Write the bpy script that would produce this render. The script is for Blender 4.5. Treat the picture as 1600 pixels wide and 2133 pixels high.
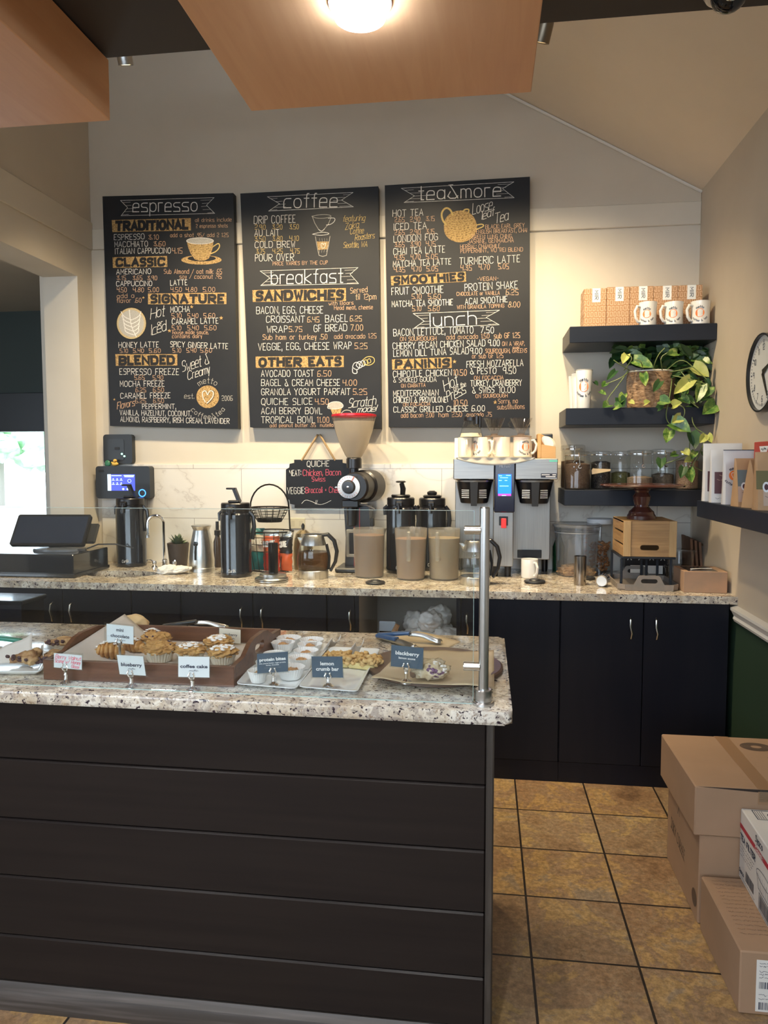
import bpy, bmesh, math, random
from mathutils import Vector, Matrix, noise as mnoise
rnd = random.Random(11)
pi = math.pi; sin = math.sin; cos = math.cos
C = bpy.context.scene.collection
for o in list(bpy.data.objects): bpy.data.objects.remove(o)
V = Vector

# ------------------------------------------------------------------ camera
FPX, YAW, PITCH, ROLL, EYE = 1538.6, 0.13541, 0.06796, -0.00124, 1.566
f_ = V((-sin(YAW)*cos(PITCH), cos(YAW)*cos(PITCH), -sin(PITCH)))
r0 = V((cos(YAW), sin(YAW), 0)); u0 = r0.cross(f_)
r_ = r0*cos(ROLL) + u0*sin(ROLL); u_ = -r0*sin(ROLL) + u0*cos(ROLL)
cam = bpy.data.cameras.new('camera'); camo = bpy.data.objects.new('camera', cam); C.objects.link(camo)
cam.sensor_fit = 'VERTICAL'; cam.sensor_height = 36; cam.lens = 36*FPX/2133; cam.clip_start = .02
camo.matrix_world = Matrix(((r_.x, u_.x, -f_.x, 0), (r_.y, u_.y, -f_.y, 0), (r_.z, u_.z, -f_.z, EYE), (0, 0, 0, 1)))
bpy.context.scene.camera = camo
sc = bpy.context.scene
sc.view_settings.view_transform = 'Standard'; sc.view_settings.look = 'None'; sc.view_settings.gamma = 1
sc.view_settings.exposure = 0.68
try:
    sc.view_settings.use_curve_mapping = False
    sc.cycles.use_denoising = True
    sc.cycles.transparent_max_bounces = 32
    sc.cycles.max_bounces = 10; sc.cycles.diffuse_bounces = 5; sc.cycles.glossy_bounces = 4; sc.cycles.transmission_bounces = 8
    sc.cycles.sample_clamp_indirect = 6; sc.cycles.caustics_reflective = False; sc.cycles.caustics_refractive = False
except Exception: pass

# ------------------------------------------------------------------ world and lights
wd = bpy.data.worlds.new('sky'); sc.world = wd; wd.use_nodes = True
bg = wd.node_tree.nodes['Background']; bg.inputs[0].default_value = (.74, .86, 1, 1); bg.inputs[1].default_value = 4.2
def spot(loc, target, energy, color, size=60, blend=.6, rad=.05):
    l = bpy.data.lights.new('ceiling_spot_light', 'SPOT'); l.energy = energy; l.color = color; l.spot_size = math.radians(size); l.spot_blend = blend; l.shadow_soft_size = rad
    o = bpy.data.objects.new('ceiling_spot_light', l); C.objects.link(o); o.location = loc
    o.rotation_euler = (V(target)-V(loc)).to_track_quat('-Z', 'Y').to_euler(); return o
def portal(loc, rot, sx, sy):
    l = bpy.data.lights.new('window_portal', 'AREA'); l.shape = 'RECTANGLE'; l.size = sx; l.size_y = sy; l.cycles.is_portal = True
    o = bpy.data.objects.new('window_portal', l); C.objects.link(o); o.location = loc; o.rotation_euler = rot; return o
WARM = (1, .80, .51)
YW, XR, XL, ZC = 4.36, 1.166, -2.41, .94
TRACK = [(-1.632, 3.3, 3.37), (-1.0, 3.3, 3.46), (-.40, 3.3, 3.46), (.222, 3.3, 3.33)]
for (x, y, z), tx in zip(TRACK, (-1.62, -.95, -.30, .32)):
    spot((x, y, z-.06), (tx, 4.25, 1.15), 98, WARM, 106, 1.0, .05)
for x_, y_, e_ in ((-.249, 1.489, 18), (-1.55, 1.405, 18), (-.249, .30, 40), (-1.55, .30, 30)): spot((x_, y_, 2.40), (x_, y_, 0), e_, (1, .95, .88), 130, .8, .05)  # downlights; the nearer pair is unseen fill, added to brighten faces toward the camera
portal((-1.75, -3.38, 2.44), (-pi/2, 0, 0), 4.9, 2.5)
portal((-6.18, -.8, 1.8), (0, -pi/2, 0), 1.6, 3.6)
portal((-3.98, 5.55, 1.3), (-pi/2, 0, pi), .9, 1.0)

# ------------------------------------------------------------------ survey: a photo pixel to a point on a plane of the room
def ray(px, py): return f_ + r_*((px-800)/FPX) - u_*((py-1066.5)/FPX)
EYEV = V((0, 0, EYE))
def at_z(px, py, z): d = ray(px, py); return EYEV + d*((z-EYE)/d.z)
def at_y(px, py, y): d = ray(px, py); return EYEV + d*(y/d.y)
def at_x(px, py, x): d = ray(px, py); return EYEV + d*(x/d.x)
def m_of(n, P): return n*((V(P)-EYEV).dot(f_))/FPX
def on(px, py, z, r=0):
    P = at_z(px, py, z); d = V((P.x, P.y, 0)).normalized(); return P + d*r
def fity(cx, Y, yt, w, z):                        # the same for a thing whose foot is hidden, at a known distance from the wall
    P = V((at_y(cx, 1180, Y).x, Y, z)); return P, m_of(w/2, P), at_y(cx, yt, Y).z - z
def fit(cx, yb, yt, w, z):                       # round thing standing on z: centre, radius, height
    P = on(cx, yb, z); R = m_of(w/2, P); P = on(cx, yb, z, R); R = m_of(w/2, P); P = on(cx, yb, z, R)
    return P, R, at_y(cx, yt, P.y).z - z

# ------------------------------------------------------------------ materials
def nm(name):
    m = bpy.data.materials.new(name); m.use_nodes = True; nt = m.node_tree
    return m, nt, nt.nodes['Principled BSDF']
def c4(c): return (c[0], c[1], c[2], 1)
def nd(nt, t, **kw):
    n = nt.nodes.new(t)
    for k, v in kw.items():
        if k in n.inputs: n.inputs[k].default_value = v
        else: setattr(n, k, v)
    return n
def coords(nt, scale=(1, 1, 1), kind='Object', loc=(0, 0, 0), rot=(0, 0, 0)):
    t = nd(nt, 'ShaderNodeTexCoord'); mp = nd(nt, 'ShaderNodeMapping'); mp.inputs['Scale'].default_value = scale
    mp.inputs['Location'].default_value = loc; mp.inputs['Rotation'].default_value = rot
    nt.links.new(t.outputs[kind], mp.inputs[0]); return mp.outputs[0]
def noise(nt, co, scale, detail=4, rough=.55, dist=0):
    n = nd(nt, 'ShaderNodeTexNoise', Scale=scale, Detail=detail, Roughness=rough, Distortion=dist); nt.links.new(co, n.inputs['Vector']); return n.outputs['Fac']
def voro(nt, co, scale, feature='F1'):
    n = nd(nt, 'ShaderNodeTexVoronoi', Scale=scale); n.feature = feature; nt.links.new(co, n.inputs['Vector']); return n
def ramp(nt, fac, stops):
    r = nd(nt, 'ShaderNodeValToRGB'); e = r.color_ramp.elements
    while len(e) < len(stops): e.new(.5)
    for el, (p, c) in zip(e, stops): el.position = p; el.color = c4(c) if not isinstance(c, (int, float)) else (c, c, c, 1)
    nt.links.new(fac, r.inputs[0]); return r.outputs[0]
def mix(nt, fac, a, b, mode='MIX'):
    n = nd(nt, 'ShaderNodeMix', data_type='RGBA', blend_type=mode)
    for v, i in ((fac, 0), (a, 6), (b, 7)):
        if hasattr(v, 'default_value') or hasattr(v, 'links'): nt.links.new(v, n.inputs[i])
        else: n.inputs[i].default_value = v if isinstance(v, (int, float)) else c4(v)
    return n.outputs[2]
def bump(nt, b, h, strength=.3, dist=.01):
    n = nd(nt, 'ShaderNodeBump', Strength=strength, Distance=dist); nt.links.new(h, n.inputs['Height']); nt.links.new(n.outputs[0], b.inputs['Normal'])
def M(name, col, rough=.5, metal=0, var=None, vs=30, vd=4, stretch=(1, 1, 1), bp=0, spec=None, emit=None, es=0, coat=0, lo=.35, hi=.65, sss=0):
    m, nt, b = nm(name); b.inputs['Base Color'].default_value = c4(col); b.inputs['Roughness'].default_value = rough; b.inputs['Metallic'].default_value = metal
    if spec is not None: b.inputs['Specular IOR Level'].default_value = spec
    if coat: b.inputs['Coat Weight'].default_value = coat
    if var or bp:
        n = noise(nt, coords(nt, stretch), vs, vd)
        if var: nt.links.new(ramp(nt, n, [(lo, col), (hi, var)]), b.inputs['Base Color'])
        if bp: bump(nt, b, n, bp, .004)
    if emit: b.inputs['Emission Color'].default_value = c4(emit); b.inputs['Emission Strength'].default_value = es
    if sss: b.inputs['Subsurface Weight'].default_value = sss; b.inputs['Subsurface Radius'].default_value = (.01, .006, .004)
    return m
def glassy(name, tint=(.96, .98, .97), rough=.02, refl=1.0, body=None, cover=0.0, ior=1.45):
    """thin clear material: fresnel reflection over see-through; body colour with cover for frosted plastic"""
    m, nt, b = nm(name); nt.nodes.remove(b); out = nt.nodes['Material Output']
    tr = nd(nt, 'ShaderNodeBsdfTransparent'); tr.inputs[0].default_value = c4(tint)
    gl = nd(nt, 'ShaderNodeBsdfGlossy'); gl.inputs['Roughness'].default_value = rough
    lw = nd(nt, 'ShaderNodeLayerWeight', Blend=.5); base = tr.outputs[0]
    if body:
        df = nd(nt, 'ShaderNodeBsdfDiffuse'); df.inputs[0].default_value = c4(body)
        tl = nd(nt, 'ShaderNodeBsdfTranslucent'); tl.inputs[0].default_value = c4(body)
        h = nd(nt, 'ShaderNodeMixShader'); h.inputs[0].default_value = .4; nt.links.new(df.outputs[0], h.inputs[1]); nt.links.new(tl.outputs[0], h.inputs[2])
        k = nd(nt, 'ShaderNodeMixShader'); k.inputs[0].default_value = cover; nt.links.new(base, k.inputs[1]); nt.links.new(h.outputs[0], k.inputs[2]); base = k.outputs[0]
    pw = nd(nt, 'ShaderNodeMath', operation='POWER'); pw.inputs[1].default_value = 5; nt.links.new(lw.outputs['Facing'], pw.inputs[0])
    mu = nd(nt, 'ShaderNodeMath', operation='MULTIPLY_ADD'); mu.inputs[1].default_value = .9*min(1, refl); mu.inputs[2].default_value = .04*refl; nt.links.new(pw.outputs[0], mu.inputs[0])
    s = nd(nt, 'ShaderNodeMixShader'); nt.links.new(mu.outputs[0], s.inputs[0]); nt.links.new(base, s.inputs[1]); nt.links.new(gl.outputs[0], s.inputs[2])
    nt.links.new(s.outputs[0], out.inputs[0]); return m
def wood(name, a, b_, scale=6, stretch=(1, 12, 12), rough=.4, coat=0, bp=.1):
    m, nt, b = nm(name); co = coords(nt, stretch); n = noise(nt, co, scale, 6, .6, .6); n2 = noise(nt, co, scale*.3, 2)
    c = ramp(nt, n, [(.3, a), (.7, b_)]); c = mix(nt, .35, c, ramp(nt, n2, [(.35, a), (.65, b_)]))
    nt.links.new(c, b.inputs['Base Color']); b.inputs['Roughness'].default_value = rough; b.inputs['Coat Weight'].default_value = coat
    if bp: bump(nt, b, n, bp, .003)
    return m

# ------------------------------------------------------------------ geometry
class G:
    def __init__(s): s.bm = bmesh.new(); s.mi = 0; s.mats = []
    def use(s, m):
        if m not in s.mats: s.mats.append(m)
        s.mi = s.mats.index(m); return s
    def face(s, vs):
        try: f = s.bm.faces.new(vs); f.material_index = s.mi; return f
        except ValueError: return None
    def v(s, p): return s.bm.verts.new(p)
    def poly(s, pts): return s.face([s.v(p) for p in pts])
    def box(s, x0, x1, y0, y1, z0, z1, bv=0, M_=None, seg=1):
        vs = [s.v((x, y, z)) for z in (z0, z1) for y in (y0, y1) for x in (x0, x1)]
        fs = [s.face([vs[i] for i in q]) for q in ((0, 2, 3, 1), (4, 5, 7, 6), (0, 1, 5, 4), (2, 6, 7, 3), (0, 4, 6, 2), (1, 3, 7, 5))]
        if M_ is not None: bmesh.ops.transform(s.bm, matrix=M_, verts=vs)
        if bv:
            ed = list({e for f in fs for e in f.edges}); bmesh.ops.bevel(s.bm, geom=ed, offset=bv, segments=seg, profile=.5, affect='EDGES', material=-1)
        return s
    def lathe(s, prof, seg=32, c=(0, 0, 0), sx=1, sy=1, M_=None, a0=0, a1=2*pi):
        full = abs(a1-a0-2*pi) < 1e-6; n = seg if full else seg+1; rings = []
        for r, z in prof:
            if r < 1e-6: rings.append([s.v((c[0], c[1], c[2]+z))])
            else: rings.append([s.v((c[0]+r*sx*cos(a0+(a1-a0)*i/seg), c[1]+r*sy*sin(a0+(a1-a0)*i/seg), c[2]+z)) for i in range(n)])
        for A, B in zip(rings, rings[1:]):
            for i in range(seg):
                j = (i+1) % n
                if len(A) == 1 and len(B) == 1: continue
                if len(A) == 1: s.face([A[0], B[j], B[i]])
                elif len(B) == 1: s.face([A[i], A[j], B[0]])
                else: s.face([A[i], A[j], B[j], B[i]])
        if M_ is not None: bmesh.ops.transform(s.bm, matrix=M_, verts=[v for R in rings for v in R])
        return s
    def tube(s, pts, r, seg=8, closed=False, flat=1.0):
        pts = [V(p) for p in pts]; n = len(pts); rings = []; rs = r if isinstance(r, (list, tuple)) else [r]*n; prev = None
        for i, p in enumerate(pts):
            t = ((pts[(i+1) % n]-pts[i-1]) if closed else pts[min(i+1, n-1)]-pts[max(i-1, 0)]).normalized()
            a = prev if prev is not None else (V((0, 0, 1)) if abs(t.z) < .9 else V((1, 0, 0)))
            b = t.cross(a).normalized(); a = b.cross(t).normalized(); prev = a
            rings.append([s.v(p+(a*cos(2*pi*k/seg)*flat+b*sin(2*pi*k/seg))*rs[i]) for k in range(seg)])
        for i in range(n if closed else n-1):
            A, B = rings[i], rings[(i+1) % n]
            for k in range(seg): s.face([A[k], A[(k+1) % seg], B[(k+1) % seg], B[k]])
        if not closed: s.face(rings[0][::-1]); s.face(rings[-1])
        return s
    def prism(s, pts, d):                         # closed polygon of 3D points pushed along d
        d = V(d); A = [s.v(p) for p in pts]; B = [s.v(V(p)+d) for p in pts]; n = len(A)
        s.face(A[::-1]); s.face(B)
        for i in range(n): s.face([A[i], A[(i+1) % n], B[(i+1) % n], B[i]])
        return s
    def lump(s, c, rad, amp=.1, fr=20, sub=3, seed=0, flatz=None, oct=3):
        r = bmesh.ops.create_icosphere(s.bm, subdivisions=sub, radius=1); vs = r['verts']; c = V(c)
        for v in vs:
            d = v.co.copy(); k = 1+amp*mnoise.fractal(d*fr*.1+V((seed*7.3, seed*3.1, seed)), .8, 2.1, oct)
            p = V((d.x*rad[0], d.y*rad[1], d.z*rad[2]))*k
            if flatz is not None: p.z = max(p.z, flatz)
            v.co = c+p
        for f in {f for v in vs for f in v.link_faces}: f.material_index = s.mi
        return s
    def mark(s): return len(s.bm.verts)
    def xf(s, mk, M_): s.bm.verts.ensure_lookup_table(); bmesh.ops.transform(s.bm, matrix=M_, verts=s.bm.verts[mk:]); return s
    def ribbon(s, pts, w, fn):                    # chalk or ink stroke: 2D polyline to a flat band laid on fn(u, v)
        P = [V((p[0], p[1])) for p in pts]; P = [p for i, p in enumerate(P) if i == 0 or (p-P[i-1]).length > 1e-6]
        if len(P) < 2: return s
        s.rc = (getattr(s, 'rc', 0)+1) % 9; p0 = V(fn(*P[0])); nz_ = (V(fn(P[0].x+1e-3, P[0].y))-p0).cross(V(fn(P[0].x, P[0].y+1e-3))-p0); nz_ = nz_.normalized()*(s.rc*.00004); f0 = fn; fn = lambda u, v: V(f0(u, v))+nz_
        clo = len(P) > 3 and (P[0]-P[-1]).length < 1e-5; L = []; n = len(P)
        for i, p in enumerate(P):
            a = (P[i]-P[i-1]).normalized() if i else ((P[i]-P[-2]).normalized() if clo else None); b = (P[i+1]-P[i]).normalized() if i < n-1 else ((P[1]-P[0]).normalized() if clo else None)
            t = (a or b) if (a is None or b is None) else a+b
            if t.length < .3: t = b
            t = t.normalized(); k = 1/max(.5, abs(t.dot(a or b)))
            e = 0 if clo else (-.4*w if i == 0 else (.4*w if i == n-1 else 0))
            nn = V((-t.y, t.x))*(w*.5*k); q = p+t*e; L.append((s.v(fn(*(q+nn))), s.v(fn(*(q-nn)))))
        for A, B in zip(L, L[1:]): s.face([A[0], A[1], B[1], B[0]])
        return s
    def disc(s, c, rx, ry, fn, n=28):
        s.poly([fn(c[0]+rx*cos(2*pi*i/n), c[1]+ry*sin(2*pi*i/n)) for i in range(n)]); return s
    def done(s, name, mat=None, parent=None, loc=None, ang=28, flip=False):
        if mat is not None and not s.mats: s.mats = [mat]
        bmesh.ops.remove_doubles(s.bm, verts=s.bm.verts, dist=1e-6) if False else None
        bmesh.ops.recalc_face_normals(s.bm, faces=s.bm.faces)
        me = bpy.data.meshes.new(name); s.bm.to_mesh(me); s.bm.free()
        for m in s.mats: me.materials.append(m)
        me.polygons.foreach_set('use_smooth', [True]*len(me.polygons)); me.set_sharp_from_angle(angle=math.radians(ang))
        o = bpy.data.objects.new(name, me); C.objects.link(o)
        if parent is not None: o.parent = parent
        if loc is not None: o.location = loc
        return o
def thing(name, label, cat, loc=(0, 0, 0), rz=0, group=None):
    o = bpy.data.objects.new(name, None); C.objects.link(o); o.location = loc; o.rotation_euler = (0, 0, rz); o.empty_display_size = .05
    return tag(o, label, cat, group)
def tag(o, label, cat, group=None):
    o['label'] = label; o['category'] = cat
    if group: o['group'] = group
    return o
def struct(o): o['kind'] = 'structure'; return o
def dup(root, label, loc, rz=None):
    r = root.copy(); C.objects.link(r); r.location = loc; r['label'] = label
    if rz is not None: r.rotation_euler = (0, 0, rz)
    for ch in list(root.children):
        c = ch.copy(); C.objects.link(c); c.parent = r
        for g in list(ch.children): d = g.copy(); C.objects.link(d); d.parent = c
    return r
def RT(loc=(0, 0, 0), rx=0, ry=0, rz=0, s=(1, 1, 1)):
    return Matrix.Translation(loc) @ Matrix.Rotation(rz, 4, 'Z') @ Matrix.Rotation(ry, 4, 'Y') @ Matrix.Rotation(rx, 4, 'X') @ Matrix.Diagonal((*s, 1))
def arc(c, r, a0, a1, n=12, ry=None): return [(c[0]+r*cos(a0+(a1-a0)*i/n), c[1]+(ry or r)*sin(a0+(a1-a0)*i/n)) for i in range(n+1)]

# ------------------------------------------------------------------ hand lettering: single-stroke glyphs on a 4 x 6 grid, baseline at 2
GL = {'A': '4 022842 1434', 'B': '4 0208 ~08484505 ~05454202', 'C': '4 ~473808023243', 'D': '4 0208 ~08484202', 'E': '3 38080232 0525', 'F': '3 380802 0525',
'G': '4 ~47380802424525', 'H': '4 0208 4248 0545', 'I': '0 0208', 'J': '3 ~38320203', 'K': '3 0208 380532', 'L': '3 080232', 'M': '4 0208244842', 'N': '4 02084248', 'O': '4 @08484202',
'P': '3 0208 ~08383505', 'Q': '4 @08484202 2341', 'R': '4 0208 ~08484505 1542', 'S': '3 ~37380805353202 03', 'T': '4 0848 2228', 'U': '4 ~08024248', 'V': '4 082248', 'W': '4 0812254248'.replace('12254248', '12263248'),
'X': '3 0832 0238', 'Y': '4 082548 2522', 'Z': '3 08380232', '0': '3 @08383202', '1': '1 071812', '2': '3 ~0708383504 02 0232', '3': '3 ~0738381515 ~1535323203', '4': '3 080535 3832', '5': '3 380805 ~0535323202',
'6': '3 ~38080202323505', '7': '3 083812', '8': '3 @18383515 @05353202', '9': '3 @08383505 3832', '.': '0 0203', ',': '0 0301', ':': '0 0304 0607', "'": '0 0807', '-': '2 0525', '/': '3 0238', '!': '0 0208',
'&': '4 ~42180828 1503123243'.replace('18082815', '18082815'), '+': '2 0525 1416', '*': '2 1418 0527 0725', '(': '1 ~18050502', ')': '1 ~0815 1502', ' ': '2',
'a': '3 @06363202 3632', 'b': '3 0208 @06363202', 'c': '3 ~3606020232', 'd': '3 @06363202 3832', 'e': '3 0434 ~343606020232', 'f': '2 ~281812 0626', 'g': '3 @06363202 ~36303000', 'h': '3 0208 ~04063632', 'i': '0 0206 0708',
'j': '1 ~161000 1718', 'k': '3 0208 360432', 'l': '0 0208', 'm': '4 0206 ~04062622 ~24264642', 'n': '3 0206 ~04063632', 'o': '3 @06363202', 'p': '3 0006 @06363202', 'q': '3 @06363202 3630', 'r': '2 0206 ~04061626',
's': '3 ~36060434323202 02', 't': '2 181222 0626', 'u': '3 ~06023236 3632', 'v': '2 061226', 'w': '4 0612244246'.replace('12244246', '12243246'), 'x': '3 0632 0236', 'y': '2 0612 2600'.replace('2600', '2610'), 'z': '3 06360232'}
def chaikin(p, closed, it=2):
    for _ in range(it):
        q = []; n = len(p)
        for i in range(n if closed else n-1):
            a, b = p[i], p[(i+1) % n]; q += [(a[0]*.75+b[0]*.25, a[1]*.75+b[1]*.25), (a[0]*.25+b[0]*.75, a[1]*.25+b[1]*.75)]
        if not closed: q = [p[0]]+q+[p[-1]]
        p = q
    return p+[p[0]] if closed else p
def glyph(ch):
    s = GL.get(ch) or GL.get(ch.upper()) or '2'; t = s.split(' '); out = []
    for k in t[1:]:
        md = k[0] if k[0] in '~@' else ''; k = k.lstrip('~@')
        p = [(int(k[i]), int(k[i+1])-2) for i in range(0, len(k), 2)]
        if len(p) < 2: continue
        out.append(chaikin(p, md == '@') if md else p)
    return int(t[0]), out
def strokes(text, gap=1.5, slant=0, jit=.25):     # polylines in cap units (cap height = 1) and the width
    x = 0; out = []
    for ch in text:
        w, st = glyph(ch); dy = rnd.uniform(-jit, jit)*.6; sl = slant+rnd.uniform(-jit, jit)*.12
        for p in st: out.append([((x+a+b*sl)/6, (b+dy)/6) for a, b in p])
        x += w+gap
    return out, max((x-gap)/6, .01)
def letter(g, text, A, B, cap, w, fn, gap=1.5, slant=0, jit=.25):   # text from A to B (2D), stretched to fit
    st, W = strokes(text, gap, slant, jit); A = V(A); B = V(B); d = (B-A); L = d.length; d = d/L; n = V((-d.y, d.x))
    for p in st: g.ribbon([A+d*(u/W*L)+n*(v*cap) for u, v in p], w, fn)
def letter_c(g, text, c, cap, w, fn, wid=None, gap=1.6, jit=0):
    st, W = strokes(text, gap, 0, jit); L = wid or W*cap
    for p in st: g.ribbon([(c[0]-L/2+u/W*L, c[1]+v*cap) for u, v in p], w, fn)
def scrib(g, n, A, B, cap, w, fn, seed=1):       # print too small to read: rows of tiny broken strokes
    r = random.Random(seed); A = V(A); B = V(B); d = B-A; L = d.length; d /= L; nn = V((-d.y, d.x)); x = 0
    while x < L:
        wl = min(L-x, cap*r.uniform(1.5, 4.5)); q = [A+d*(x+wl*i/6)+nn*cap*r.uniform(0, 1) for i in range(7)]; g.ribbon([(p.x, p.y) for p in q], w, fn); x += wl+cap*.7
def arc_text(g, text, c, r, a_mid, cap, w, fn, top=True, gap=1.6):
    st, W = strokes(text, gap, 0, 0); L = W*cap
    for p in st:
        q = []
        for u, v in p:
            s_ = u*cap-L/2; rr = r+(v*cap if top else cap-v*cap-cap*0); a = a_mid-s_/r if top else a_mid+s_/r
            q.append((c[0]+rr*cos(a), c[1]+rr*sin(a)))
        g.ribbon(q, w, fn)
def heart_pts(c, s, n=1): return [(c[0]+s*x, c[1]+s*y) for x, y in chaikin([(-.42, -.80), (-.80, -.05), (-.88, .80), (-.22, .98), (-.02, .10), (.28, .95), (.95, .85), (.90, .05), (.45, -.50), (-.12, -.98)], False)]
def sans(text, size, mat, parent, loc, rot, align='CENTER', bold=0, width=None, name='lettering'):
    cu = bpy.data.curves.new(name, 'FONT'); cu.body = text; cu.size = size; cu.align_x = align; cu.align_y = 'CENTER'; cu.offset = bold; cu.resolution_u = 3
    t = bpy.data.objects.new(name, cu); C.objects.link(t); dg = bpy.context.evaluated_depsgraph_get()
    me = bpy.data.meshes.new_from_object(t.evaluated_get(dg)); bpy.data.objects.remove(t); bpy.data.curves.remove(cu)
    if width:
        xs = [v.co.x for v in me.vertices]; k = width/max(1e-6, max(xs)-min(xs))
        for v in me.vertices: v.co.x *= k
    o = bpy.data.objects.new(name, me); C.objects.link(o); me.materials.append(mat); o.parent = parent; o.location = loc; o.rotation_euler = rot; return o
# ------------------------------------------------------------------ shared materials
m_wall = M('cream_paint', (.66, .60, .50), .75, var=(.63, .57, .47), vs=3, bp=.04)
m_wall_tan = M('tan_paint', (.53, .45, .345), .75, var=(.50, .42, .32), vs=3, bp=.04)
m_ceil = M('bounce_lit_wall_paint', (.76, .66, .53), .8, var=(.73, .635, .51), vs=3)  # wall paint made lighter to stand in for bounce light on the slope
m_wall_hi = M('taupe_paint', (.60, .53, .43), .8, var=(.57, .50, .405), vs=3, bp=.04)
m_white = M('white_trim_paint', (.74, .71, .65), .45)
m_green = M('dark_green_paint', (.022, .045, .026), .5)
m_dgreen = M('green_grey_paint', (.03, .045, .04), .6)
m_soffit = M('dark_brown_ceiling_paint', (.030, .024, .023), .6)
m_black = M('black_plastic', (.012, .012, .014), .28)
m_blackm = M('matt_black', (.012, .012, .013), .55)
m_navy = M('black_painted_wood', (.0075, .0085, .014), .34, var=(.012, .012, .017), vs=8, stretch=(1, 1, .12), spec=.22)
m_shelf = M('navy_black_shelf', (.011, .015, .025), .42, spec=.3, var=(.015, .019, .030), vs=9, stretch=(.2, 1, 1))
m_steel = M('brushed_steel', (.62, .61, .59), .28, 1, var=(.50, .49, .47), vs=6, stretch=(1, 1, 60))
m_steelv = M('brushed_steel_upright', (.66, .65, .63), .3, 1, var=(.5, .5, .48), vs=5, stretch=(60, 60, .6))
m_chrome = M('chrome', (.85, .85, .86), .08, 1)
m_nickel = M('satin_nickel', (.70, .67, .60), .25, 1)
m_glass = glassy('clear_glass', (.975, .99, .985), .005)
m_jar = glassy('jar_glass', (.94, .95, .94), .02, 1.2)
m_frost = glassy('frosted_plastic', (.90, .90, .88), .25, .8, (.78, .75, .68), .22)
m_clear = glassy('clear_plastic', (.93, .94, .94), .06, 1.3)
m_white_cer = M('white_ceramic', (.78, .77, .74), .18, coat=.3)
m_cream_cer = M('cream_ceramic', (.78, .72, .62), .2, coat=.3)
m_paperw = M('white_paper', (.80, .82, .82), .7)
m_ink = M('dark_ink', (.02, .03, .06), .7)
m_orange = M('orange_print', (.78, .20, .035), .5)
m_lid = M('black_rubber', (.02, .02, .022), .42)

# floor tiles
m_tile, nt, b = nm('stone_floor_tile'); co = coords(nt, (1, 1, 1), 'Object', (-.159, -2.279, 0))
bk = nd(nt, 'ShaderNodeTexBrick'); bk.offset = 0; bk.squash = 1
for k, v in (('Scale', 1.0), ('Mortar Size', .0042), ('Mortar Smooth', .1), ('Bias', 0.0), ('Brick Width', .328), ('Row Height', .336)): bk.inputs[k].default_value = v
bk.inputs['Color1'].default_value = (0, 0, 0, 1); bk.inputs['Color2'].default_value = (1, 1, 1, 1); bk.inputs['Mortar'].default_value = (.5, .5, .5, 1)
nt.links.new(co, bk.inputs['Vector'])
sh = nd(nt, 'ShaderNodeVectorMath', operation='SCALE'); sh.inputs['Scale'].default_value = 37; nt.links.new(bk.outputs['Color'], sh.inputs[0]); ad = nd(nt, 'ShaderNodeVectorMath', operation='ADD'); nt.links.new(co, ad.inputs[0]); nt.links.new(sh.outputs[0], ad.inputs[1]); cot = ad.outputs[0]
big = noise(nt, cot, 4.2, 6, .68, .5); fine = noise(nt, co, 48, 5, .75)
base = ramp(nt, big, [(.30, (.15, .10, .065)), (.44, (.26, .18, .11)), (.51, (.25, .185, .125)), (.54, (.33, .235, .115)), (.60, (.34, .25, .13)), (.64, (.25, .205, .15)), (.75, (.22, .19, .15))])
per = ramp(nt, bk.outputs['Color'], [(0, (1.0, .86, .72)), (.35, (.90, .86, .81)), (.7, (1.04, .99, .90)), (1, (.84, .88, .94))])
base = mix(nt, 1, base, per, 'MULTIPLY'); base = mix(nt, .55, base, ramp(nt, fine, [(.34, (.40, .37, .34)), (.50, (1.0, .97, .93)), (.62, (1.6, 1.55, 1.45))]), 'MULTIPLY')
vein = nd(nt, 'ShaderNodeMath', operation='ABSOLUTE'); sb = nd(nt, 'ShaderNodeMath', operation='SUBTRACT'); sb.inputs[1].default_value = .5
nt.links.new(noise(nt, cot, 1.6, 9, .66, .3), sb.inputs[0]); nt.links.new(sb.outputs[0], vein.inputs[0])
base = mix(nt, ramp(nt, vein.outputs[0], [(0, .28), (.006, 0)]), base, (.40, .32, .20))
base = mix(nt, bk.outputs['Fac'], base, (.018, .013, .010)); nt.links.new(base, b.inputs['Base Color'])
nt.links.new(ramp(nt, big, [(.3, .33), (.7, .48)]), b.inputs['Roughness']); bump(nt, b, fine, .25, .003)
g = G(); g.box(-8, 3, -4.5, 8, -.05, 0); struct(g.done('floor', m_tile))

# granite
m_gran, nt, b = nm('speckled_granite'); co = coords(nt)
n1 = noise(nt, co, 26, 6, .7, .7); n2 = noise(nt, co, 72, 5, .68, .5); n3 = noise(nt, co, 9, 4, .6, .5)
cc = ramp(nt, n3, [(.3, (.46, .36, .25)), (.48, (.62, .55, .44)), (.66, (.74, .70, .62))])
cc = mix(nt, ramp(nt, n1, [(.50, 0), (.56, .85)]), cc, (.36, .31, .265)); cc = mix(nt, ramp(nt, n1, [(.36, .85), (.42, 0)]), cc, (.82, .78, .68))
cc = mix(nt, ramp(nt, n2, [(.575, 0), (.605, 1)]), cc, (.03, .018, .03)); cc = mix(nt, ramp(nt, n2, [(.38, .7), (.42, 0)]), cc, (.26, .17, .10))
nt.links.new(cc, b.inputs['Base Color']); b.inputs['Roughness'].default_value = .09

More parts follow.
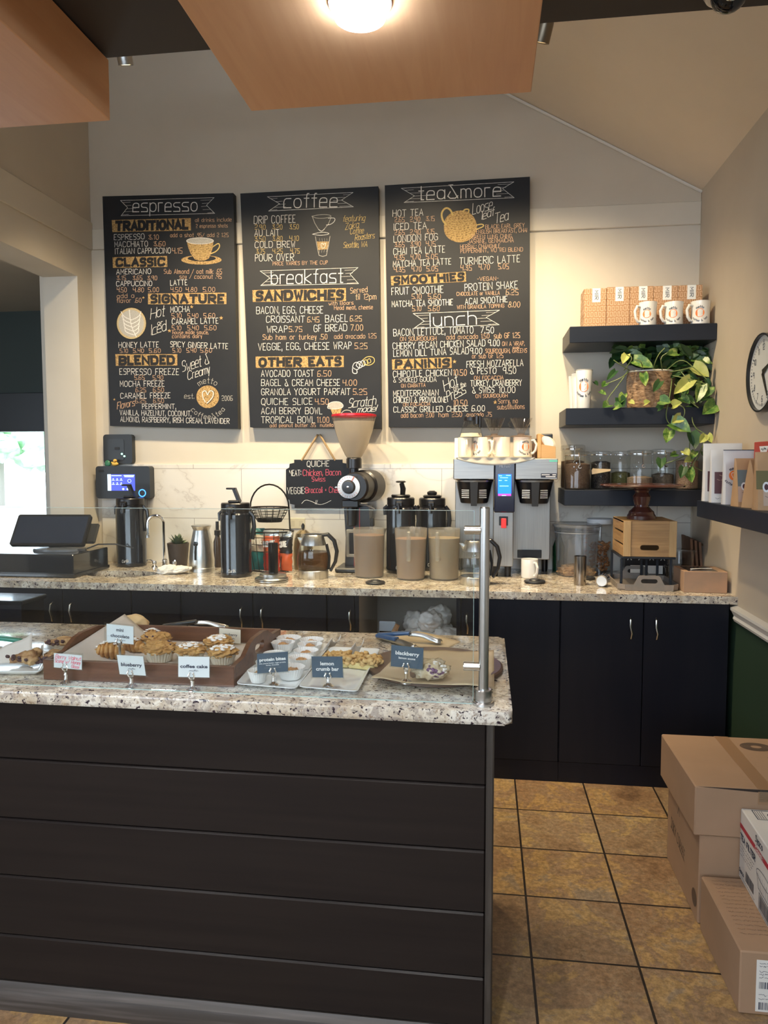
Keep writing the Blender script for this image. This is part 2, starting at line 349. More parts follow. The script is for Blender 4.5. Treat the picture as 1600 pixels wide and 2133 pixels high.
# marble backsplash
m_marb, nt, b = nm('marble_wall_tile'); co = coords(nt); v1 = noise(nt, co, 2.2, 5, .55, .8)
sb = nd(nt, 'ShaderNodeMath', operation='SUBTRACT'); sb.inputs[1].default_value = .5; ab = nd(nt, 'ShaderNodeMath', operation='ABSOLUTE')
nt.links.new(v1, sb.inputs[0]); nt.links.new(sb.outputs[0], ab.inputs[0])
cc = ramp(nt, ab.outputs[0], [(0, (.58, .54, .49)), (.012, (.69, .66, .60)), (.06, (.73, .70, .64))])
co2 = coords(nt, (1, 1, 1), 'Object', (1.47, 0, -.94), (pi/2, 0, 0))
bk = nd(nt, 'ShaderNodeTexBrick'); bk.offset = .5
for k, v in (('Scale', 1.0), ('Mortar Size', .0016), ('Mortar Smooth', .1), ('Brick Width', .61), ('Row Height', .305)): bk.inputs[k].default_value = v
nt.links.new(co2, bk.inputs['Vector']); cc = mix(nt, bk.outputs['Fac'], cc, (.30, .28, .25))
nt.links.new(cc, b.inputs['Base Color']); b.inputs['Roughness'].default_value = .16

# ------------------------------------------------------------------ shell
ZS = 4.02; XT = XR-(ZS-3.047)/.554                      # sloped ceiling rises to XT
g = G(); g.prism([(XL-.35, YW, 0), (XR+.15, YW, 0), (XR+.15, YW, 3.047-.083), (XR, YW, 3.047), (XT, YW, ZS), (XL-.35, YW, ZS)], (0, .12, 0))
struct(g.done('wall_back', m_wall))
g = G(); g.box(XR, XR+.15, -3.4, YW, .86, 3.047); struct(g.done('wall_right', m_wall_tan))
g = G(); g.box(XR, XR+.15, -3.4, YW, 0, .86); struct(g.done('wall_right_lower', m_green))
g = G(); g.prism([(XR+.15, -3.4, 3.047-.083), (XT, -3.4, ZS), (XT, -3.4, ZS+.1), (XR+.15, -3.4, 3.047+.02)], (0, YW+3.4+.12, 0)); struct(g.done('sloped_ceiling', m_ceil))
g = G(); g.box(-6.35, XT, -3.52, YW+.12, ZS, ZS+.1); struct(g.done('high_ceiling', m_wall_hi))
g = G(); g.box(-4.6, XR, -.9, 1.9, 2.625, 2.75); struct(g.done('soffit_ceiling', m_soffit))
# left wall with a wide opening, header over it and a stub beside the back wall
g = G(); g.box(XL-.22, XL, 1.6, 4.19, 2.67, ZS); struct(g.done('header_wall', m_wall)); g = G(); g.box(XL-.22, XL, 4.19, YW, 0, ZS); struct(g.done('wall_left', m_wall))
# taupe upper paint as thin skim above the band
g = G(); g.prism([(XL+.001, YW-.004, 2.99), (XR-.001, YW-.004, 2.99), (XR-.001, YW-.004, 3.046), (XT, YW-.004, ZS-.002), (XL+.001, YW-.004, ZS-.002)], (0, .004, 0)); struct(g.done('upper_back_wall', m_wall_hi))
g = G(); g.box(XL, XL+.004, 1.9, YW-.005, 3.02, ZS-.01); struct(g.done('upper_left_wall', m_wall_hi))
g = G(); g.box(XL+.014, XR, YW-.014, YW, 2.865, 2.99, .004); struct(g.done('trim_1', m_wall))
g = G(); g.box(XL, XL+.014, 1.9, YW, 2.865, 3.03, .004); struct(g.done('trim_2', m_wall))
g = G(); g.tube([(XR, YW-.012, 3.038), (XT, YW-.012, ZS-.012)], .008, 6); struct(g.done('trim_3', m_white))
g = G()
prof = [(0, .825), (.012, .825), (.018, .838), (.014, .85), (.022, .866), (.030, .878), (.030, .890), (.012, .895), (0, .897)]
g.prism([(XR-x, -3.4, z) for x, z in prof], (0, 3.4+3.58, 0)); struct(g.done('chair_rail_trim', m_white))
g = G(); g.box(-2.38, XR-.012, YW-.012, YW, .94, 1.552, .001); struct(g.done('backsplash_wall_tile', m_marb))
# dining side: rear wall with storefront windows, far left wall
g = G(); g.box(-4.2, XR+.15, -3.52, -3.4, 0, 1.18); g.box(-6.2, XR+.15, -3.52, -3.4, 3.7, ZS); g.box(.7, XR+.15, -3.52, -3.4, 1.18, 3.7); g.box(-6.2, -4.2, -3.52, -3.4, 0, 3.7)
for x in (-2.6, -1.0): g.box(x-.04, x+.04, -3.5, -3.42, 1.18, 3.7)
struct(g.done('wall_rear', m_wall))
g = G(); g.box(-6.35, -6.2, -3.52, -2.6, 0, ZS); g.box(-6.35, -6.2, 1.0, 5.7, 0, ZS); g.box(-6.35, -6.2, -2.6, 1.0, 0, 1.0); g.box(-6.35, -6.2, -2.6, 1.0, 2.6, ZS); struct(g.done('wall_far_left', m_wall))
# drive-up alcove behind the opening
YA = 5.6; wx0, wx1, wz0, wz1 = -4.45, -3.525, .80, 1.815
g = G(); g.box(-6.2, wx0, YA, YA+.12, 0, 2.8); g.box(wx1, XL-.2, YA, YA+.12, 0, 2.8); g.box(wx0, wx1, YA, YA+.12, 0, wz0); g.box(wx0, wx1, YA, YA+.12, wz1+.31, 2.8)
struct(g.done('alcove_wall', m_dgreen))
g = G(); g.box(XL-.22, XL-.1, YW+.12, YA, 0, 2.8); struct(g.done('alcove_side_wall', m_dgreen))
g = G(); g.box(-6.2, XL-.22, 1.6, YA+.12, 2.78, 2.88); struct(g.done('alcove_ceiling', m_wall_hi))
m_frame = M('dark_window_frame', (.018, .022, .026), .4)
g = G()
g.box(wx0, wx1, YA-.03, YA+.10, wz1, wz1+.31, .004); g.box(wx0-.05, wx0+.03, YA-.03, YA+.1, wz0, wz1+.31, .004); g.box(wx1-.005, wx1+.045, YA-.035, YA+.1, wz0, wz1+.31, .004); g.box(wx0, wx1, YA-.05, YA+.1, wz0-.03, wz0+.03, .004)
w1 = struct(g.done('window_1', m_frame))
g = G(); g.box(wx0+.03, wx1-.005, YA+.03, YA+.036, wz0+.03, wz1); g.done('window_pane', m_glass, w1)
# outdoors beyond the drive-up window
g = G(); g.box(-60, 40, 8, 60, -.3, -.06); struct(g.done('ground_outside', M('pale_pavement', (.62, .60, .56), .8)))
m_leafo = M('sunlit_tree_leaf', (.30, .52, .30), .6, var=(.50, .68, .46), vs=4, lo=.4, hi=.6); m_bark = M('grey_bark', (.30, .27, .24), .8)
for i, (x, y, h, s_) in enumerate([(-23.6, 27, 3.0, 1.5), (-18.0, 25.5, 3.0, 1.5), (-13.4, 23, 3.0, 1.1)]):
    t = thing('tree', ['pale green tree seen through the drive-up window at its left edge', 'pale green bushy tree seen in the middle of the drive-up window', 'small green tree at the right end of the drive-up window view'][i], 'tree', (x, y, -.06), 0, 'trees outside the drive-up window')
    g = G(); g.tube([(0, 0, 0), (.05, 0, h*.6), (0, .05, h)], [.16, .12, .06], 8); g.done('trunk', m_bark, t)
    g = G()
    for k in range(16): g.lump((rnd.uniform(-1, 1)*s_, rnd.uniform(-1, 1)*s_, h*.72+rnd.uniform(-.3, .8)*s_), (s_*.42, s_*.42, s_*.34), .6, 30, 2, k)
    g.done('foliage', m_leafo, t)

# ------------------------------------------------------------------ hanging wood ceiling panels and their lamps
m_maple = wood('maple_veneer', (.60, .28, .12), (.68, .345, .155), 5, (8, .6, 8), .42, 0, .02)
def wood_panel(x0, x1, label):
    t = thing('hanging_wood_panel', label, 'ceiling panel', ((x0+x1)/2, 1.0, 2.465), 0, 'wood ceiling panels under the dark soffit'); w = (x1-x0)/2
    g = G(); g.box(-w, w, -.9, .9, 0, .155, .002); g.done('panel_box', m_maple, t)
    g = G(); g.box(-w+.03, w-.03, -.87, .87, .155, .159); g.done('mounting_rail', m_blackm, t); return t
wood_panel(-.602, .105, 'wide maple wood panel hanging under the dark ceiling, with the glowing lamp in view')
wood_panel(-1.72, -.987, 'maple wood panel at the upper left with its side face showing')
m_bulb = M('lit_lamp_face', (1, 1, 1), .4, emit=(.50, .70, 1), es=55); m_rim = M('white_lamp_ring', (.8, .8, .8), .3)
for x, y, lb in ((-.249, 1.534, 'glowing white downlight bulb under the wide maple panel'), (-1.55, 1.45, 'downlight bulb under the upper left maple panel, just out of frame'), (-.249, .345, 'added unseen fill downlight at the near end of the wide maple panel, overhead'), (-1.55, .345, 'added unseen fill downlight at the near end of the upper left maple panel, overhead')):  # the last two are unseen fill lamps, added to brighten front faces
    t = thing('ceiling_downlight', lb, 'ceiling lamp', (x, y-.045, 2.465))
    g = G(); g.lathe([(.040, 0), (.062, 0), (.062, -.006), (.050, -.012), (.040, -.006), (.040, 0)], 32); g.done('trim_ring', m_rim, t)
    g = G(); g.lathe([(0, -.045), (.030, -.043), (.050, -.032), (.052, -.024), (.038, -.004)], 32); g.done('bulb', m_bulb, t)
# track with spot heads on the high ceiling
m_lens = M('lit_spot_lens', (1, .9, .7), .4, emit=(1, .8, .5), es=8)
g = G(); g.box(-1.9, .45, 3.28, 3.32, 3.53, 3.56, .003); tag(g.done('light_track', m_black), 'black lighting track above the menu boards behind the soffit', 'light track')
for i, (x, y, z) in enumerate(TRACK):
    lb = ['small silver track spot head at the upper left under the dark soffit', 'silver track spot head hidden second from the left above the boards', 'silver track spot head hidden third from the left above the boards', 'dark track spot head beside the right edge of the wide maple panel'][i]
    t = thing('track_spotlight', lb, 'spotlight', (x, y, z), 0, 'track spotlights above the menu boards')
    mk = RT((0, 0, 0), .4, .25 if i == 3 else 0)
    g = G(); g.lathe([(.028, 0), (.034, -.004), (.034, .07), (.030, .09), (.012, .10), (.012, .10), (0, .10)], 24, M_=mk); g.done('lamp_housing', m_steelv if i != 3 else M('bronze_housing', (.22, .18, .13), .35, .8), t)
    g = G(); g.lathe([(0, .004), (.027, .004), (.027, .008), (0, .008)], 24, M_=mk); g.done('lens', m_lens, t)
    g = G(); g.tube([(0, .02, .09), (0, 0, .13), (0, 0, 3.53-z)], .008, 8); g.box(-.022, .022, -.015, .015, .105, .125, .003); g.done('bracket', m_black, t)
# dome security camera on the soffit edge
t = thing('security_camera', 'white security camera with black glass eye at the top right under the soffit', 'camera', (.525, 1.80, 2.625))
g = G(); g.lathe([(.0, 0), (.055, 0), (.055, -.012), (.045, -.030), (.030, -.036), (0, -.036)], 28); g.done('camera_base', M('white_plastic', (.72, .70, .66), .35), t)
g = G(); g.lump((0, -.012, -.036), (.038, .038, .034), 0, 1, 3); g.done('dome', M('black_glass', (.008, .009, .012), .06), t)
g = G(); g.lathe([(.011, -.002), (.016, -.002), (.016, .003), (.011, .003), (.011, -.002)], 20, M_=RT((-.006, -.043, -.052), 1.15)); g.done('lens_ring', m_chrome, t)

# ------------------------------------------------------------------ front counter
m_panel = M('espresso_stained_board', (.0125, .0088, .008), .36, spec=.2, var=(.017, .0122, .0105), vs=5, stretch=(.25, 1, 6))
m_worn = M('worn_dark_wood', (.035, .028, .023), .45, var=(.12, .10, .085), vs=22, stretch=(1, 1, .12), lo=.52, hi=.8)
t = thing('service_counter', 'dark plank-fronted service counter holding the pastry display', 'counter', (0, 1.87, 0))
g = G(); zs = [.906, .731, .557, .388, .211, .072]
for z1, z0 in zip(zs, zs[1:]): g.box(-3.2, .010, 0, .02, z0+.001, z1-.001, .0045)
g.done('plank_front', m_panel, t)
g = G(); g.box(-3.2, .026, .02, .72, .0, .906); g.done('carcass', m_navy, t)
g = G(); g.box(.010, .030, -.006, .03, 0, .906, .004); g.done('corner_post', m_worn, t)
g = G(); g.prism([(-3.2, -.022, 0), (-3.2, -.022, .040), (-3.2, -.016, .056), (-3.2, -.006, .064), (-3.2, 0, .072), (-3.2, .02, .072), (-3.2, .02, 0)], (3.21, 0, 0)); g.done('baseboard', M('worn_baseboard', (.04, .032, .027), .42, var=(.13, .11, .10), vs=16, stretch=(.1, 1, 3), lo=.5, hi=.8), t)
def slab(name, x0, x1, y0, y1, z0, z1, label, cat, cr=.02):
    g = G(); pts = []
    for cx, cy, a in ((x1-cr, y0+cr, -pi/2), (x1-cr, y1-cr, 0), (x0+cr, y1-cr, pi/2), (x0+cr, y0+cr, pi)):
        pts += [(cx+cr*cos(a+pi/2*i/5), cy+cr*sin(a+pi/2*i/5), z0) for i in range(6)]
    g.prism(pts, (0, 0, z1-z0)); bmesh.ops.bevel(g.bm, geom=[e for e in g.bm.edges if abs(e.verts[0].co.z-e.verts[1].co.z) < 1e-5], offset=.010, segments=4, profile=.5, affect='EDGES')
    return tag(g.done(name, m_gran, ang=60), label, cat)
slab('granite_countertop', -3.2, .074, 1.832, 2.64, .906, .94, 'pale speckled granite top of the front pastry counter', 'countertop')

# glass sneeze guard and its steel post
gg = G().box(-3.15, -.026, 1.887, 1.895, .9405, 1.441, .0012).done('sneeze_guard_glass', m_glass); m_edge = M('pale_green_glass_edge', (.34, .46, .42), .15, spec=.8)
G().box(-3.15, -.026, 1.8872, 1.8948, 1.4411, 1.4418).done('polished_edge', m_edge, gg); G().box(-.0259, -.0248, 1.8872, 1.8948, .9405, 1.4418).done('polished_edge', m_edge, gg); G().box(-3.15, -.026, 1.8855, 1.8868, .9402, .9425).done('sealant_bead', m_edge, gg)
tag(gg, 'clear glass sneeze guard standing on the front granite counter', 'glass guard')
t = thing('sneeze_guard_post', 'brushed steel post with two glass clamps at the right end of the sneeze guard', 'post', (.001, 1.891, .94))
g = G(); g.lathe([(0, 0), (.0285, 0), (.0285, .006), (.026, .009), (.0215, .010), (.0215, .038), (.020, .040), (.0135, .040)], 32); g.done('base_flange', m_steel, t)
g = G(); g.lathe([(.0128, .035), (.0128, .508), (.011, .511), (0, .511)], 32); g.done('pole', m_steelv, t)
for z in (.098, .452):
    g = G(); g.lathe([(0, 0), (.0115, 0), (.0115, .040), (.010, .042), (0, .042)], 24, M_=RT((-.010, 0, z), 0, -pi/2)); g.done('glass_clamp', m_nickel, t)

# ------------------------------------------------------------------ back counter: cabinet units, granite top
YF = 3.60
def handle(parent, x, z, y=0):
    g = G(); g.tube([(x, y, z-.055), (x+.002, y-.018, z-.047), (x+.005, y-.026, z-.02), (x-.003, y-.028, z+.01), (x-.002, y-.022, z+.043), (x, y-.004, z+.052)], [.004, .0045, .005, .005, .0045, .004], 8); g.done('handle', m_nickel, parent)
def cabinet(x0, x1, doors, label, hx=(), open_=False):
    t = thing('base_cabinet', label, 'cabinet', ((x0+x1)/2, YF, 0), 0, 'black base cabinets under the back counter'); w = (x1-x0)/2; mx = (x0+x1)/2
    g = G()
    if open_:
        g.box(-w, -w+.018, 0, .68, .1, .903); g.box(w-.018, w, 0, .68, .1, .903); g.box(-w, w, .64, .68, .1, .903); g.box(-w, w, 0, .68, .09, .11); g.box(-w, w, .0, .68, .45, .47)
    else: g.box(-w, w, .02, .585, .1, .903)
    g.done('carcass', m_navy if not open_ else M('cabinet_interior', (.46, .42, .37), .6), t)
    if open_: g = G(); g.box(-w, -w+.02, -.003, 0, .1, .903); g.box(w-.02, w, -.003, 0, .1, .903); g.box(-w+.02, w-.02, -.003, 0, .448, .472); g.done('face_frame', m_navy, t)
    g = G(); g.box(-w, w, .004, .60, .0, .1); g.done('toe_kick', m_navy, t)
    for i in range(doors):
        a = -w+2*w*i/doors; c_ = -w+2*w*(i+1)/doors
        g = G(); g.box(a+.0018, c_-.0018, 0, .02, .102, .900, .002); d = g.done('door', m_navy, t)
        for h in hx:
            if a < h-mx < c_: handle(d, h-mx, .775)
    return t
cabinet(.368, 1.14, 2, 'black two-door base cabinet at the right end of the back counter', (.692, .809))
cabinet(-.11, .366, 1, 'black single-door base cabinet directly left of the rightmost one', (-.08,))
bay = cabinet(-.637, -.112, 0, 'open base cabinet bay with white cloth inside, behind the sneeze guard', (), True)
cabinet(-.78, -.639, 1, 'narrow black base cabinet left of the open bay', (-.66,))
cabinet(-1.55, -.782, 2, 'black two-door base cabinet below the steel kettle', (-1.222, -1.113))
cabinet(-1.82, -1.552, 1, 'narrow black base cabinet below the right of the sink')
cabinet(-2.59, -1.822, 2, 'black two-door base cabinet at the far left below the sink', (-2.26, -2.151))
cabinet(-3.3, -2.592, 1, 'black base cabinet at the left frame edge beyond the wall stub')
# counter slab with an oval sink cut out of it
SKX, SKY, SRX, SRY = -2.02, 3.88, .21, .12
g = G(); out = [(-3.3, 3.572), (XR-.001, 3.572), (XR-.001, YW-.001), (-2.405, YW-.001), (-2.405, 4.185), (-3.3, 4.185)]
for z in (.904, .94):
    ov = [g.v(V((x, y, z))) for x, y in out]; iv = [g.v(V((SKX+SRX*cos(2*pi*i/40), SKY+SRY*sin(2*pi*i/40), z))) for i in range(40)]
    ed = [g.bm.edges.new((ov[i], ov[(i+1) % 6])) for i in range(6)]+[g.bm.edges.new((iv[i], iv[(i+1) % 40])) for i in range(40)]
    bmesh.ops.triangle_fill(g.bm, use_beauty=True, edges=ed)
    if z < .92: lo_o, lo_i = ov, iv
for A, B in ((lo_o, ov), (lo_i, iv)):
    for i in range(len(A)): g.face([A[i], A[(i+1) % len(A)], B[(i+1) % len(A)], B[i]])
tag(g.done('granite_countertop', m_gran, ang=30), 'long speckled granite worktop along the back wall carrying the coffee equipment', 'countertop')
t = thing('sink', 'oval undermount steel sink basin at the left of the back counter', 'sink', (SKX, SKY, .9))
g = G(); g.lathe([(1.0, 0), (.99, -.03), (.93, -.11), (.75, -.15), (.2, -.16), (.14, -.165), (0, -.165)], 40, sx=SRX*1.03, sy=SRY*1.03); g.done('basin', m_steel, t)
g = G(); g.lathe([(0, -.158), (.03, -.158), (.032, -.155), (.02, -.152), (0, -.152)], 20); g.done('drain', m_chrome, t)
# things in the open bay
m_cloth = M('white_cloth', (.84, .81, .76), .85, var=(.76, .73, .68), vs=10, bp=.2)
g = G()
for k in range(26): zq = .06+.22*rnd.random()**1.6; g.lump((rnd.uniform(-.09, .09)+.25*(zq-.06), rnd.uniform(-.08, .10), zq), (.085-.1*(zq-.06), .085, rnd.uniform(.05, .07)), .30, 24, 4, k, -.045, 2)
o = g.done('cloth_bundle', m_cloth, ang=180); o.location = (-.315, 3.82, .475); tag(o, 'crumpled white cloth bundle inside the open cabinet bay', 'cloth')
P = at_y(805, 1300, 3.66)
g = G(); g.box(-.043, .043, -.008, .008, 0, .16, .004); g.use(m_paperw); o = g.done('packet', None); o.data.materials.clear(); o.data.materials.append(M('blue_grey_foil', (.48, .54, .60), .35)); o.location = (P.x, 3.66, .64)
tag(o, 'grey-blue packet with a silver seam standing in the open cabinet bay', 'packet'); o.location = (P.x, 3.70, .472)
g = G(); g.box(-.040, .040, -.010, -.0085, .125, .132); g.done('seam', m_chrome, o)
o.scale = (1, 1, 1.75)
t = thing('wooden_brush', 'wooden-handled brush leaning in the open cabinet bay beside the packet', 'brush', (-.505, 3.66, .475))
g = G(); g.tube([(0, 0, .10), (.035, 0, .18), (.075, 0, .27)], [.014, .017, .012], 10); g.done('brush_handle', wood('brush_wood', (.42, .22, .10), (.55, .32, .16), 10), t)
g = G(); g.box(-.045, .015, -.02, .02, 0, .10, .012); g.done('bristles', M('blue_bristle', (.03, .12, .18), .7), t)
# ------------------------------------------------------------------ chalkboard menus
m_board = M('chalkboard', (.010, .011, .014), .5, spec=.3, var=(.015, .016, .019), vs=2.2, vd=6)
def chalk(name, col, under=(.03, .03, .035)):
    m, nt, b = nm(name); n = noise(nt, coords(nt), 420, 3, .7); nt.links.new(ramp(nt, n, [(.36, tuple(c*.55 for c in col)), (.54, col)]), b.inputs['Base Color']); b.inputs['Roughness'].default_value = .9; b.inputs['Specular IOR Level'].default_value = .1; return m
m_ch = chalk('white_chalk', (.80, .78, .74)); m_cho = chalk('peach_chalk', (.66, .42, .27)); m_chg = chalk('grey_chalk', (.46, .44, .40)); m_chy = chalk('gold_chalk', (.60, .44, .17))
m_gold, nt, b = nm('gold_chalk_fill'); n = noise(nt, coords(nt, (1, 1, 1.6)), 95, 6, .8); nt.links.new(ramp(nt, n, [(.40, (.07, .05, .025)), (.48, (.36, .22, .08)), (.60, (.56, .39, .18))]), b.inputs['Base Color']); b.inputs['Roughness'].default_value = .9
m_pink = M('pink_chalk_marker', (.80, .13, .20), .7); m_whitep = M('white_chalk_marker', (.85, .85, .82), .7)
m_char = M('board_black_lettering', (.010, .010, .012), .8)
class Board:
    def __init__(s, tl, tr, br, bl, sc_, ox, oy, label):
        s.sc, s.ox, s.oy = sc_, ox, oy; s.Y = YW-.055
        P = [at_y(*p, s.Y) for p in (tl, tr, br, bl)]; c = sum(P, V((0, 0, 0)))/4
        s.c = V((c.x, s.Y, c.z)); s.t = thing('menu_chalkboard', label, 'chalkboard', (c.x, s.Y, c.z), 0, 'chalkboard menus on the back wall')
        g = G(); g.prism([p-s.c for p in P], (0, .052, 0)); g.done('canvas', m_board, s.t); s.k = {}
    def p(s, x, y): q = at_y(x/s.sc+s.ox, y/s.sc+s.oy, s.Y)-s.c; return (q.x, q.z)
    def g(s, key):
        if key not in s.k: s.k[key] = G()
        return s.k[key]
    def fn(s, lift=.0006): return lambda u, v: (u, -lift, v)
    def cap(s, c): return c/s.sc/FPX*s.Y*1.02
    def T(s, text, x0, y0, x1, y1=None, cap=40, col='w', w=None, slant=0, gap=1.5, jit=.3, lift=.0006):
        w = w or (.0026 if cap > 38 else .0019)
        letter(s.g(col), text, s.p(x0, y0), s.p(x1, y0 if y1 is None else y1), s.cap(cap), w, s.fn(lift), gap, slant, jit)
    def prices(s, vals, xs, y, cap=38, col='o', dy=0):
        for v, (a, b) in zip(vals.split(), xs): s.T(v, a, y+dy*(a-xs[0][0])/400, b, None, cap, col, .0022)
    def L(s, pts, col='w', w=.003, smooth=False, closed=False, lift=.0006):
        pts = [s.p(*q) for q in pts]
        if smooth: pts = chaikin(pts, closed)
        elif closed: pts = pts+[pts[0]]
        s.g(col).ribbon(pts, w, s.fn(lift))
    def fill(s, pts, col='gold', lift=.0003): s.g(col).poly([s.fn(lift)(*s.p(*q)) for q in pts])
    def head(s, text, q):
        s.fill(q); (x0, y0), (x1, y1), (x2, y2), (x3, y3) = q; h = (y3-y0+y2-y1)/2; m_ = h*.19
        s.T(text, x3+h*.34, y3-m_*.85, x2-h*.30, y2-m_*.85, h*.64, 'k', s.cap(h*.25), jit=.35, lift=.0009, gap=2)
    def banner(s, text, tl, tr, br, bl, nl, nr, t0, t1, cap, hatch=5):
        s.L([tl, tr], 'w', .0022); s.L([bl, br], 'w', .0022); s.L([tl, nl, bl], 'w', .0022); s.L([tr, nr, br], 'w', .0022)
        for k in range(hatch):
            f = (k+.7)/hatch
            for a, n, b_, d in ((tl, nl, bl, 1), (tr, nr, br, -1)):
                y = a[1]+(b_[1]-a[1])*f; x = (a[0]+(n[0]-a[0])*f*2) if f < .5 else (n[0]+(b_[0]-n[0])*(f-.5)*2); s.L([(x, y), (x+d*rnd.uniform(50, 110), y-d*4)], 'w', .0013)
        s.T(text, t0[0], t0[1], t1[0], t1[1], cap, 'w', .0050, jit=.1, gap=1.2)
    def star(s, x, y, r=16, col='gold'): s.g(col).poly([s.fn(.0005)(*s.p(x+r*(1 if i % 2 == 0 else .42)*sin(i*pi/5), y-r*(1 if i % 2 == 0 else .42)*cos(i*pi/5))) for i in range(10)])
    def end(s):
        mt = {'w': ('white_chalk_lettering', m_ch), 'o': ('peach_chalk_lettering', m_cho), 'g': ('grey_chalk_lettering', m_chg), 'y': ('gold_chalk_lettering', m_chy), 'gold': ('gold_chalk_blocks', m_gold), 'k': ('black_block_lettering', m_char)}
        for k, g in s.k.items(): g.done(mt[k][0], mt[k][1], s.t)

B = Board((213.4, 409), (486, 402), (496, 893), (229, 887), 4.1033, 200, 380, 'leftmost chalkboard menu, headed espresso, with a chalk coffee cup')
B.banner('espresso', (210, 155), (1010, 130), (1015, 265), (215, 285), (270, 215), (945, 195), (315, 252), (865, 244), 108)
B.head('TRADITIONAL', [(135, 322), (810, 305), (812, 410), (140, 425)])
B.T('all drinks include', 848, 338, 1158, 332, 30, 'o'); B.T('2 espresso shots', 855, 388, 1125, 384, 30, 'o')
B.T('ESPRESSO', 155, 492, 415, 485, 46); B.T('3.10', 450, 487, 535, None, 40, 'o'); B.T('add a shot .95/ add 2 1.25', 635, 467, 1132, 465, 32, 'o')
B.T('MACCHIATO', 160, 553, 443, 547, 46); B.T('3.60', 495, 545, 592, None, 40, 'o'); B.T('ITALIAN CAPPUCCINO', 165, 612, 638, 605, 46); B.T('4.15', 653, 608, 737, None, 46, 'o')
B.head('CLASSIC', [(142, 640), (608, 628), (610, 722), (145, 730)])
B.T('AMERICANO', 175, 787, 470, 781, 44); B.T('Sub Almond / oat milk .65', 582, 780, 1075, 780, 38, 'o'); B.prices('3.15 3.65 3.90', [(178, 255), (316, 395), (440, 522)], 834, 36); B.T('soy / coconut .95', 715, 822, 1072, 822, 35, 'o')
B.T('CAPPUCCINO', 175, 886, 480, 884, 42); B.T('LATTE', 637, 882, 780, 876, 44); B.prices('4.50 4.80 5.00', [(180, 262), (318, 408), (447, 537)], 937); B.prices('4.50 4.80 5.00', [(640, 732), (770, 862), (915, 1017)], 935)
B.T('add a', 180, 990, 325, 985, 36, 'o'); B.T('flavor .60', 178, 1030, 388, 1025, 38, 'o'); B.star(405, 985, 12)
B.head('SIGNATURE', [(445, 950), (1115, 942), (1115, 1040), (445, 1042)])
B.T('MOCHA', 638, 1110, 800, 1106, 48); B.star(818, 1063); B.prices('5.10 5.40 5.60', [(648, 730), (783, 873), (920, 1017)], 1158); B.T('CARAMEL LATTE', 650, 1212, 1045, 1206, 46); B.star(1070, 1158, 18)
B.prices('5.10 5.40 5.60', [(650, 728), (783, 878), (927, 1028)], 1262); B.T('house made sauce,', 655, 1297, 960, 1295, 30, 'o'); B.T('contains dairy', 652, 1330, 905, 1328, 30, 'o'); B.star(628, 1268, 18)
B.T('Hot', 465, 1168, 585, 1140, 88, slant=.35, gap=.6); B.T('or', 525, 1218, 568, 1212, 34, 'w', .0024, .2); B.T('Iced', 475, 1305, 600, 1262, 84, slant=.35, gap=.6)
B.fill([(303+120*cos(a*pi/18), 1205+130*sin(a*pi/18)) for a in range(36)], 'g', .0003)
for r in (122, 112): B.L([(303+r*cos(a*pi/18), 1205+(r+8)*sin(a*pi/18)) for a in range(36)], 'y', .004, closed=True)
B.L([(345, 1320), (300, 1230), (285, 1090)], 'w', .005, True)
for k in range(5):
    y = 1130+k*32; B.L([(303+k*5, y+45), (240+k*2, y+20), (215+k*8, y-25)], 'w', .0045, True); B.L([(306+k*6, y+45), (370, y+15), (385-k*6, y-25)], 'w', .0045, True)
# cup and saucer
B.fill([(728+173+173*cos(a*pi/18), 662+40*sin(a*pi/18)) for a in range(36)], 'gold', .0002); B.fill([(905+120*cos(a*pi/18), 650+25*sin(a*pi/18)) for a in range(36)], 'k', .0004)
B.fill([(775, 500), (790, 560), (810, 610), (845, 658), (880, 668), (930, 668), (965, 650), (985, 605), (998, 555), (1005, 500)], 'gold', .0006); B.fill([(890+115*cos(a*pi/18), 500+27*sin(a*pi/18)) for a in range(36)], 'g', .0008)
B.L([(890+115*cos(a*pi/18), 500+27*sin(a*pi/18)) for a in range(36)], 'w', .003, closed=True, lift=.001); B.L([(1000, 550), (1050, 515), (1060, 550), (1030, 590), (985, 608)], 'y', .006, True)
for k in range(7): B.L([(800+k*8, 545+k*16), (880, 552+k*16), (985-k*8, 542+k*15)], 'y', .0016, True, lift=.001)
B.T('HONEY LATTE', 195, 1412, 535, 1408, 46); B.prices('5.10 5.40 5.60', [(205, 273), (318, 408), (455, 553)], 1455, 34); B.T('SPICY GINGER LATTE', 637, 1405, 1127, 1424, 46); B.prices('5.10 5.40 5.60', [(657, 727), (775, 857), (893, 990)], 1453, 36)
B.head('BLENDED', [(165, 1468), (695, 1468), (695, 1565), (170, 1568)])
B.T('Sweet &', 740, 1618, 968, 1550, 88, slant=.4, gap=.8); B.T('Creamy', 785, 1690, 972, 1625, 70, slant=.4, gap=.7)
B.T('ESPRESSO FREEZE', 203, 1643, 708, 1643, 52); B.prices('5.65 5.90', [(330, 415), (487, 573)], 1685, 36); B.T('MOCHA FREEZE', 208, 1745, 585, 1743, 48); B.prices('6.25 6.50', [(340, 427), (490, 580)], 1790, 36)
B.T('CARAMEL FREEZE', 210, 1845, 635, 1843, 46); B.prices('6.25 6.50', [(338, 427), (492, 580)], 1885, 36); B.T('Flavors', 182, 1938, 330, 1908, 58, 'o', .003, .35, .9); B.star(158, 1855, 12)
B.T('PEPPERMINT,', 397, 1935, 682, 1935, 42); B.T('VANILLA, HAZELNUT, COCONUT,', 205, 1988, 812, 1998, 44); B.T('ALMOND, RASPBERRY, IRISH CREAM, LAVENDER', 210, 2044, 1140, 2062, 44)
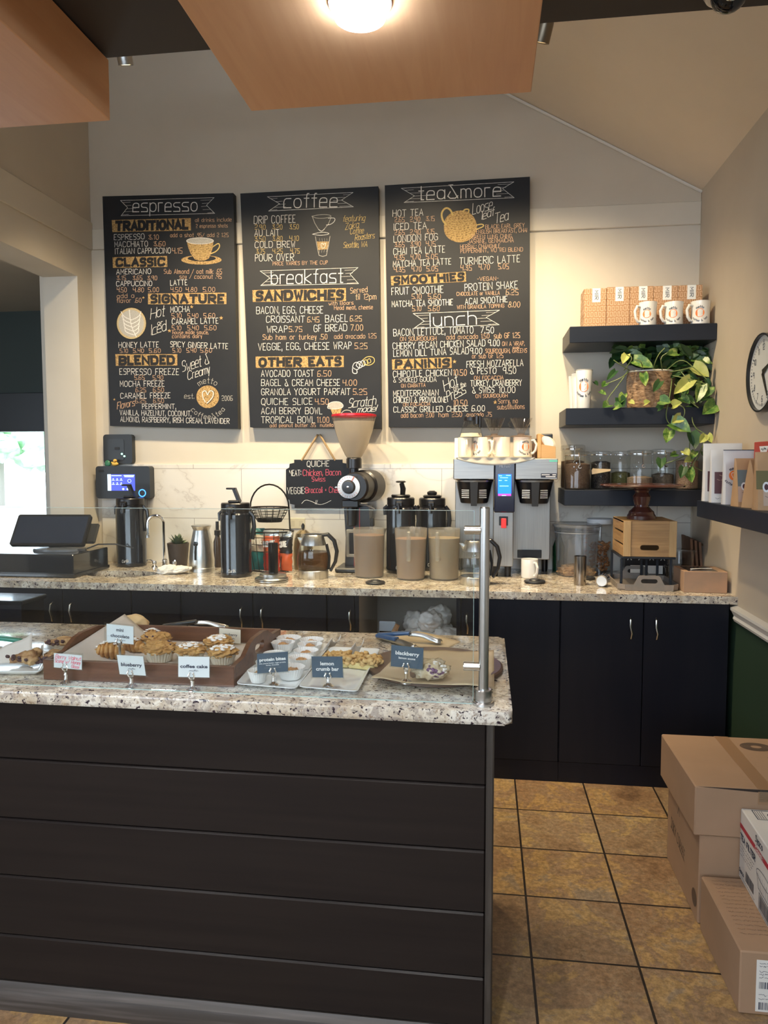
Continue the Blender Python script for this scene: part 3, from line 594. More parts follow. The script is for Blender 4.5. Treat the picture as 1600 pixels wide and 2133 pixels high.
B.fill([(955+97*cos(a*pi/18), 1832+97*sin(a*pi/18)) for a in range(36)], 'gold', .0003)
hc = B.p(955, 1832); s_ = B.cap(56); B.g('w').ribbon(heart_pts(hc, s_), .005, B.fn(.001)); B.g('k').ribbon(heart_pts((hc[0]+.003, hc[1]-.002), s_*1.12), .003, B.fn(.0008))
arc_text(B.g('g'), 'metto', hc, B.cap(118), pi/2, B.cap(46), .0026, B.fn()); arc_text(B.g('g'), 'coffee&tea', hc, B.cap(150), -pi/2, B.cap(40), .0026, B.fn(), False)
B.T('est.', 755, 1845, 838, 1848, 42, 'g', .0024); B.T('2006', 1077, 1865, 1167, 1865, 42, 'g', .0026); B.end()

B = Board((500.5, 403), (788, 388), (794, 893), (521, 890), 3.9484, 490, 370, 'middle chalkboard menu, headed coffee and breakfast')
B.banner('coffee', (265, 158), (970, 122), (972, 240), (275, 275), (365, 215), (875, 185), (400, 250), (838, 240), 108)
B.T('DRIP COFFEE', 155, 381, 495, 370, 60); pc = [(162, 248), (307, 387), (447, 522)]; B.prices('2.90 3.20 3.50', pc, 427, 38, 'y', -4)
B.T('AU LAIT', 160, 482, 363, 476, 48); B.prices('3.50 3.80 4.10', pc, 523, 40, 'y', -4); B.T('COLD BREW', 162, 578, 492, 572, 50); B.prices('3.75 4.25 4.75', [(175, 243), (308, 390), (455, 528)], 626, 38, 'y', -4)
B.T('POUR OVER', 165, 688, 482, 682, 55); B.T('PRICE VARIES BY THE CUP', 310, 722, 760, 712, 28, 'o')
B.T('featuring', 885, 362, 1065, 352, 45, 'y', .0022, .3, 1); B.T('Zoka', 905, 430, 1015, 410, 50, 'y', .0022, .3, 1); B.T('Coffee', 945, 467, 1055, 455, 44, 'y', .0022, .3, 1); B.T('Roasters', 985, 517, 1145, 495, 44, 'y', .0022, .3, 1); B.T('Seattle, WA', 890, 577, 1085, 568, 42, 'y', .0022, .2, 1)
B.L([(630+0, 318), (690, 305), (760, 303), (800, 318), (740, 335), (670, 335), (632, 320)], 'g', .0026, True); B.L([(635, 322), (655, 375), (685, 425)], 'g', .0028); B.L([(790, 325), (765, 385), (735, 420)], 'g', .0028)
B.L([(765, 335), (820, 330), (822, 355), (790, 385), (750, 390)], 'w', .003, True); B.L([(685, 425), (710, 445), (735, 422)], 'w', .003, True); B.L([(635, 465), (700, 478), (790, 462), (720, 445), (635, 465)], 'w', .0026, True)
B.L([(660, 485), (672, 560), (690, 640), (720, 648), (750, 640), (768, 560), (780, 482)], 'g', .003); B.fill([(672, 525), (770, 525), (762, 590), (682, 595)], 'gold', .0002); hc = B.p(725, 560); B.g('w').ribbon(heart_pts(hc, B.cap(22)), .003, B.fn(.001))
for k in range(4): B.L([(690+k*20, 620-k*3), (700+k*20, 560), (694+k*20, 500)], 'g', .0014)
B.banner('breakfast', (205, 768), (1010, 740), (1015, 872), (210, 888), (285, 825), (945, 795), (297, 876), (885, 862), 108)
B.head('SANDWICHES', [(142, 925), (910, 908), (912, 1015), (145, 1022)])
B.T('Served', 950, 952, 1088, 940, 42, 'o'); B.T('til 12pm', 990, 1002, 1160, 1000, 44, 'o'); B.T('with Boars', 770, 1050, 972, 1042, 28, 'o'); B.T('Head meat, cheese', 815, 1087, 1132, 1080, 32, 'o')
B.T('BACON, EGG, CHEESE', 175, 1120, 722, 1115, 56); B.T('CROISSANT', 255, 1192, 570, 1190, 52); B.T('6.45', 595, 1188, 690, None, 42, 'o'); B.T('BAGEL', 742, 1190, 925, 1184, 56); B.T('6.25', 945, 1180, 1040, None, 42, 'o')
B.T('WRAP', 262, 1275, 430, 1272, 52); B.T('5.75', 443, 1268, 550, None, 42, 'o'); B.T('GF BREAD', 647, 1268, 920, 1260, 54); B.T('7.00', 950, 1258, 1050, None, 46, 'o')
B.T('Sub ham or turkey .50', 228, 1332, 757, 1328, 40, 'o'); B.T('add avocado 1.25', 815, 1326, 1160, 1320, 38, 'o'); B.T('VEGGIE, EGG, CHEESE WRAP', 190, 1420, 955, 1410, 56); B.T('5.25', 983, 1407, 1085, None, 46, 'o')
B.head('OTHER EATS', [(168, 1472), (892, 1465), (893, 1558), (170, 1565)])
for k in range(5): B.L([(965+k*30, 1560-k*14), (975+k*32, 1525-k*10), (1010+k*26, 1515-k*4), (1030+k*22, 1560-k*10), (1000+k*22, 1585-k*14), (965+k*30, 1560-k*14)], 'w' if k < 3 else 'y', .0035, True)
B.L([(965, 1570), (965, 1610), (1005, 1612), (1000, 1580)], 'w', .004, True); B.L([(1050, 1500), (1085, 1470), (1140, 1475), (1150, 1515), (1110, 1545), (1060, 1540)], 'y', .004, True)
for (t_, y, x1, pr, a, b_) in (('AVOCADO TOAST', 1638, 645, '6.50', 678, 788), ('BAGEL & CREAM CHEESE', 1713, 860, '4.00', 885, 1000), ('GRANOLA YOGURT PARFAIT', 1788, 945, '5.25', 970, 1083), ('QUICHE SLICE', 1868, 635, '4.50', 660, 767), ('ACAI BERRY BOWL', 1945, 715, None, 0, 0), ('TROPICAL BOWL', 2018, 655, '11.00', 675, 772)):
    B.T(t_, 215, y, x1, y-2, 52); pr and B.T(pr, a, y-3, b_, None, 46, 'o')
B.T('add peanut butter .55  nutella .65', 285, 2052, 870, 2048, 28, 'o'); B.T('Scratch', 932, 1895, 1155, 1868, 72, slant=.35, gap=.8); B.T('made!', 1000, 1932, 1155, 1920, 48, slant=.35, gap=.8)
B.fill([(780, 1895), (800, 1945), (865, 1940), (880, 1885)], 'gold', .0003); B.fill([(758, 1890), (770, 1855), (815, 1840), (865, 1845), (890, 1870), (885, 1892), (830, 1905)], 'g', .0005); B.L([(758, 1890), (770, 1855), (815, 1840), (865, 1845), (890, 1870), (885, 1892), (830, 1905), (765, 1900)], 'w', .003, True, True)
B.L([(870, 1940), (900, 1910), (950, 1915), (965, 1945)], 'g', .004, True); B.end()

B = Board((801.5, 386), (1104, 368), (1104, 890), (810, 889.5), 3.95, 790, 360, 'rightmost chalkboard menu, headed tea and more, with a chalk teapot')
B.banner('tea&more', (182, 128), (1108, 75), (1110, 205), (205, 245), (290, 190), (1015, 130), (325, 224), (1000, 190), 102)
B.T('HOT TEA', 112, 361, 360, 350, 50); B.prices('2.65 2.90 3.15', [(127, 208), (255, 335), (385, 455)], 405, 36, 'o', -14); B.T('ICED TEA', 122, 471, 390, 458, 50); B.prices('2.65 2.90 3.15', [(127, 208), (255, 337), (388, 452)], 510, 36, 'o', -14)
B.T('LONDON FOG', 120, 572, 482, 552, 50); B.prices('3.65 3.90 4.15', [(127, 207), (257, 340), (385, 462)], 610, 38, 'o', -12); B.T('CHAI TEA LATTE', 117, 676, 540, 653, 50); B.prices('4.35 4.70 5.05', [(127, 207), (260, 337), (385, 480)], 716, 38, 'o', -12)
B.T('MATCHA TEA LATTE', 115, 776, 590, 752, 46); B.prices('4.35 4.70 5.05', [(122, 212), (268, 345), (390, 483)], 816, 38, 'o', -12); B.T('TURMERIC LATTE', 660, 756, 1157, 734, 54); B.prices('4.35 4.70 5.05', [(670, 760), (820, 907), (980, 1065)], 803, 40, 'o', -16)
B.fill(chaikin([(530, 440), (540, 380), (585, 330), (650, 308), (725, 312), (780, 360), (808, 430), (798, 500), (745, 555), (665, 578), (585, 555), (538, 505)], True)[:-1], 'gold', .0003)
for k in range(9): B.L([(560+k*4, 390+k*19), (660, 400+k*20), (775-k*3, 380+k*18)], 'y', .0022, True, lift=.0009)
B.L([(605, 345), (585, 300), (545, 285), (510, 330), (520, 390), (550, 425)], 'y', .010, True); B.L([(800, 430), (850, 420), (865, 440), (800, 465)], 'y', .006, True); B.L([(690, 318), (705, 300), (740, 300), (735, 325)], 'y', .008, True)
B.T('Loose', 768, 345, 930, 300, 82, slant=.4, gap=.7); B.T('leaf', 845, 385, 945, 350, 60, slant=.4, gap=.7); B.T('Tea', 950, 420, 1062, 388, 74, slant=.4, gap=.7)
for t_, a, y0, b_, y1 in (('BLACK: EARL GREY', 875, 460, 1195, 447), ('ENGLISH BREAKFAST, CHAI', 800, 502, 1215, 487), ('GREEN: LUNG CHING,', 765, 545, 1095, 535), ('JASMINE, GENMAICHA', 730, 582, 1105, 570), ('HERBAL: CHAMOMILE,', 668, 625, 1000, 618), ('PEPPERMINT, WU WEI BLEND', 670, 660, 1182, 645)): B.T(t_, a, y0, b_, y1, 30, 'o')
B.head('SMOOTHIES', [(95, 850), (712, 812), (715, 895), (100, 928)])
B.T('FRUIT SMOOTHIE', 103, 1005, 527, 985, 55); B.prices('5.10 5.60', [(268, 347), (403, 505)], 1037, 38); B.T('-VEGAN-', 808, 890, 980, 884, 30, 'o'); B.T('PROTEIN SHAKE', 705, 973, 1137, 947, 55); B.T('CHOCOLATE or VANILLA', 637, 1012, 990, 1002, 28, 'o'); B.T('6.25', 1043, 1004, 1143, None, 42, 'o')
B.T('ACAI SMOOTHIE', 708, 1084, 1055, 1062, 46); B.T('WITH GRANOLA TOPPING', 642, 1121, 1027, 1108, 28, 'o'); B.T('8.00', 1062, 1106, 1157, None, 42, 'o'); B.T('MATCHA TEA SMOOTHIE', 105, 1104, 605, 1088, 46); B.prices('5.10 5.60', [(272, 345), (402, 495)], 1136, 38)
B.banner('lunch', (280, 1158), (990, 1130), (987, 1250), (285, 1280), (370, 1220), (880, 1190), (420, 1264), (800, 1245), 104)
B.T('BACON, LETTUCE, TOMATO', 118, 1343, 773, 1320, 54); B.T('7.50', 833, 1318, 942, None, 48); B.T('ON SOURDOUGH', 173, 1384, 470, 1378, 32, 'o'); B.T('add avocado 1.50', 553, 1370, 905, 1362, 36, 'o'); B.T('sub GF 1.25', 945, 1362, 1157, 1356, 40, 'o')
B.T('CHERRY PECAN CHICKEN SALAD', 113, 1452, 873, 1425, 50); B.T('9.00', 895, 1424, 990, None, 48); B.T('ON A WRAP,', 1012, 1425, 1195, 1420, 32, 'o'); B.T('LEMON DILL TUNA SALAD', 118, 1513, 737, 1490, 50); B.T('9.00', 748, 1490, 845, None, 46); B.T('SOURDOUGH, GREENS', 875, 1483, 1215, 1478, 32, 'o'); B.T('over', 1100, 1450, 1155, 1448, 22, 'o'); B.T('or sub GF 1.25', 765, 1527, 1020, 1522, 36, 'o')
B.head('PANINIS', [(105, 1535), (595, 1517), (597, 1605), (108, 1620)]); B.star(620, 1553, 18); B.T('FRESH MOZZARELLA', 720, 1602, 1185, 1588, 50); B.T('& PESTO', 750, 1655, 962, 1652, 46); B.T('9.50', 1018, 1652, 1125, None, 48); B.T('ON FOCACCIA', 782, 1702, 1022, 1698, 28, 'o')
B.T('CHIPOTLE CHICKEN', 115, 1681, 595, 1668, 48); B.T('10.50', 610, 1666, 718, None, 46, 'o'); B.T('& SMOKED GOUDA', 117, 1724, 470, 1718, 38); B.T('ON CIABATTA', 182, 1767, 380, 1760, 28, 'o'); B.T('Hot', 540, 1800, 652, 1740, 84, slant=.4, gap=.7); B.T('off the', 615, 1795, 715, 1752, 36, slant=.3, gap=1); B.T('Press', 565, 1885, 715, 1812, 78, slant=.4, gap=.7)
B.T('TURKEY, CRANBERRY', 752, 1756, 1172, 1750, 46); B.T('& SWISS', 767, 1814, 945, 1808, 46); B.T('10.00', 985, 1810, 1118, None, 48); B.T('ON SOURDOUGH', 795, 1852, 1055, 1846, 28, 'o'); B.T('MEDITERRANIAN', 117, 1840, 487, 1832, 46); B.T('CHICKEN & PROVOLONE', 118, 1892, 552, 1888, 44); B.T('10.50', 610, 1917, 722, None, 46, 'o'); B.T('ON FOCACCIA', 198, 1920, 420, 1914, 26, 'o')
B.T('CLASSIC GRILLED CHEESE', 118, 1971, 730, 1962, 44); B.T('6.00', 762, 1962, 868, None, 44); B.T('add bacon 2.00', 180, 2014, 450, 2010, 36, 'o'); B.T('ham 2.50', 490, 2010, 680, 2006, 38, 'o'); B.T('avocado .75', 720, 2006, 925, 2004, 34, 'o'); B.star(955, 1888, 18); B.T('Sorry, no', 980, 1898, 1140, 1894, 36, 'o'); B.T('substitutions', 972, 1946, 1195, 1940, 36, 'o'); B.end()

# ------------------------------------------------------------------ quiche plaque on a rope
Yq = YW-.03; c0 = at_y(663, 1008, Yq)
t = thing('hanging_chalkboard_sign', 'small notched chalkboard plaque headed QUICHE hanging from a rope', 'sign', (c0.x, Yq, c0.z))
W_, H_ = m_of(69, c0), m_of(50.5, c0); n1, n2 = W_*.26, H_*.24
pl = []
for sx, sz in ((1, 1), (1, -1), (-1, -1), (-1, 1)):
    q = [(W_-n1, H_), (W_-n1-.0, H_-n2*.55), (W_-n1*.45, H_-n2*.7), (W_-n1*.4, H_-n2*1.35), (W_, H_-n2*1.7)]
    q = q if sx*sz > 0 else q[::-1]
    pl += [(sx*a, 0, sz*b_) for a, b_ in q]
g = G(); g.prism(pl, (0, .014, 0)); g.done('plaque', m_board, t)
m_rope = M('jute_rope', (.46, .32, .17), .9, var=(.30, .20, .10), vs=220, bp=.6)
def pq(px, py): q = at_y(px, py, Yq)-c0; return (q.x, q.z)
a, b_, c_ = pq(628, 958), pq(663, 905), pq(698, 958)
g = G(); g.tube([(a[0], .004, a[1]-.004), (b_[0]-.006, .012, b_[1]), (b_[0]+.006, .012, b_[1]), (c_[0], .004, c_[1]-.004)], .0062, 8); g.done('rope', m_rope, t)
gw, gp = G(), G(); fq = lambda u, v: (u, -.0006, v)
def Z6(x, y): return pq(x/4.2105+580, y/4.21+860)
for txt, x0, y0, x1, y1, cap, gg in (('QUICHE', 250, 472, 443, 470, 50, gw), ('MEAT:', 97, 553, 197, 551, 50, gw), ('Chicken, Bacon', 215, 552, 547, 545, 52, gp), ('Swiss', 295, 602, 410, 598, 40, gp), ('VEGGIE:', 80, 712, 232, 706, 56, gw), ('Broccoli + Cheddar', 240, 702, 600, 698, 50, gp)):
    letter(gg, txt, Z6(x0, y0), Z6(x1, y1), m_of(cap/4.21, c0), .0024, fq, 1.4, .05)
gw.ribbon([Z6(205, 795)]+chaikin([Z6(205, 795), Z6(235, 760), Z6(290, 775), Z6(350, 805), Z6(400, 800), Z6(462, 768)], False), .002, fq); gw.ribbon([Z6(322, 800), Z6(332, 765)], .0016, fq); gw.ribbon([Z6(332, 802), Z6(344, 765)], .0016, fq)
gw.done('white_lettering', m_whitep, t); gp.done('pink_lettering', m_pink, t)
# ------------------------------------------------------------------ things on the back counter
ZT = .9405
m_airpot = M('black_gloss_airpot', (.008, .010, .016), .14, coat=.4)
m_logo = M('silver_print', (.6, .6, .6), .5)
def airpot(cx, yb, yt, w, label, lever=0, rz=0):
    P, R, H = fit(cx, yb, yt, w, ZT); t = thing('airpot', label, 'airpot', P, rz, 'black pump airpots on the back counter'); hb = H-.055
    g = G(); g.lathe([(0, 0), (R*.97, 0), (R, .006), (R, .03), (R*.985, .034), (R*.985, hb-.03), (R*.97, hb-.008), (R*.9, hb)], 40); g.done('body', m_airpot, t)
    g = G(); g.lathe([(R*.90, hb-.002), (R*.90, hb+.012), (R*.93, hb+.016), (R*.93, H-.006), (R*.88, H), (0, H)], 40); g.done('collar', m_black, t)
    g = G()
    if lever == 0:                                # raised pump lever
        g.box(-.035, .03, -.028, .012, H, H+.014, .005); g.prism([(.012, -.016, H+.008), (.030, -.016, H+.008), (.004, -.016, H+.075), (-.014, -.016, H+.075)], (0, .03, 0)); g.box(-.048, .004, -.018, .016, H+.072, H+.082, .003)
    elif lever == 1:
        g.lathe([(.05, 0), (.055, .01), (.05, .016), (0, .016)], 28, c=(0, 0, H)); g.tube([(.012, -.02, H+.010), (.016, -.03, H+.05), (.008, -.036, H+.082)], [.014, .016, .013], 10); g.lathe([(0, .008), (.018, .006), (.024, 0), (.018, -.004), (0, -.004)], 18, c=(.004, -.036, H+.088), sx=1.3)
    else:
        g.lathe([(.05, 0), (.055, .012), (.045, .018), (0, .018)], 28, c=(0, 0, H)); g.lathe([(.016, 0), (.022, .012), (.022, .022), (.012, .03), (0, .03)], 18, c=(.0, -.02, H+.012), sx=1.3)
    g.done('pump_lever', m_black, t)
    g = G(); g.box(-.02, .02, -R*1.12, -R*.8, H-.050, H-.018, .006); g.tube([(0, -R*1.08, H-.03), (0, -R*1.14, H-.05), (0, -R*1.14, H-.085)], .008, 8); g.done('spout', m_black, t)
    g = G(); g.tube([(R*.9, 0, H-.05), (R*1.16, 0, H-.075), (R*1.22, 0, H-.13), (R*1.1, 0, H-.20)], .0075, 8, flat=1.6); g.tube([(-R*.9, 0, H-.05), (-R*1.08, 0, H-.06), (-R*1.05, 0, H-.10)], .0075, 8, flat=1.6); g.done('carry_handle', m_black, t)
    a0 = -pi/2-.25; g = G(); letter(g, 'Curtis', (-.018, .028), (.022, .033), .016, .0022, lambda u, v: (R*1.008*cos(-pi/2+u/R), R*1.008*sin(-pi/2+u/R), v), 1, .3); g.done('brand_lettering', m_logo, t)
    return P
airpot(275, 1182, 1037, 61, 'black pump airpot at the far left below the control box with the blue ring', 0)
airpot(493, 1204, 1047, 64, 'black pump airpot between the steel kettle and the wire basket', 0)
airpot(835, 1196, 1036, 61, 'black pump airpot with raised spout lever behind the pitchers, nearer the grinder', 1)
airpot(900, 1190, 1037, 59, 'black pump airpot with a flat round knob behind the rightmost pitcher', 2)

# faucet at the sink
P = V((at_y(343, 1163, 4.12).x, 4.12, ZT)); t = thing('faucet', 'chrome gooseneck faucet with two lever taps behind the sink', 'faucet', P)
q = lambda px, py: (at_y(px, py, P.y).x-P.x, at_y(px, py, P.y).z-P.z)
tip, top = q(313, 1118), q(325, 1073)
g = G(); rr = abs(tip[0])/2; zc = top[1]-rr; g.tube([(0, 0, 0), (0, 0, zc*.5), (0, 0, zc)]+[(-rr+rr*cos(a*pi/10), -.03*a/10, zc+rr*sin(a*pi/10)) for a in range(1, 11)]+[(-2*rr, -.032, zc-.02), (-2*rr, -.032, tip[1])], .0085, 10); g.done('spout', m_chrome, t)
g = G(); g.lathe([(.022, 0), (.022, .01), (.014, .022), (.014, .05), (.009, .055)], 20); g.lathe([(.011, 0), (.011, .018), (.0085, .02)], 14, c=(-2*rr, -.032, tip[1]-.003)); g.done('base_collar', m_chrome, t)
for sx in (-1, 1):
    g = G(); g.lathe([(.018, 0), (.018, .006), (.010, .016), (.013, .032), (.011, .042), (0, .044)], 18, c=(sx*.062, -.005, 0)); g.tube([(sx*.062, -.01, .038), (sx*.078, -.03, .05), (sx*.085, -.05, .052)], [.006, .006, .004], 8); g.done('tap_handle', m_chrome, t)
# white cloth
P = on(366, 1196, ZT, .04); g = G()
for k in range(9): g.lump((rnd.uniform(-.05, .05), rnd.uniform(-.03, .03), .008+rnd.uniform(0, .034)*(1 if k % 2 else .4)), (.05, .034, .016), .32, 22, 4, k+50, -.012, 2)
g.xf(0, RT((0, 0, .004), 0, -.12)); o = g.done('dish_cloth', M('white_terry_cloth', (.78, .76, .72), .9, bp=.3, vs=60), ang=180); o.location = P; tag(o, 'crumpled white dish cloth beside the sink', 'cloth')
# steel carafe
P, R, H = fit(421, 1193, 1094, 53, ZT); t = thing('steel_carafe', 'brushed steel vacuum carafe with a narrow neck right of the white cloth', 'carafe', P)
g = G(); g.lathe([(0, 0), (R, 0), (R, H*.08), (R*.97, H*.09), (R*.98, H*.25), (R*.86, H*.58), (R*.66, H*.85), (R*.62, H*.90)], 40); g.done('body', m_steelv, t)
g = G(); g.lathe([(R*.62, H*.90), (R*.70, H*.955), (R*.78, H*.985), (R*.76, H), (R*.6, H*.985), (0, H*.97)], 36); g.done('collar', m_steel, t)
g = G(); g.lathe([(0, 0), (.012, .002), (.013, .006), (0, .010)], 16, M_=RT((-.010, -R*.86, H*.62), pi/2)); g.tube([(-.010, -R*.90, H*.60), (-.011, -R*.97, H*.45), (-.010, -R*1.0, H*.27)], .0055, 8); g.done('pour_latch', m_black, t)
# succulent in a dark pot
P, R, H = fity(372, 4.22, 1131, 44, ZT); t = thing('potted_succulent', 'small succulent in a dark pot between the faucet and the steel carafe', 'plant', P)
g = G(); g.lathe([(0, 0), (R*.8, 0), (R*1.02, H), (R*.92, H), (R*.85, H*.85), (0, H*.85)], 28); g.done('pot', M('dark_pot', (.05, .035, .028), .5), t)
g = G(); mk_ = m_of(30, P)
for k in range(34):
    a = k*2.4; ln = mk_*rnd.uniform(.55, .95); el = .35+k/34*1.1; d = V((cos(a)*cos(el), sin(a)*cos(el), sin(el))); p0 = V((0, 0, H*.9)); s_ = d.cross(V((0, 0, 1))).normalized()*ln*.20
    p1, p2 = p0+d*ln*.5, p0+d*ln; A = [g.v(x) for x in (p0-s_*.5, p1-s_, p2, p1+s_, p0+s_*.5, p1+V((0, 0, ln*.09)), p1-V((0, 0, ln*.06)))]
    for f in ((0, 1, 5), (1, 2, 5), (2, 3, 5), (3, 4, 5), (4, 0, 5), (0, 6, 1), (1, 6, 2), (2, 6, 3), (3, 6, 4)): g.face([A[i] for i in f])
g.done('rosette_leaves', M('succulent_green', (.07, .12, .065), .5, var=(.12, .16, .08), vs=20), t)
# dark bottle behind the airpot
P, R, H = fity(454, 4.2, 1086, 17, ZT); t = thing('soap_bottle', 'slim dark bottle with a narrow neck just left of the middle airpot', 'bottle', P)
g = G(); g.lathe([(0, 0), (R, 0), (R, H*.55), (R*.6, H*.66), (R*.6, H*.72)], 24); g.done('body', M('brown_bottle', (.05, .035, .028), .25), t)
g = G(); g.lathe([(R*.75, H*.70), (R*.75, H*.80), (R*.4, H*.82), (R*.4, H), (0, H)], 20); g.done('cap', m_black, t)

# two-tier wire basket with snack bags
P0 = on(566, 1172, ZT, .10); P0.y = 4.10; t = thing('wire_basket', 'black two-tier wire basket with an arched handle holding snack bags', 'basket', (at_y(562, 1100, 4.1).x, 4.1, ZT))
def zz(py): return at_y(562, py, 4.1).z-ZT
def xx(px): return m_of(px, V((0, 4.1, 1)))
m_wire = M('black_wire', (.015, .013, .012), .4, .4)
zt_, zr, zb = zz(1009), zz(1057), zz(1087); lr = zz(1106); R1, R2 = xx(42), xx(52)
g = G()
for r, z, w in ((R1, zr, .0042), (R1*.93, zr-.016, .002), (R1*.86, zr-.032, .002), (R1*.79, zr-.048, .002)): g.tube([(r*cos(a*pi/16), r*.8*sin(a*pi/16), z) for a in range(32)], w, 6, True)
for a in range(16): x, y = cos(a*pi/8), .8*sin(a*pi/8); g.tube([(R1*x, R1*y, zr), (R1*.86*x, R1*.86*y, zr-.035), (R1*.6*x, R1*.6*y, zb)], .002, 6)
g.done('upper_basket', m_wire, t)
g = G(); g.lathe([(0, zb), (R1*.62, zb), (R1*.66, zb+.022), (R1*.64, zb+.022), (R1*.6, zb+.003), (0, zb+.003)], 32, sy=.8); g.done('basket_base', m_wire, t)
g = G()
for r, z, w in ((R2, lr, .0042), (R2*.96, lr-.03, .002), (R2*.9, lr-.07, .002), (R2*.84, lr-.11, .002)): g.tube([(r*cos(a*pi/16), r*.8*sin(a*pi/16), z) for a in range(32)], w, 6, True)
for a in range(16): x, y = cos(a*pi/8), .8*sin(a*pi/8); g.tube([(R2*x, R2*y, lr), (R2*.9*x, R2*.9*y, lr*.45), (R2*.75*x, R2*.75*y, .004)], .002, 6)
g.tube([(R2*.75*cos(a*pi/16), R2*.6*sin(a*pi/16), .005) for a in range(32)], .004, 6, True); g.done('lower_basket', m_wire, t)
g = G(); hx = xx(40); ha = [(-R2*.82, 0, .02), (-R1*1.02, 0, zr)]+[(-R1*1.02*cos(a*pi/14), 0, zr+(zt_-zr)*sin(a*pi/14)) for a in range(1, 14)]+[(R1*1.02, 0, zr), (R2*.9, 0, lr*.6), (R2*.82, 0, .02)]
g.tube(ha, .0048, 8); g.done('arched_handle', m_wire, t)
def snack_bag(px, py, w, h, cols, label, word, rz, y=4.07):
    P = at_y(px, py, y); w = m_of(w, P)/2; h = m_of(h, P)+P.z-ZT-.0085; t = thing('snack_bag', label, 'snack bag', (P.x, y, ZT+.0085), rz, 'snack bags in the wire basket')
    def bag(z0, z1, k=1.0):
        g = G(); rows = []
        for i in range(9):
            z = z0+(z1-z0)*i/8; f = max(0, min(1, 1-abs(2*z/h-1)**3))*.028+.001; rows.append([g.v(V((w*math.cos(a)*(.94+.06*sin(i*2+a)), -f*k*sin(a)*(1+.15*sin(3*a+i)), z))) for a in [2*pi*j/20 for j in range(20)]])
        for A, B_ in zip(rows, rows[1:]):
            for j in range(20): g.face([A[j], A[(j+1) % 20], B_[(j+1) % 20], B_[j]])
        g.face(rows[0][::-1]); g.face(rows[-1]); return g
    bag(0, h*.45).done('bag_lower', cols[0], t); bag(h*.45, h*.86, 1.0).done('bag_panel', cols[1], t); bag(h*.86, h, 1).done('top_seal', cols[2], t)
    g = G(); letter(g, word, (-w*.62, h*.60), (w*.62, h*.63), h*.13, h*.030, lambda u, v: (u, -.0315, v), 1, 0, 0); g.done('lettering', m_whitep, t)
m_teal = M('teal_foil', (.02, .22, .24), .3); m_bone = M('bone_foil', (.55, .50, .42), .35); m_or = M('orange_foil', (.62, .12, .04), .3); m_bk = M('black_foil', (.02, .018, .02), .3); m_sil = M('silver_foil', (.5, .56, .62), .25, .6); m_red = M('red_foil', (.40, .03, .02), .3)
snack_bag(535, 1166, 36, 66, (m_teal, m_bone, m_teal), 'teal and cream snack bag at the left of the wire basket', 'KETTLE', .25, 4.07)
snack_bag(566, 1170, 38, 66, (m_red, m_or, m_sil), 'orange and red snack bag in the middle of the wire basket', 'ROUTE', -.1, 4.035)
snack_bag(596, 1168, 31, 62, (m_or, m_bk, m_sil), 'black and orange snack bag at the right of the wire basket', 'ROUTE', -.35, 4.05)
# dark tumbler on two stacked round lids
P, R, H = fit(566, 1216, 1202, 69, ZT); t = thing('stacked_lid', 'larger grey round lid lying at the bottom under the dark tumbler', 'lid', P); G().lathe([(0, 0), (R*.97, 0), (R, .004), (R, H*.75), (R*.95, H), (0, H)], 40).done('disc', m_steel, t); G().lathe([(R*.995, H*.35), (R*1.012, H*.42), (R*1.012, H*.55), (R*.995, H*.62)], 40).done('sealing_rim', m_black, t)
t = thing('stacked_lid', 'smaller grey round lid stacked under the dark tumbler', 'lid', (P.x+.004, P.y+.012, ZT+H+.0005)); R2_ = R*.80
g = G(); g.lathe([(0, 0), (R2_, 0), (R2_*1.02, .004), (R2_, .016), (R2_*.9, .019), (0, .019)], 36); g.done('disc', m_steel, t)
Pt = V((P.x+.006, P.y+.014, ZT+H+.020)); Ht = at_y(570, 1131, Pt.y).z-Pt.z; Rt = m_of(10.5, Pt); t = thing('dark_tumbler', 'dark glassy tube-shaped tumbler standing on the stacked lids', 'tumbler', Pt)
g = G(); g.lathe([(0, 0), (Rt*.95, 0), (Rt, Ht), (Rt*.88, Ht), (Rt*.84, .006), (0, .006)], 28); g.done('body', glassy('smoked_plastic', (.30, .30, .33), .05, 1.2, (.03, .03, .035), .55), t)
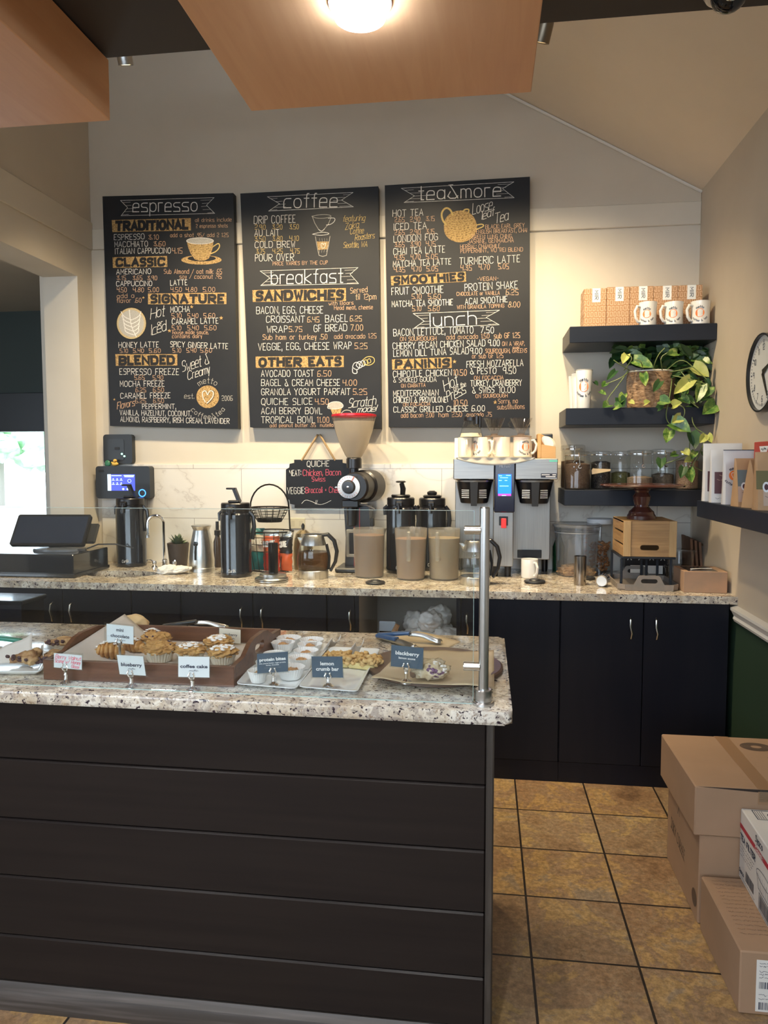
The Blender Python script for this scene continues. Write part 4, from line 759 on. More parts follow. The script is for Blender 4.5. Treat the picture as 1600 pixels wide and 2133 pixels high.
# electric kettles
m_tea = glassy('tea_brown', (.42, .25, .11), .03, .5, (.20, .11, .04), .45)
def kettle(cx, yb, yt, w, label, tea, hs=1):
    P, R, H = fit(cx, yb, yt, w, ZT); t = thing('electric_kettle', label, 'kettle', P, 0, 'glass electric kettles on the back counter')
    g = G(); g.lathe([(0, 0), (R*.93, 0), (R*.95, H*.02), (R*.95, H*.18), (R*.93, H*.19)], 36); g.done('base_band', m_steelv, t)
    g = G(); g.lathe([(R*.93, H*.19), (R*.99, H*.30), (R, H*.45), (R*.95, H*.62), (R*.82, H*.77)], 36); g.done('glass_jug', m_jar, t)
    if tea: g = G(); g.lathe([(0, H*.20), (R*.90, H*.20), (R*.96, H*.32), (R*.965, H*.45), (R*.92, H*.60), (0, H*.60)], 36); g.done('tea', m_tea, t)
    g = G(); g.lathe([(R*.83, H*.76), (R*.80, H*.80), (R*.68, H*.96), (R*.60, H), (R*.55, H), (R*.75, H*.77)], 36); g.done('steel_shoulder', m_steelv, t)
    g = G(); g.lathe([(R*.60, H*.985), (R*.58, H*1.01), (R*.3, H*1.02), (0, H*1.02)], 30); g.done('lid', m_black, t)
    g = G(); g.tube([(R*.5, 0, H*.98), (R*.95, 0, H*1.0), (R*1.35, 0, H*.86), (R*1.52, 0, H*.62), (R*1.42, 0, H*.38), (R*1.1, 0, H*.16)], [R*.14, R*.17, R*.17, R*.16, R*.14, R*.12], 10, flat=.8); g.tube([(R*.85, -.0, H*.78), (R*1.02, 0, H*.5), (R*.98, 0, H*.2)], R*.10, 8); g.done('handle', m_black, t)
    g = G(); g.prism([(-R*.80, -.018, H*.80), (-R*1.02, 0, H*.92), (-R*.78, -.0, H*.92), (-R*.62, 0, H*.80)], (0, .018, 0)); g.done('spout', m_steelv, t)
kettle(653, 1208, 1113, 66, 'glass electric kettle holding brown tea left of the coffee grinder', True)
kettle(990, 1222, 1125, 66, 'empty glass electric kettle behind the steel sneeze-guard post', False)
P, R, H = fity(632, 4.2, 1104, 42, ZT); t = thing('stovetop_teapot', 'domed brass-toned teapot with a black knob behind the tea kettle', 'teapot', P)
g = G(); g.lathe([(0, 0), (R*.9, 0), (R, H*.3), (R*.98, H*.55), (R*.85, H*.80)], 32); g.done('body', M('aged_brass', (.42, .33, .20), .3, .9), t)
g = G(); g.lathe([(R*.86, H*.79), (R*.7, H*.92), (R*.35, H*1.0), (0, H*1.02)], 32); g.done('lid', M('aged_brass_lid', (.50, .40, .25), .25, .9), t)
g = G(); g.lathe([(0, H*1.0), (.005, H*1.02), (.010, H*1.06), (.010, H*1.12), (.004, H*1.17), (0, H*1.18)], 16); g.done('knob', m_black, t)
# wall outlet plate and control boxes
P = at_y(619, 1090, YW-.012); t = thing('outlet_plate', 'cream outlet plate on the marble tile behind the teapot', 'outlet', (P.x, YW-.012, P.z))
g = G(); g.box(-.05, .05, -.006, 0, -.032, .032, .002); g.done('plate', M('cream_plastic', (.66, .60, .44), .4), t)
g = G()
for x in (-.025, .025): g.box(x-.012, x+.012, -.0075, -.006, -.018, .018, .001)
g.done('sockets', M('beige_plastic', (.58, .52, .38), .4), t)
m_box = M('graphite_plastic', (.022, .027, .034), .45)
def rbox(g, x0, x1, z0, z1, y0, y1, r):
    pts = []
    for cx, cz, a in ((x1-r, z0+r, -pi/2), (x1-r, z1-r, 0), (x0+r, z1-r, pi/2), (x0+r, z0+r, pi)): pts += [(cx+r*cos(a+pi/2*i/5), y0, cz+r*sin(a+pi/2*i/5)) for i in range(6)]
    g.prism(pts, (0, y1-y0, 0)); return g
Yb = 4.318; a, b_ = at_y(214.5, 905, Yb), at_y(276, 966, Yb); w, h = (b_.x-a.x)/2, (a.z-b_.z)/2; P = V(((a.x+b_.x)/2, Yb, (a.z+b_.z)/2))
t = thing('water_filter_box', 'upper square graphite wall box with two small green lights', 'control box', P)
g = rbox(G(), -w, w, -h, h, 0, YW-Yb, .02); g.done('housing', m_box, t); g = rbox(G(), -w*.68, w*.45, -h*.75, h*.68, -.003, 0, .012); g.done('front_panel', M('graphite_panel', (.027, .033, .041), .4), t)
g = rbox(G(), -.018, .014, -.004, .012, -.005, -.003, .003); g.done('badge', m_blackm, t)
m_gled = M('green_light', (.4, 1, .7), .4, emit=(.35, 1, .75), es=2.0)
for x, z in ((.028, -.030), (.044, -.044)): g = G(); g.lathe([(0, 0), (.0055, 0), (.004, .003), (0, .003)], 14, M_=RT((x, -.003, z), pi/2), sx=1.2); g.done('status_light', m_gled, t)
Yb = 4.285; a, b_ = at_y(199, 971, Yb), at_y(313, 1039, Yb); w, h = (b_.x-a.x)/2, (a.z-b_.z)/2; P = V(((a.x+b_.x)/2, Yb, (a.z+b_.z)/2)); FL = P.z+h
t = thing('brewer_control_box', 'wide graphite wall box with a lit blue touch screen and blue ring', 'control box', P)
rbox(G(), -w, w, -h, h, 0, YW-.012-Yb, .018).done('housing', m_box, t)
def qb(px, py): q = at_y(px, py, Yb)-P; return q.x, q.z
x0, z0 = qb(225, 1022); x1, z1 = qb(281, 988); m_scr = M('blue_screen', (.02, .03, .12), .3, emit=(.05, .07, .42), es=1.3); m_scw = M('pale_screen_icons', (.5, .7, .9), .4, emit=(.55, .78, .95), es=1.1)
s_ = G().box(x0, x1, -.002, 0, z0, z1).done('screen', m_scr, t)
g = G(); W_ = x1-x0; Hh = z1-z0; bx = lambda u0, u1, v0, v1: g.poly([(x0+W_*u, -.0026, z0+Hh*v) for u, v in ((u0, v0), (u1, v0), (u1, v1), (u0, v1))])
bx(0, .13, 0, 1); bx(.15, .52, .90, .94); bx(.60, .98, .90, .95); bx(.62, .96, .83, .87)
for i in range(3):
    for j in range(2): g.disc((x0+W_*(.21+.145*i), z0+Hh*(.72-.25*j)), .004, .004, lambda u, v: (u, -.0026, v), 10); bx(.16+.145*i, .26+.145*i, .62-.25*j, .655-.25*j)
for u in (.57, .73): g.disc((x0+W_*u, z0+Hh*.10), .0075, .0065, lambda u, v: (u, -.0026, v), 14)
g.ribbon([(x0+W_*.80+.011*cos(a*pi/10), z0+Hh*.60+.010*sin(a*pi/10)) for a in range(21)], .002, lambda u, v: (u, -.0026, v)); g.done('screen_icons', m_scw, t)
cx, cz = qb(296.5, 1027); m_ring = M('blue_ring_light', (.05, .2, 1), .4, emit=(.04, .22, 1), es=2.4)
G().ribbon([(cx+.021*cos(a*pi/20), cz+.021*sin(a*pi/20)) for a in range(41)], .0055, lambda u, v: (u, -.001, v)).done('ring_light', m_ring, t)
g = G(); g.lathe([(0, -.003), (.017, -.002), (.018, 0)], 24, M_=RT((cx, 0, cz), pi/2)); g.done('dial', m_black, t)
x, z = qb(211, 981); rbox(G(), x-.016, x+.016, z-.006, z+.006, -.002, 0, .003).done('badge', m_blackm, t)
# rubber duck and green figure on the box
P = at_y(230, 970, 4.24); t = thing('rubber_duck', 'tiny yellow rubber duck sitting on the wide control box', 'toy duck', (P.x, 4.298, FL+.0005)); m_y = M('yellow_rubber', (.80, .50, .10), .4)
g = G(); g.lump((0, 0, .013), (.021, .015, .013), 0, 1, 3); g.tube([(-.012, 0, .016), (-.024, 0, .024)], [.009, .003], 8); g.done('body', m_y, t); g = G(); g.lump((.002, -.003, .032), (.0115, .0115, .0115), 0, 1, 3); g.done('head', m_y, t)
g = G(); g.lump((.008, -.014, .031), (.007, .006, .003), 0, 1, 2); g.done('beak', M('orange_beak', (.75, .22, .05), .4), t)
P = at_y(214, 968, 4.24); o = G().lump((0, 0, .014), (.019, .012, .022), .12, 20, 3, 4, -.014).done('green_figurine', M('green_rubber', (.03, .16, .09), .45), loc=(P.x, 4.30, FL+.0005)); tag(o, 'small green rounded figurine beside the rubber duck', 'figurine')

# ------------------------------------------------------------------ coffee grinder
Yg = 4.15; P = at_y(741, 1185, Yg); t = thing('coffee_grinder', 'large black coffee grinder with a tall clear hopper and a silver dial', 'coffee grinder', (P.x, Yg, ZT)); k = m_of(1, V((P.x, Yg, 1.2)))
Zg = lambda py: at_y(741, py, Yg).z-ZT
Xg = lambda px: at_y(px, 1050, Yg).x-P.x
hx = Xg(738)
g = G(); g.box(Xg(703), Xg(779), -.09, .14, 0, .028, .008); g.done('base', m_black, t)
g = G(); g.prism([(Xg(718), 0, .02), (Xg(780), 0, .02), (Xg(772), 0, Zg(1120)), (Xg(768), 0, Zg(1052)), (Xg(716), 0, Zg(1052)), (Xg(720), 0, Zg(1120))], (0, .12, 0)); g.done('column', m_black, t)
g = G()
for px in (738, 749): g.box(Xg(px)-.0025, Xg(px)+.0025, -.003, .0, .03, Zg(1058))
g.done('red_stripe', M('red_enamel', (.42, .015, .02), .3), t)
zc = Zg(1013); rg = 23*k; xc = Xg(734)
g = G(); g.lathe([(0, 0), (27*k, .0), (30*k, .012), (30*k, .10), (34*k, .11), (34*k, .22), (26*k, .26), (0, .26)], 40, M_=RT((xc+.03, -.10, zc), -pi/2, 0, -.28)); g.done('motor_housing', m_black, t)
g = G(); g.lathe([(rg*.62, 0), (rg, 0), (rg, .010), (rg*.62, .012)], 40, M_=RT((xc, -.104, zc), pi/2)); g.lathe([(rg*.55, .003), (rg*1.15, .003), (rg*1.15, -.012)], 40, M_=RT((xc, -.106, zc), pi/2)) if False else None
d_ = g.done('adjusting_ring', M('etched_dial', (.62, .64, .66), .4, .5), t)
g = G()
for a in range(24):
    if 3 < a < 21: g.box(rg*.80, rg*.93, -.0012, .0012, .0121, .0126, M_=RT((xc, -.104, zc), pi/2) @ Matrix.Rotation(a*pi/12+.4, 4, 'Z'))
g.box(-.003, .003, rg*.6, rg*1.05, .0125, .016, M_=RT((xc, -.104, zc), pi/2) @ Matrix.Rotation(-.5, 4, 'Z')); g.done('dial_marks', M('red_dial_marks', (.55, .2, .15), .5), d_)
g = G(); g.lathe([(0, .03), (rg*.50, .028), (rg*.56, .02), (rg*.58, 0)], 20, M_=RT((xc, -.110, zc), pi/2)); g.done('dial_knob', m_black, t)
g = G(); g.lathe([(0, .006), (.006, .005), (.007, 0)], 12, M_=RT((xc, -.138, zc), pi/2)); g.done('centre_screw', m_chrome, t)
for px in (708, 761): g = G(); g.lathe([(0, .010), (.006, .008), (.007, -.02)], 12, M_=RT((Xg(px), -.10, Zg(1014)), pi/2)); g.done('thumb_screw', m_chrome, t)
g = G(); g.lathe([(16*k, Zg(992)), (9.5*k, Zg(988)), (9.5*k, Zg(976)), (16*k, Zg(975)), (16*k, Zg(956)), (14*k, Zg(953))], 32, c=(hx, 0, 0)); g.done('hopper_neck', m_black, t)
hp = [(14.5*k, Zg(954)), (19*k, Zg(947)), (30*k, Zg(925)), (39*k, Zg(898)), (44*k, Zg(874)), (45.5*k, Zg(868))]
g = G(); g.lathe(hp, 40, c=(hx, 0, 0)); g.done('hopper', glassy('hopper_plastic', (.92, .90, .85), .05, 1.0, (.70, .64, .55), .18), t)
g = G(); g.lathe([(0, Zg(953)), (13*k, Zg(953)), (18.2*k, Zg(947)), (29*k, Zg(925)), (38*k, Zg(898)), (42.6*k, Zg(878)), (0, Zg(878))], 40, c=(hx, 0, 0)); g.done('hopper_dust_film', glassy('dusty_film', (.9, .88, .80), .4, .1, (.84, .80, .70), .80), t)
g = G(); g.lathe([(45*k, Zg(869)), (46.5*k, Zg(868)), (46.5*k, Zg(864)), (43*k, Zg(863)), (43*k, Zg(866))], 40, c=(hx, 0, 0)); g.done('red_rim', M('red_plastic', (.50, .015, .03), .25), t)
g = G(); g.lathe([(43*k, Zg(864)), (30*k, Zg(862)), (0, Zg(861))], 40, c=(hx, 0, 0)); g.done('hopper_lid', glassy('smoky_lid', (.6, .5, .48), .05, 1.2), t)
g = G(); g.lathe([(9*k, Zg(1044)), (9*k, Zg(1092)), (7*k, Zg(1094)), (7*k, Zg(1044))], 24, c=(Xg(735), -.05, 0)); g.box(Xg(717), Xg(752), -.08, .0, Zg(1056), Zg(1040), .006); g.done('chute', m_black, t)
g = G(); g.tube([(Xg(748), -.05, Zg(1050)), (Xg(766), -.055, Zg(1051)), (Xg(783), -.06, Zg(1059))], [.004, .005, .006], 8); g.done('lever', M('grey_lever', (.2, .2, .2), .35, .5), t)
g = G(); g.box(Xg(772), Xg(779), -.02, .03, Zg(1096), Zg(1078), .003); g.done('switch_box', m_blackm, t)

# ------------------------------------------------------------------ pitchers of cold drinks
def pitcher(cx, yb, yt, wt, wb, label, col, hdir, fill):
    P, R, H = fit(cx, yb, yt, wt, ZT); r2 = R*wb/wt; t = thing('drink_pitcher', label, 'pitcher', P, hdir, 'frosted drink pitchers on the back counter')
    g = G(); g.lathe([(0, .003), (r2*.97, 0), (r2, .005), (R, H), (R*.975, H), (r2*.97, .008), (0, .008)], 40); g.done('jug', m_frost, t)
    rf = r2+(R-r2)*fill; g = G(); g.lathe([(0, .009), (r2*.965, .009), (rf*.972, H*fill), (0, H*fill)], 40); g.done('drink', col, t)
    g = G(); g.box(R*.9, R+.034, -.008, .008, H*.90, H*.97, .004); g.box(R+.024, R+.040, -.011, .011, H*.40, H*.97, .005); g.box(R*.88, R+.034, -.007, .007, H*.40, H*.46, .004); g.done('handle', m_frost, t)
    g = G(); g.prism([(-R*.98, -R*.22, H*.99), (-R*1.14, 0, H*1.0), (-R*.98, R*.22, H*.99), (-R*.97, 0, H*.86)], (0, 0, .002)); g.done('pour_lip', m_frost, t)
lt = lambda n, a, b_: M(n, a, .35, var=b_, vs=4, sss=.25)
pitcher(769, 1206, 1100, 66, 60, 'frosted pitcher of brown iced coffee with its handle turned left, below the grinder', lt('brown_iced_coffee', (.26, .125, .06), (.30, .15, .075)), pi, .86)
pitcher(856, 1211, 1100, 68, 58, 'frosted pitcher of light brown drink in the middle of the three', lt('light_brown_drink', (.40, .22, .125), (.43, .25, .15)), -pi/2, .80)
pitcher(925, 1211, 1101, 67, 60, 'frosted pitcher of tan drink, rightmost of the three', lt('tan_drink', (.45, .32, .165), (.48, .35, .19)), -pi/2-.25, .82)
def puck(px, py, w, label):
    P, R, H = fit(px, py, py-6, w, ZT); t = thing('pitcher_lid', label, 'lid', P, 0, 'black rubber lids on the back counter')
    g = G(); g.lathe([(0, 0), (R*.92, 0), (R, .004), (R, .009), (R*.93, .012), (R*.55, .013), (R*.45, .019), (0, .02)], 32); g.done('disc', m_lid, t); return t
puck(782, 1219, 41, 'black round lid lying below the first pitcher, under the grinder')
puck(1114, 1217, 44, 'black round lid lying in front of the white mug')

# ------------------------------------------------------------------ twin coffee brewer
Yf = 4.0; P = at_y(1053, 1180, Yf); t = thing('twin_coffee_brewer', 'large stainless twin coffee brewer with a blue screen and two black brew baskets', 'coffee brewer', (P.x, Yf, ZT))
X = lambda px: at_y(px, 1060, Yf).x-P.x
Zb = lambda py: at_y(1053, py, Yf).z-ZT
BT = Zb(955)
m_ss = M('stainless_sheet', (.44, .42, .385), .40, 1, var=(.37, .355, .33), vs=4, stretch=(1, 1, 40)); m_ss2 = M('stainless_upright', (.37, .355, .33), .45, 1, var=(.30, .29, .27), vs=5, stretch=(40, 40, .6))
for a, b_ in ((944, 1029.5), (1072.5, 1161)):
    g = G(); g.box(X(a), X(b_), 0, .345, Zb(999), BT, .004); g.done('head', m_ss, t)
g = G(); g.box(X(946), X(1029), .15, .345, Zb(1172), Zb(999), .003); g.done('back_panel', m_ss2, t)
g = G(); g.box(X(1069), X(1151), .13, .345, Zb(1171), Zb(999), .003); g.done('back_panel', m_ss2, t)
g = G(); g.box(X(1028), X(1070), .015, .345, Zb(1181), Zb(1067), .003); g.done('centre_column', m_ss2, t)
g = G(); g.box(X(1030), X(1072), -.004, .2, Zb(1067), BT-.001, .004); g.done('control_panel', M('navy_gloss_panel', (.010, .013, .035), .12), t)
x0, x1, z0, z1 = X(1037), X(1064.5), Zb(1033), Zb(988)
g = G(); g.box(x0, x1, -.0055, -.004, z0+.012, z1); s1 = g.done('screen', M('blue_display', (.0, .1, .5), .3, emit=(.002, .055, .95), es=4), t)
g = G(); g.box(x0, x1, -.0055, -.004, z0, z0+.0115); g.done('screen_footer', M('magenta_display', (.3, .05, .3), .3, emit=(.30, .03, .28), es=1.3), t)
g = G()
for i, (u0, u1, v) in enumerate(((.06, .3, .93), (.6, .95, .95), (.15, .75, .84), (.06, .28, .72), (.5, .7, .72), (.12, .8, .46), (.3, .62, .02))): g.poly([(x0+(x1-x0)*u, -.0058, z0+(z1-z0)*v+dv) for u, dv in ((u0, -.0015), (u1, -.0015), (u1, .0015), (u0, .0015))])
g.done('screen_text', M('pale_blue_text', (.4, .7, 1), .4, emit=(.10, .36, 1), es=2.5), t)
g = G(); letter_c(g, 'FETCO', (X(1051), Zb(973)), .013, .0024, lambda u, v: (u, -.0046, v)); g.done('brand_lettering', m_logo, t)
g = G(); g.box(X(1040), X(1058.5), .009, .016, Zb(1095), Zb(1076), .002); sw = g.done('switch_plate', m_black, t)
g = G(); g.box(X(1044.5), X(1055), -.002, .010, Zb(1100), Zb(1080), .002); g.done('power_switch', M('red_switch', (.75, .03, .03), .35, emit=(.8, .02, .02), es=.25), sw)
g = G(); g.box(X(1143), X(1160), -.0008, 0, Zb(962), Zb(958.5)); g.done('green_tape', M('mint_tape', (.15, .62, .48), .5), t)
g = G(); g.box(X(1126), X(1159), -.0009, 0, Zb(995), Zb(986)); lb = g.done('rating_label', M('navy_label', (.03, .035, .06), .5), t)
g = G()
for u0, u1, v in ((.05, .55, .68), (.72, .95, .68), (.3, .92, .25)): g.poly([(X(1126)+(X(1159)-X(1126))*u, -.0013, Zb(995)+(Zb(986)-Zb(995))*w) for u, w in ((u0, v-.10), (u1, v-.10), (u1, v+.10), (u0, v+.10))])
g.done('label_print', m_paperw, lb)
for i, (a, b_) in enumerate(((948, 1027), (1073, 1155))):
    xm = (X(a)+X(b_))/2; rw = (X(b_)-X(a))/2; za, zb_ = Zb(1000), Zb(1049)
    g = G(); g.lathe([(0, zb_), (rw*.70, zb_), (rw*.74, zb_+.006), (rw*.97, za-.008), (rw, za)], 40, c=(xm, rw*.62, 0), sy=.9); bk_ = g.done('brew_basket', m_black, t)
    g = G(); g.lathe([(rw*.985, za-.0005-.010), (rw*1.002, za-.001)], 40, c=(xm, rw*.62, 0), sy=.905); g.done('steel_rim', m_steel, bk_)
    g = G(); g.prism([(xm-.021, 0, za-.012), (xm+.021, 0, za-.012), (xm+.016, .0, zb_-.012), (xm-.016, 0, zb_-.012)], (0, .03, 0)); g.xf(0, Matrix.Translation((0, rw*.62-rw*.99, 0))); g.done('basket_handle', m_blackm, bk_)
    g = G(); yy = lambda z: rw*.62-(rw*(.72+.26*(z-zb_)/(za-zb_)))*.905*.93-.006
    for sx, s_ in ((-1, -1), (1, 1)):
        for k_ in range(5):
            z = zb_+.030+k_*.010; x = xm+sx*(rw*.46); ang = (x-xm)/rw; y = rw*.62-.905*math.sqrt(max(0, (rw*(.725+.255*(z-zb_)/(za-zb_))+.002)**2-(x-xm)**2))-.002; sl_ = .5*sx
            g.poly([(x-.020, y-.010*sx*0+(-.0105 if sx < 0 else 0)*0+(.010 if sx < 0 else -.010), z), (x+.020, y+(-.010 if sx < 0 else .010), z), (x+.020, y+(-.010 if sx < 0 else .010), z+.0035), (x-.020, y+(.010 if sx < 0 else -.010), z+.0035)])
    g.done('warning_print', m_paperw, bk_)
g = G(); g.box(X(1081), X(1133), .115, .132, Zb(1167), Zb(1150), .002); g.done('drip_slot', m_black, t)
for px in (1033, 1060): g = G(); g.lathe([(.0, 0), (.016, 0), (.018, Zb(1181))], 16, c=(X(px), .06, 0)); g.done('foot', m_black, t)
for px in (955, 1145): g = G(); g.lathe([(.0, 0), (.016, 0), (.018, Zb(1172))], 16, c=(X(px), .28, 0)); g.done('foot', m_black, t)
# dark green bottles just visible under the brewer
P = at_y(1163, 1190, 4.30); o = G().lathe([(0, 0), (.033, 0), (.034, .14), (.013, .20), (.013, .25), (0, .25)], 20).done('green_bottle', M('dark_green_glass', (.008, .05, .02), .08), loc=(P.x, 4.30, ZT)); tag(o, 'dark green bottle half hidden behind the right foot of the brewer', 'bottle')
# towel, mugs, drippers, carafe on the brewer top
TB = ZT+BT; Ym = 4.085; Xw = lambda px: at_y(px, 930, Ym).x; Zw = lambda py: at_y(1030, py, Ym).z
m_towel = M('cream_towel', (.74, .68, .56), .9, bp=.25, vs=60)
g = G(); nx, ny = 40, 14; x0, x1 = Xw(952), Xw(1112); rows = []
for j in range(ny+1):
    row = []
    for i in range(nx+1):
        u = i/nx; x = x0+(x1-x0)*u; sg = sin(pi*u)**.7; y = Yf-.016+.2*max(0, (j-4)/(ny-4)); dr = (.038*sg+.004)*max(0, (4-j)/4)
        row.append(g.v((x, (Yf-.012-.003*sin(u*40)) if j < 4 else y, TB+.006+.003*sin(u*23)*(j/ny)-dr)))
    rows.append(row)
for A, B_ in zip(rows, rows[1:]):
    for i in range(nx): g.face([A[i], A[i+1], B_[i+1], B_[i]])
o = g.done('folded_towel', m_towel, ang=80); md = o.modifiers.new('thickness', 'SOLIDIFY'); md.thickness = .004; md.offset = -1; tag(o, 'cream cloth towel draped over the front edge of the brewer top under the mugs', 'towel')
def decal_logo(g_o, g_k, g_w, c, s, fn, arcs=True):
    g_o.disc(c, s, s, fn(.0006), 30); g_w.ribbon(heart_pts((c[0]+s*.02, c[1]), s*.60), s*.105, fn(.0012))
    if arcs: arc_text(g_k, 'metto', c, s*1.18, pi/2, s*.46, s*.10, fn(.0007)); arc_text(g_k, 'coffee & tea', c, s*1.6, -pi/2, s*.40, s*.085, fn(.0007), False)
def logo_on(t, R, ang, zc, s, taper=0):
    fn = lambda l: (lambda u, v: ((R+l+taper*(v-zc))*cos(ang+u/R), (R+l+taper*(v-zc))*sin(ang+u/R), v))
    a, b_, c_ = G(), G(), G(); decal_logo(a, b_, c_, (0, zc), s, fn); a.done('orange_logo_disc', m_orange, t); b_.done('logo_lettering', m_ink, t); c_.done('logo_heart', m_white_cer, t)
def mug(P, R, H, ha, label, group, logo=None, m=None, diner=False):
    m = m or m_cream_cer; t = thing('coffee_mug', label, 'mug', P, 0, group)
    pr = [(0, .002), (R*.90, 0), (R*.97, .004), (R, .012), (R, H-.004), (R*.98, H), (R*.90, H-.003), (R*.90, .010), (0, .008)]
    if diner: pr = [(0, .002), (R*.90, 0), (R*.94, .006), (R*.915, H*.30), (R*.915, H*.62), (R*.97, H*.95), (R*.985, H), (R*.90, H), (R*.80, H*.5), (R*.80, .010), (0, .008)]
    g = G(); g.lathe(pr, 36); g.done('cup_body', m, t)
    g = G(); d = V((cos(ha), sin(ha), 0)); r0_ = R*.9
    g.tube([d*r0_+V((0, 0, H*.82)), d*(R*1.30)+V((0, 0, H*.84)), d*(R*1.58)+V((0, 0, H*.62)), d*(R*1.48)+V((0, 0, H*.34)), d*(R*1.2)+V((0, 0, H*.18)), d*r0_+V((0, 0, H*.16))], R*.15, 10); g.done('handle', m, t)
    if logo is not None: logo_on(t, R*(.922 if diner else 1), logo, H*(.47 if diner else .5), R*.44)
    return t
gm = 'cream mugs upside down on the brewer towel'
for (a, b_, ha, lg, lb) in ((954, 985, -pi/2+.15, None, 'cream mug at the left end of the row on the brewer, under the carafe'), (986, 1023, -.75, -pi/2-.95, 'second cream mug from the left on the brewer, its handle angled right'), (1027, 1063, pi+.75, None, 'third cream mug from the left on the brewer, its handle angled left'), (1069, 1107, -.2, -pi/2+.35, 'cream mug at the right end of the brewer row showing the round orange logo')):
    R = (Xw(b_)-Xw(a))/2; mug(V(((Xw(a)+Xw(b_))/2, Ym, TB+.0095)), R, Zw(911)-TB-.0095, ha, lb, gm, lg)
MT = Zw(911)+.001
t = thing('glass_carafe', 'conical glass coffee carafe with a black handle standing on the brewer mugs', 'carafe', ((Xw(957)+Xw(1006))/2, Ym, MT)); R = (Xw(1006)-Xw(957))/2; H = Zw(864)-MT
g = G(); g.lathe([(0, .001), (R*.96, 0), (R, .006), (R*.62, H*.74), (R*.60, H*.78)], 36); g.done('glass_body', m_jar, t)
g = G(); g.lathe([(R*.60, H*.74), (R*.64, H*.74), (R*.62, H*.90), (R*.58, H*.90)], 32); g.done('neck_band', m_black, t); g = G(); g.lathe([(R*.58, H*.90), (R*.62, H*.97), (R*.5, H), (0, H)], 32); g.done('glass_lid', m_clear, t)
g = G(); g.box(R*.30, R*.62, -R*.95, -R*.66, H*.52, H*.97, .006); g.box(R*.62, R*.86, -R*.90, -R*.70, H*.38, H*.96, .006); g.done('handle', m_black, t)
g = G(); g.lathe([(0, .002), (R*.94, .002), (R*.86, H*.18), (0, H*.2)], 30); g.done('cream_filter_paper', M('filter_paper', (.74, .66, .50), .8), t)
for a, b_, lb, sgn in ((1007, 1052, 'clear ribbed pour-over dripper directly right of the glass carafe', 0), (1062, 1108, 'clear ribbed pour-over dripper at the right, on the mug with the orange logo', -1)):
    R = (Xw(b_)-Xw(a))/2; H = Zw(871.5)-MT; t = thing('pour_over_dripper', lb, 'dripper', ((Xw(a)+Xw(b_))/2, Ym, MT), 0, 'pour-over drippers on the brewer mugs')
    g = G(); n = 48
    for (ra, za), (rb, zb_) in zip([(R*.30, H*.17), (R*.46, H*.38), (R, H)], [(R*.46, H*.38), (R, H), (R*.97, H)]):
        A = [g.v(((ra*(1+.03*(i % 4 < 2)))*cos(2*pi*i/n), (ra*(1+.03*(i % 4 < 2)))*sin(2*pi*i/n), za)) for i in range(n)]; B_ = [g.v(((rb*(1+.03*(i % 4 < 2)))*cos(2*pi*i/n), (rb*(1+.03*(i % 4 < 2)))*sin(2*pi*i/n), zb_)) for i in range(n)]
        for i in range(n): g.face([A[i], A[(i+1) % n], B_[(i+1) % n], B_[i]])
    for i in range(12): a_ = 2*pi*i/12; g.tube([(R*.5*cos(a_), R*.5*sin(a_), H*.36), (R*.99*cos(a_+.25), R*.99*sin(a_+.25), H*.97)], R*.022, 5)
    g.done('ribbed_cone', glassy('tinted_dripper_plastic', (.96, .94, .92), .03, 1.5), t)
    g = G(); g.lathe([(R*.2, 0), (R*.98, 0), (R, .002), (R*.9, H*.06), (R*.35, H*.10), (R*.32, H*.18)], 32); g.done('saucer_base', glassy('dripper_base_plastic', (.80, .70, .64), .1, 1.2, (.5, .38, .30), .25), t)
    g = G(); g.tube([(sgn*R*.8-R*.0, -.0, H*.92), ((sgn or 1)*R*1.15, 0, H*.72), ((sgn or 1)*R*1.0, 0, H*.5), ((sgn or 1)*R*.6, 0, H*.42)], R*.06, 8) if sgn else g.tube([(0, R*.8, H*.9), (0, R*1.2, H*.7), (0, R*.6, H*.4)], R*.06, 8); g.done('loop_handle', m_clear, t)
R = (Xw(1119)-Xw(1109))/2; t = thing('spice_jar', 'tiny grey-capped jar between the logo mug and the wooden organiser', 'jar', (Xw(1114.5), Ym+.06, TB+.0005)); H = Zw(914)-TB
g = G(); g.lathe([(0, 0), (R, 0), (R, H*.74), (R*.9, H*.78)], 20); g.done('body', M('brown_spice', (.16, .10, .07), .4), t); g = G(); g.lathe([(R, H*.77), (R, H), (0, H)], 20); g.done('cap', M('grey_cap', (.13, .13, .14), .4), t)
m_bamboo = wood('bamboo', (.62, .34, .12), (.72, .43, .18), 5, (1, 8, 8), .4, 0, .05)
xa, xb = Xw(1119.5), Xw(1157); H = Zw(903)-TB; t = thing('filter_organiser', 'bamboo organiser with a slanted side holding paper filters on the brewer', 'organiser', (xa, Ym-.03, TB+.0005)); W_ = xb-xa
g = G(); g.box(0, W_*.20, 0, .12, 0, H*.97, .002); g.prism([(W_*.2, 0, 0), (W_, 0, 0), (W_*.98, 0, H*.46), (W_*.2, 0, H*.55)], (0, .008, 0)); g.prism([(W_*.2, .112, 0), (W_, .112, 0), (W_, .112, H*.75), (W_*.2, .112, H)], (0, .008, 0)); g.box(W_*.2, W_, .008, .112, 0, .006); g.box(W_-.007, W_, .008, .112, 0, H*.46); g.done('tray_body', m_bamboo, t)
tt = thing('paper_filters', 'fanned stack of white paper coffee filters in the bamboo organiser', 'paper filters', (xa, Ym-.03, TB))
for k_ in range(4):
    g = G(); g.lathe([(0, 0), (.036, 0), (.038, .003), (0, .004)], 28, sy=.62, M_=RT((W_*.56+k_*.005, .03+k_*.018, H*.66), pi/2-.2, .75, 0)); g.done('filter', m_paperw if k_ == 0 else m_cream_cer, tt)
